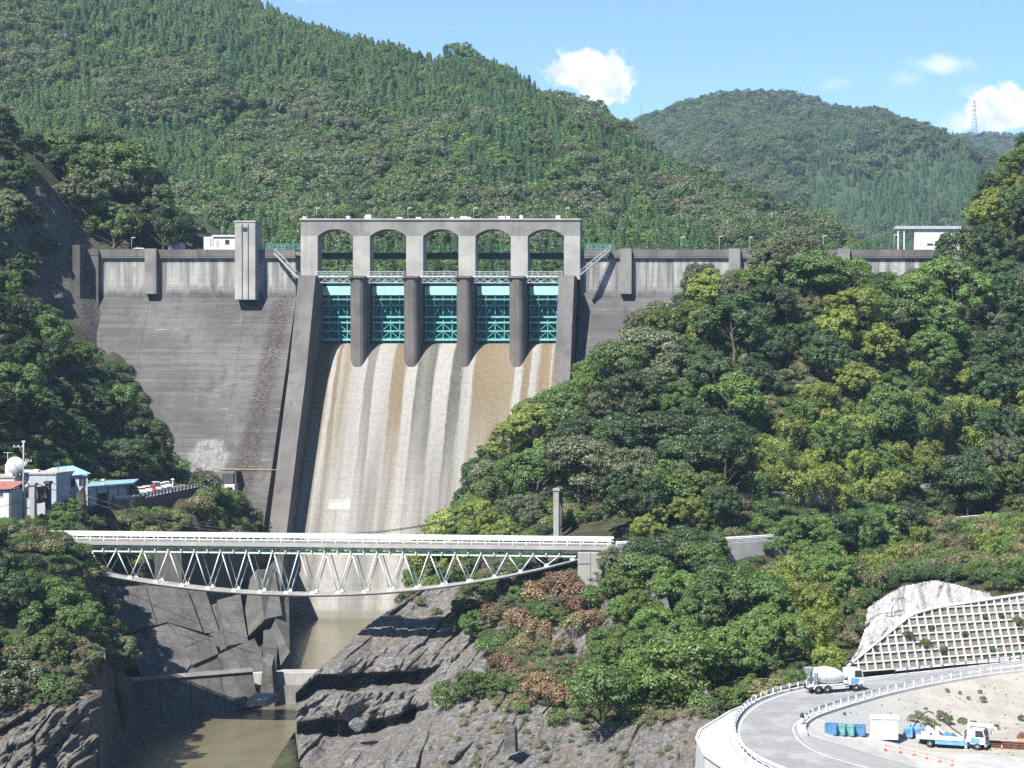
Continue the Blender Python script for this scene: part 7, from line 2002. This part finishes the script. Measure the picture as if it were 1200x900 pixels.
CAP_R = cap_fn([(500, 660), (520, 600), (545, 545), (575, 505), (600, 484), (650, 452), (690, 426), (735, 392), (765, 352), (800, 338), (830, 306), (868, 312), (895, 280), (935, 270), (985, 284), (1012, 318), (1050, 316), (1092, 312), (1110, 286), (1135, 250), (1160, 205), (1185, 163), (1200, 152), (1300, 60)])
CAP_L = cap_fn([(-100, 320), (0, 336), (60, 352), (95, 385), (130, 412), (160, 440), (185, 490), (208, 535), (222, 560), (250, 590)])
CAP_K = cap_fn([(-200, 90), (-60, 120), (0, 134), (30, 150), (60, 158), (100, 146), (140, 156), (168, 182), (184, 215), (190, 243), (210, 246), (232, 244), (236, 262), (262, 275)])
CAP_LL = cap_fn([(-100, 590), (0, 598), (30, 602), (46, 630), (58, 654), (72, 672), (90, 684), (130, 696)])


def try_plant(kind, x, y, z, mat, scale, cap=None, minscale=.42, sq=1.0, region=''):
    h = TOPH[kind]
    if cap is not None:
        px, _ = topix((x, y, z)); top = PZ(cap(px), y)
        w_px = 0
        if z + h * scale * sq > top:
            scale = (top - z) / (h * sq)
        if scale < minscale: return None
    if kind == 'bush' and scale > 1.7: scale = 1.7
    o = plant(kind, (x, y, z - .15), FOL[mat], random.randrange(12), scale, random.random() * 6.283, sq)
    o.scale.x *= random.uniform(.82, 1.2)
    PLANTS.append((o, kind, mat, x, y, z + h * scale * .55, scale, region))
    return o


def poisson(x0, x1, y0, y1, r, seed):
    rr = random.Random(seed); pts = []; cell = {}; s = r / 1.4143
    for _ in range(int((x1 - x0) * (y1 - y0) / (r * r) * 14)):
        x = rr.uniform(x0, x1); y = rr.uniform(y0, y1); i, j = int(x // s), int(y // s)
        if all((x - p[0]) ** 2 + (y - p[1]) ** 2 >= r * r for a in range(-2, 3) for b in range(-2, 3) for p in cell.get((i + a, j + b), ())):
            pts.append((x, y)); cell.setdefault((i, j), []).append((x, y))
    return pts


RPd = np.array(dense(RP_, 1.0))
def road_side(x, y):
    d = np.hypot(RPd[:, 0] - x, RPd[:, 1] - y); k = int(d.argmin()); k = min(k, len(RPd) - 2); a, b = RPd[k], RPd[k + 1]
    return float(d.min()), (b[0] - a[0]) * (y - a[1]) - (b[1] - a[1]) * (x - a[0])      # distance, >0 uphill


def bamboo_zone(x, y, z, side): return side > 0 and x > -4 and y < 396 + (x > 30) * 22 and z < 0 and not (x < 4 and y > 375)


for (x, y) in poisson(-4, 70, 352, 425, 4.3, 44):
    d, side = road_side(x, y); z = RIGHT.at(x, y); px, py = topix((x, y, z)); n3 = random.random()
    if d < 8.5 or not bamboo_zone(x, y, z, side) or px > 1260: continue
    if n3 < .86: try_plant('bamboo', x, y, z, 'yellow' if n3 < .6 else 'fresh', random.uniform(.8, 1.2), CAP_R, region='R')
    else: try_plant('tree', x, y, z, random.choice(['mid', 'dark', 'mid']), random.uniform(.7, 1.1), CAP_R, region='R')
# featured trees of the right bank: (px of base, distance Y, kind, leaves, scale)
for px, Y, kd, mt, sc in ((928, 436, 'tree', 'olive', 1.55), (950, 437, 'tree', 'dark', 1.3), (905, 438, 'tree', 'olive', 1.25), (962, 445, 'tree', 'olive', 1.2), (828, 446, 'tree', 'olive', 1.2), (1000, 418, 'tree', 'yellow', 1.35), (975, 412, 'tree', 'yellow', 1.2), (1035, 414, 'tree', 'yellow', 1.2), (1005, 401, 'tree', 'yellow', 1.05),
                          (1180, 405, 'tree', 'olive', 1.2), (1150, 400, 'tree', 'dark', 1.15), (1130, 395, 'tree', 'dark', 1.1), (1165, 412, 'tree', 'dark', 1.3), (1195, 398, 'tree', 'mid', 1.2), (820, 372, 'tree', 'dark', 1.25), (780, 365, 'layer', 'dark', 1.3), (845, 366, 'layer', 'dark', 1.15), (800, 357, 'layer', 'dark', 1.1), (760, 372, 'tree', 'olive', 1.1),
                          (1120, 372 + 20, 'layer', 'dark', 1.2), (1135, 389, 'layer', 'dark', 1.2)):
    x = PX(px, Y); z = RIGHT.at(x, Y); try_plant(kd, x, Y, z, mt, sc, CAP_R, region='R')
feat = [(p[3], p[4]) for p in PLANTS]

for (x, y) in poisson(-70, 72, 262, 512, 6.2, 4):
    d, side = road_side(x, y)
    if d < (4.5 if side > 0 else 7.0) or any((x - a) ** 2 + (y - b) ** 2 < 30 for a, b in feat): continue
    z = RIGHT.at(x, y); px, py = topix((x, y, z))
    if px > 1290 or px < 480: continue
    if y > 455 and x < 40 or y > 468 and x < 48: continue
    n1 = float(fbm2(np.array([x + 300.]), np.array([y + 300.]), 401, 26, 3)[0]); n2 = float(fbm2(np.array([x + 700.]), np.array([y + 300.]), 402, 14, 3)[0]); n3 = random.random()
    if side > 0 or x < -27:                       # wooded slope above the road
        if bamboo_zone(x, y, z, side): continue
        if False:
            kd, mt, sc = ('bamboo', 'yellow' if n3 < .75 else 'fresh', random.uniform(.7, 1.05))
            if n3 > .88: kd, mt = 'tree', 'mid'
        else:
            kd = 'tree'; mt = 'dark' if n1 < -.17 else 'olive' if n1 < .05 else 'mid' if n1 < .3 else 'fresh'
            if n2 > .26: mt = 'yellow' if n3 < .5 else 'fresh'
            if n3 > .9: mt = random.choice(['dark', 'olive', 'mid'])
            if n3 < .09 and n2 < 0: kd = 'layer'
            sc = random.uniform(.75, 1.6)
            if px < 640 and y < 420: mt = random.choice(['fresh', 'mid', 'mid', 'yellow', 'olive']); sc *= .8
        if x < -27 and y < 352:
            continue
        try_plant(kd, x, y, z, mt, sc, CAP_R, region='R')
    else:                                         # slope below the road
        if x < -23 or y < 264: continue
        if px > 985 and z > -34.5:
            continue
        if px > 972: continue
        kd = 'layer' if n3 < .35 else 'tree'; mt = 'dark' if n1 < .0 else 'mid' if n1 < .25 else 'fresh'
        if 905 < px < 985: kd, mt = ('bamboo' if n3 < .5 else 'tree'), ('yellow' if n3 < .6 else 'fresh')
        cap = cap_fn([(690, 655), (735, 640), (760, 622), (800, 615), (840, 655), (850, 664), (905, 664), (925, 640), (960, 628), (985, 640)])
        try_plant(kd, x, y, z, mt, random.uniform(.8, 1.25), cap, .3, region='B')
# below the road, right part: low bushes and young bamboo above the white slope
for (x, y) in poisson(8, 62, 292, 385, 3.6, 9):
    d, side = road_side(x, y); z = RIGHT.at(x, y); px, py = topix((x, y, z))
    if side > 0 or d < 5.5 or px < 940 or px > 1250 or y < 296: continue
    if py > np.interp(px, [940, 1000, 1060, 1100, 1165, 1210], [745, 715, 676, 668, 682, 680]): continue
    n3 = random.random()
    cap = cap_fn([(930, 640), (985, 625), (1000, 640), (1020, 612), (1060, 606), (1080, 595), (1110, 592), (1130, 575), (1160, 560), (1250, 545)])
    if n3 < .3 or px > 1130 and n3 < .75: try_plant('bamboo', x, y, z, 'yellow' if n3 < .2 else 'straw' if n3 < .36 else 'fresh', random.uniform(.4, .75), cap, .2, region='W')
    elif n3 < .55 and py < 655: try_plant('tree', x, y, z, random.choice(['mid', 'dark', 'fresh']), random.uniform(.45, .7), cap, .25, region='W')
    else: try_plant('bush', x, y, z, random.choice(['mid', 'fresh', 'straw', 'olive', 'dry' if py > 660 else 'mid']), random.uniform(.7, 1.3), cap, .3, region='W')
# trees just in front of the bank road that hide it right of the retaining wall
for px, Y, mt, sc in ((938, 334, 'mid', .95), (915, 334, 'fresh', .7), (905, 331, 'mid', .5), (888, 329, 'fresh', .35), (868, 326, 'mid', .3), (845, 326, 'dark', .8), (830, 322, 'mid', .8), (952, 337, 'fresh', .85), (972, 340, 'dark', .9), (1003, 345, 'mid', .95), (1035, 350, 'fresh', .9), (1060, 356, 'dark', .85), (1085, 362, 'mid', .7), (925, 352, 'mid', .6), (760, 312, 'dark', .95), (735, 308, 'fresh', .8), (800, 316, 'dark', 1.0), (835, 312, 'mid', .8), (720, 316, 'olive', .62)):
    x = PX(px, Y); z = RIGHT.at(x, Y); try_plant('layer' if mt == 'dark' else 'tree', x, Y, z, mt, sc, cap_fn([(700, 634), (740, 622), (790, 612), (838, 626), (855, 650), (895, 655), (908, 625), (925, 596), (1000, 600), (1010, 577), (1060, 575), (1100, 590)]), .2, region='B')

# ---- left bank
for (x, y) in poisson(-215, -120, 345, 470, 6.8, 14):
    z = LEFT.at(x, y); px, py = topix((x, y, z))
    if px < -70: continue
    if x > -150 and y < 392 and z < -17: continue
    if -147 < x and y < 435 and z < -21.5: continue
    if z > 6 and px > -40 and y > 442: continue
    n1 = float(fbm2(np.array([x + 300.]), np.array([y + 300.]), 411, 22, 3)[0])
    try_plant('tree', x, y, z, 'dark' if n1 < .15 else 'mid', random.uniform(.9, 1.4), (lambda q: max(CAP_L(q), CAP_L(q + 18))), .25, region='L')
for (x, y) in poisson(-235, -150, 483, 520, 5.0, 15):
    z = LEFT.at(x, y); px, py = topix((x, y, z))
    if px < -80 or px > 226: continue
    try_plant('tree', x, y, z, random.choice(['dark', 'dark', 'olive', 'olive', 'mid']), random.uniform(1.2, 1.9), CAP_K, .4, region='K')
for (x, y) in poisson(-215, -176, 430, 470, 5.0, 16):
    z = LEFT.at(x, y); px, py = topix((x, y, z))
    if px < -80 or px > 42 or z < 27: continue
    try_plant('tree', x, y, z, random.choice(['olive', 'olive', 'mid', 'dark']), random.uniform(.65, 1.0), cap_fn([(-100, 90), (0, 140), (20, 160), (40, 200), (60, 260)]), .35, region='K')
for k, (px, Y, sc, mt) in enumerate(((0, 456, 1.0, 'olive'), (14, 459, .9, 'olive'), (28, 463, .85, 'mid'), (44, 466, .7, 'olive'), (8, 450, 1.0, 'dark'), (24, 454, .85, 'olive'), (-12, 452, 1.1, 'mid'), (36, 459, .7, 'dark'), (2, 444, .9, 'mid'), (-5, 462, 1.2, 'dark'), (52, 468, .6, 'mid'), (20, 447, .75, 'olive'))):
    x = PX(px, Y); try_plant('tree', x, Y, LEFT.at(x, Y), mt, sc, None, region='K')
# trees low on the left, in front of the bridge end
for (x, y) in poisson(-150, -100, 276, 322, 4.6, 17):
    z = LEFT.at(x, y); px, py = topix((x, y, z))
    if px < -90 or z < -50 or (px > 58 and y > 313): continue
    try_plant('tree', x, y, z, random.choice(['dark', 'dark', 'mid', 'mid', 'olive']), random.uniform(.8, 1.25), (lambda q: max(CAP_LL(q), CAP_LL(q + 44), CAP_LL(q + 22))), .2, region='C')
# thicket between the houses and the bridge, bushes by the car park and above the gorge
for (x, y) in poisson(-134, -104, 326, 441, 3.0, 18):
    z = LEFT.at(x, y); px, py = topix((x, y, z))
    n3 = random.random()
    if y < 372 and px < 145 and z > -37:
        if px < 40: continue
        cap = cap_fn([(30, 612), (50, 606), (62, 580), (75, 571), (90, 578), (105, 580), (120, 588), (130, 606), (160, 622)])
        try_plant('tree' if n3 < .7 else 'bush', x, y, z, random.choice(['mid', 'mid', 'dark', 'olive']), random.uniform(.5, .75), cap, .25, region='H')
    elif 125 < px < 322 and z < -23.8 and z > -38:
        low = y < 425 and px < 215 and z > -27
        mt = random.choice(['straw', 'olive', 'dry', 'straw']) if px < 235 else random.choice(['mid', 'olive', 'fresh', 'fresh', 'straw'])
        cap = cap_fn([(125, 606), (145, 602), (180, 602), (205, 597), (235, 578), (243, 556), (262, 572), (280, 568), (318, 580)])
        try_plant('bush', x, y, z, random.choice(['straw', 'dry', 'straw', 'olive']) if low else mt, random.uniform(.4, .8) if low else random.uniform(.8, 1.5), cap, .25, region='G')
for px, Y, kd, mt, sc, rg in ((142, 386, 'tree', 'olive', .42, 'P'), (152, 388, 'tree', 'mid', .36, 'P'), (237, 424, 'tree', 'olive', .6, 'P'), (244, 420, 'bush', 'olive', 1.5, 'P'), (118, 388, 'bush', 'fresh', 1.6, 'P'), (108, 385, 'bush', 'fresh', 1.5, 'P'), (130, 392, 'bush', 'mid', 1.4, 'P'), (224, 430, 'bush', 'mid', 1.2, 'P'), (214, 436, 'bush', 'mid', 1.4, 'P')):
    x = PX(px, Y); z = max(LEFT.at(x, Y), -23.6); try_plant(kd, x, Y, z, mt, sc, None, region=rg)

# ---- growth on the rock faces
def rock_hit(oname, px, py):
    me = bpy.data.objects[oname].data; n = len(me.vertices); co = np.empty(n * 3); me.vertices.foreach_get('co', co); co = co.reshape(-1, 3)
    d = np.hypot(VPX + co[:, 0] / co[:, 1] * F - px, HY - co[:, 2] / co[:, 1] * F - py); return Vector(co[int(d.argmin())])
RB = [(545, 822, 'tree', 'mid', .58), (528, 826, 'bush', 'mid', 1.5), (562, 818, 'tree', 'mid', .5), (520, 832, 'bush', 'fresh', 1.1), (552, 752, 'tree', 'mid', .55), (568, 742, 'tree', 'olive', .5), (545, 728, 'tree', 'mid', .5), (580, 735, 'bush', 'dry', 1.5), (596, 722, 'tree', 'olive', .42),
      (612, 742, 'bush', 'dry', 1.7), (632, 748, 'bush', 'dry', 1.3), (640, 738, 'tree', 'mid', .5), (622, 728, 'tree', 'mid', .5), (655, 735, 'tree', 'fresh', .45), (598, 702, 'tree', 'olive', .5), (575, 700, 'tree', 'mid', .5), (618, 698, 'tree', 'olive', .48), (640, 700, 'tree', 'olive', .45), (652, 702, 'bush', 'dry', 1.7), (668, 712, 'bush', 'dry', 1.7), (660, 694, 'bush', 'dry', 1.5), (676, 720, 'bush', 'dry', 1.2),
      (690, 712, 'bush', 'mid', 1.2), (700, 735, 'bush', 'straw', 1.2), (686, 738, 'bush', 'dry', 1.2), (705, 760, 'bush', 'mid', 1.2), (588, 790, 'bush', 'dry', 1.3), (585, 812, 'bush', 'mid', 1.0), (628, 820, 'bush', 'dry', 1.5), (640, 826, 'bush', 'dry', 1.3), (662, 830, 'bush', 'dry', 1.4), (655, 850, 'bush', 'fresh', 1.0), (600, 690, 'bush', 'straw', 1.2), (720, 780, 'tree', 'mid', .5), (740, 800, 'tree', 'dark', .6), (760, 820, 'tree', 'mid', .55), (735, 835, 'bush', 'mid', 1.2), (715, 700, 'tree', 'mid', .5), (780, 835, 'tree', 'mid', .5), (800, 830, 'bush', 'fresh', 1.3), (820, 838, 'bush', 'mid', 1.2), (700, 830, 'bush', 'straw', .9), (490, 708, 'bush', 'straw', .6), (510, 720, 'bush', 'olive', .6), (600, 835, 'bush', 'straw', .8), (572, 770, 'bush', 'mid', 1.3), (610, 765, 'bush', 'straw', 1.0), (660, 768, 'bush', 'straw', 1.1), (690, 780, 'bush', 'olive', .9), (750, 770, 'tree', 'dark', .7), (770, 790, 'tree', 'dark', .7), (730, 740, 'tree', 'fresh', .6), (590, 682, 'tree', 'olive', .5), (610, 676, 'tree', 'mid', .45), (628, 682, 'tree', 'olive', .5), (560, 712, 'tree', 'mid', .5), (585, 715, 'bush', 'dry', 1.5), (605, 712, 'tree', 'mid', .45), (625, 712, 'bush', 'dry', 1.6), (648, 722, 'tree', 'olive', .42), (600, 755, 'bush', 'mid', 1.3), (535, 740, 'bush', 'mid', 1.3), (672, 742, 'bush', 'straw', 1.3), (700, 800, 'bush', 'mid', 1.5), (715, 815, 'tree', 'mid', .5), (722, 835, 'bush', 'fresh', 1.4), (708, 775, 'tree', 'mid', .55), (745, 838, 'tree', 'mid', .45), (690, 800, 'bush', 'straw', 1.0)]
for px, py, kd, mt, sc in RB:
    p = rock_hit('river_rock', px, py); try_plant(kd, p.x, p.y + .4, p.z - .3, mt, sc, None, region='S')
for px, py, kd, mt, sc in ((12, 790, 'bush', 'dry', 1.5), (25, 780, 'bush', 'dry', 1.2), (70, 825, 'tree', 'mid', .38), (55, 820, 'bush', 'mid', 1.4), (5, 815, 'bush', 'straw', 1.4), (35, 800, 'bush', 'straw', 1.2), (85, 815, 'bush', 'olive', 1.0), (50, 770, 'bush', 'dry', 1.2), (95, 740, 'tree', 'mid', .5), (108, 735, 'tree', 'mid', .45)):
    p = rock_hit('cliff_face', px, py); try_plant(kd, p.x, p.y + .3, p.z - .3, mt, sc, None, region='F')
# ---- plants in the yard and in the cells of the beam grid
for px, py, sc, mt in ((1070, 846, .55, 'mid'), (1076, 842, .6, 'dark'), (1084, 850, .7, 'mid'), (1092, 852, .6, 'straw'), (1103, 846, .85, 'mid'), (1113, 850, .75, 'fresh'), (1098, 855, .5, 'straw'), (1128, 848, .5, 'olive'), (1140, 852, .5, 'mid'), (1167, 855, .45, 'dark'), (1152, 823, .5, 'dark'), (1125, 814, .3, 'olive'), (1110, 812, .35, 'dark'), (1148, 812, .3, 'mid'), (1135, 820, .3, 'olive'), (990, 838, .25, 'dark'), (1197, 845, .5, 'mid'), (1055, 805, .3, 'straw'), (1085, 832, .25, 'olive')):
    p = yard_at(px, py); try_plant('bush', p.x, p.y, p.z + .05, {'dark': 'olive', 'mid': 'olive', 'fresh': 'mid'}.get(mt, mt), sc * .62, None, region='Y')
rs = random.Random(5)
for k in range(30):
    i = rs.randint(2, ncol - 2); v = (rs.randint(0, 7) + .35) * pit; u = (i + .5) * pit + .1
    if v > top_v(u) - 1 or (v > 7.5): continue
    p = G(u, v, .1); big = rs.random() < .3
    try_plant('bush', p.x, p.y, p.z, rs.choice(['mid', 'dark', 'straw', 'olive']), rs.uniform(.22, .34) if not big else .5, None, region='N')
for k in range(24):
    D = dense(OUT[:7], 1.0); q = D[int(k * (len(D) - 1) / 24)]; p = Vector((q[0] - .5, q[1] + 1.6, ZR - .1)); 
    if topix(p)[0] < 1010: try_plant('bush', p.x - rs.random() * 1.5, p.y + rs.random() * 2, p.z, rs.choice(['fresh', 'mid', 'straw']), rs.uniform(.5, .9), None, region='E')
for px, Y, mt, sc in ((845, 262, 'mid', .45), (862, 262, 'fresh', .4), (880, 266, 'fresh', .4), (900, 270, 'mid', .5), (925, 276, 'fresh', .5), (940, 282, 'yellow', .6), (955, 284, 'yellow', .65), (925, 288, 'fresh', .6), (970, 290, 'yellow', .55), (985, 294, 'fresh', .45), (835, 256, 'mid', .35), (820, 260, 'dark', .4), (960, 296, 'yellow', .7), (940, 300, 'yellow', .75)):
    x = PX(px, Y); z = RIGHT.at(x, Y); try_plant('bamboo' if mt == 'yellow' else 'tree', x, Y, z, mt, sc, None, region='E')

# ---- labels
CW = {'dark': 'dark green', 'mid': 'mid green', 'fresh': 'fresh green', 'yellow': 'yellow green', 'olive': 'olive grey', 'cedar': 'dark', 'cedar_light': 'light green', 'dry': 'brown withered', 'straw': 'straw coloured'}
KW = {'tree': 'leafy tree', 'layer': 'layered tree', 'bush': 'shrub', 'bamboo': 'feathery bamboo', 'cedar': 'cedar', 'grass': 'grass tuft'}
GW = {'R': 'trees on the wooded right slope', 'B': 'trees below the bank road', 'W': 'bushes above the white slope', 'L': 'trees on the left hillside', 'K': 'trees on the knoll at the left end of the dam', 'C': 'trees in front of the left bridge end', 'H': 'thicket below the houses',
      'G': 'bushes between car park and bridge', 'P': 'trees round the car park', 'S': 'growth on the river rock', 'F': 'growth on the left cliff', 'Y': 'weeds in the yard', 'N': 'plants in the slope grid', 'E': 'bushes along the outer edge of the lower road'}


def landmark(rg, px, py):
    if rg == 'R':
        if py > 545 and px < 720: return 'beside the old grey tower'
        if px < 620: return 'at the edge of the spillway'
        if px < 735: return 'under the right chute wall' if py < 505 else 'above the right bridge end'
        if py < 345: return 'in front of the dam crest' if px < 1100 else 'beside the white pavilion'
        if px < 860: return 'below the right dam wing' if py < 430 else 'in mid slope above the bridge end' if py < 500 else 'left of the stone wall'
        if px < 1060: return 'under the tall crest tree' if py < 430 else 'over the stone wall' if py > 490 else 'above the bamboo'
        return 'below the white pavilion' if py < 420 else 'at the right edge above the bamboo' if py < 500 else 'over the short stone wall'
    if rg == 'B': return 'hiding the bank road' if py < 660 and px > 900 else 'right of the bridge abutment' if py < 700 else 'on the slope left of the bend'
    if rg == 'L': return 'high on the left hillside' if py < 430 else 'behind the houses' if py > 500 and px < 130 else 'on the left hillside beside the dam'
    if rg == 'K': return 'on the knoll above the dam end' if px > 45 else 'above the dark abutment face'
    if rg == 'C': return 'at the left bridge end' if py < 680 else 'on top of the left cliff'
    return {'W': 'above the white sprayed slope', 'H': 'below the blue roofed house', 'G': 'between car park and bridge', 'P': 'beside the car park', 'S': 'on the river rock' if py > 770 else 'under the right bridge end', 'F': 'on the left cliff', 'Y': 'on the gravel bank of the yard', 'N': 'in a cell of the slope grid', 'E': 'outside the road bend'}[rg]


ORDN = ['leftmost', 'second', 'third', 'fourth', 'fifth', 'sixth', 'seventh', 'eighth', 'ninth', 'tenth', 'eleventh', 'twelfth', 'thirteenth', 'fourteenth', 'fifteenth', 'sixteenth', 'seventeenth', 'eighteenth', 'nineteenth', 'twentieth']
buckets = {}
for rec in PLANTS:
    o, kind, mat, x, y, zc, sc, rg = rec
    px, py = topix((x, y, zc)); base = (kind, mat, landmark(rg, px, py)); buckets.setdefault(base, []).append((px, py, sc, o, rg))
for (kind, mat, lm), L in buckets.items():
    L.sort(key=lambda r: r[0]); ms = sorted(r[2] for r in L)[len(L) // 2]
    big = [r for r in L if r[2] >= ms]; small = [r for r in L if r[2] < ms]
    for sub, word in ((big, 'tall ' if kind in ('tree', 'layer', 'bamboo') else 'broad '), (small, 'small ')):
        for i, (px, py, sc, o, rg) in enumerate(sub):
            if len(L) == 1: lab = '%s %s %s' % (CW[mat], KW[kind], lm)
            elif len(sub) == 1: lab = '%s%s %s %s' % (word, CW[mat], KW[kind], lm)
            else: lab = '%s%s %s %s, %s' % (word, CW[mat], KW[kind], lm, 'leftmost of them' if i == 0 else ORDN[min(i, 19)] + ' from left')
            o['label'] = lab; o['group'] = GW[rg]

SHOT = [(980, 800), (1000, 764), (1011, 737), (1014, 714), (1034, 700), (1058, 688), (1095, 681), (1122, 686), (1142, 692), (1170, 698), (1230, 692), (1230, 800)]
# ---- undergrowth between the trunks
UNDER = far_set('undergrowth_set', [(BUSH[0], FOL['mid']), (BUSH[1], FOL['dark']), (BUSH[2], FOL['fresh']), (BUSH[3], FOL['olive']), (GRASS[0], FOL['straw']), (GRASS[1], FOL['fresh']), (BUSH[0], FOL['straw'])])


def undergrowth(name, field, x0, x1, y0, y1, n, ok, label, seed):
    r = np.random.default_rng(seed); x = r.uniform(x0, x1, n); y = r.uniform(y0, y1, n); z = field(x, y)
    k = np.array([ok(a, b, c) for a, b, c in zip(x, y, z)]); x, y, z = x[k], y[k], z[k]; N = len(x)
    idx = r.choice(7, N, p=[.24, .22, .14, .12, .1, .1, .08]); s = r.uniform(.45, 1.1, N); s = np.where(idx >= 4, s * 1.2, s)
    scatter(name, np.stack([x, y, z - .1], 1), idx, np.stack([s, s, s * .8], 1), UNDER, label, None)


OUTd = np.array(dense(OUT, 1.0))
def DIO(x, y):
    k = int(np.hypot(OUTd[:, 0] - x, OUTd[:, 1] - y).argmin()); k = min(k, len(OUTd) - 2); a, b = OUTd[k], OUTd[k + 1]
    s_ = (b[0] - a[0]) * (y - a[1]) - (b[1] - a[1]) * (x - a[0]); d = float(np.hypot(a[0] - x, a[1] - y)); return d if s_ < 0 else -d


def okr(x, y, z):
    d, side = road_side(x, y); px, py = topix((x, y, z))
    if d < 5.2 or px < 470 or px > 1300: return False
    if y < 262 and x > -6: return False
    if DIO(x, y) < 1.2: return False
    if y < 315 and inside(SHOT, px, py + 2): return False
    if 675 < px < 722 and y < 335: return False
    if x < -24 and y < 350: return False
    if 468 < y and x < 47: return False
    return z > -48 and z < 60 and not (px > 985 and py > 765)
undergrowth('undergrowth', RIGHT, -70, 76, 250, 512, 17000, okr, 'undergrowth of bushes and grass under the trees of the right bank', 61)


def okl(x, y, z):
    px, py = topix((x, y, z))
    if px < -60 or z < -45: return False
    if z < -20.5 and z > -26.5 and 328 < y < 432 and x < -119: return False
    if 40 < px < 140 and 314 < y < 330 and py < 648: return False
    if z > 4 and 442 < y < 474 and px > 30: return False
    if py < CAP_L(px + 8) - 6 and px > 60 and y > 380: return False
    return True
undergrowth('undergrowth', LEFT, -190, -101, 270, 470, 6500, okl, 'undergrowth of bushes and grass under the trees of the left bank', 62)

def face_growth(name, oname, poly, n, mix, label, seed, smin, smax):
    r = np.random.default_rng(seed); me = bpy.data.objects[oname].data; k = len(me.vertices); co = np.empty(k * 3); me.vertices.foreach_get('co', co); co = co.reshape(-1, 3)
    used = np.zeros(k, bool); used[np.array([v for p_ in me.polygons for v in p_.vertices])] = True
    px = VPX + co[:, 0] / co[:, 1] * F; py = HY - co[:, 2] / co[:, 1] * F; m_ = fbm2(px + 400, py + 400, seed, 60, 4)
    c = np.nonzero(used & inside(poly, px, py) & (m_ > -.08))[0]; c = r.choice(c, min(n, len(c)), replace=False)
    s_ = r.uniform(smin, smax, len(c)); idx = r.choice(7, len(c), p=mix)
    return scatter(name, co[c] + np.array([0, .1, -.15]), idx, np.stack([s_, s_, s_ * .8], 1), ROCKSET, label)
ROCKSET = far_set('rock_growth_set', [(BUSH[0], FOL['mid']), (BUSH[1], FOL['olive']), (BUSH[2], FOL['straw']), (BUSH[3], FOL['dry']), (GRASS[0], FOL['straw']), (GRASS[1], FOL['fresh']), (GRASS[0], FOL['dry'])])
face_growth('cliff_grass', 'river_rock', [(536, 672), (600, 665), (760, 665), (800, 780), (838, 842), (760, 850), (640, 846), (560, 820), (575, 770), (545, 735)], 1500, [.17, .17, .15, .09, .18, .12, .12], 'dry grass and low scrub growing over the cliff under the right bridge end', 71, .25, .75)
face_growth('cliff_grass', 'river_rock', [(560, 810), (640, 840), (840, 842), (840, 910), (480, 910), (520, 850)], 260, [.08, .12, .22, .06, .24, .1, .18], 'sparse dry tufts on the lower rock slope', 73, .15, .4)
face_growth('cliff_grass', 'cliff_face', [(-20, 735), (80, 740), (115, 765), (100, 815), (60, 835), (-20, 830)], 220, [.2, .2, .16, .08, .18, .08, .1], 'dry grass and scrub along the top of the left cliff', 72, .25, .6)

# woods that go on beyond both edges of the view
def edge_wood(name, field, x0, x1, y0, y1, n, ok, label, seed):
    r = np.random.default_rng(seed); x = r.uniform(x0, x1, n); y = r.uniform(y0, y1, n); z = field(x, y); k = np.array([ok(a, b, c) for a, b, c in zip(x, y, z)]); x, y, z = x[k], y[k], z[k]; N = len(x); s_ = r.uniform(.7, 1.3, N)
    scatter(name, np.stack([x, y, z - .3], 1), r.integers(0, 5, N), np.stack([s_, s_, s_], 1), EDGESET, label)
EDGESET = far_set('edge_wood_set', [(CROWN[0], FOL['dark']), (CROWN[1], FOL['mid']), (CROWN[3], FOL['olive']), (CROWN[4], FOL['fresh']), (CROWN[5], FOL['yellow'])])
edge_wood('bank_woods', RIGHT, 40, 106, 292, 516, 900, lambda x, y, z: topix((x, y, z))[0] > 1265 and y > 300 and road_side(x, y)[0] > 8, 'woods going on over the right bank beyond the slope grid', 81)
edge_wood('bank_woods', LEFT, -238, -125, 270, 484, 700, lambda x, y, z: topix((x, y, z))[0] < -75, 'woods going on over the left bank behind the houses', 82)

# ================================================================== air
m = MB(); m.box((-7200, -3200, -71), (7200, 9200, 540))
t = bpy.data.materials.new('haze_air'); t.use_nodes = True; nt = t.node_tree; nt.nodes.clear()
ou = nt.nodes.new('ShaderNodeOutputMaterial'); pv = nt.nodes.new('ShaderNodeVolumePrincipled'); pv.inputs['Color'].default_value = (.52, .74, 1, 1); pv.inputs['Density'].default_value = HAZE; pv.inputs['Anisotropy'].default_value = 0.1
nt.links.new(pv.outputs[0], ou.inputs['Volume'])
if HAZE > 0: tag(m.build('haze', t), 'thin summer haze in the air of the valley', kind='stuff')
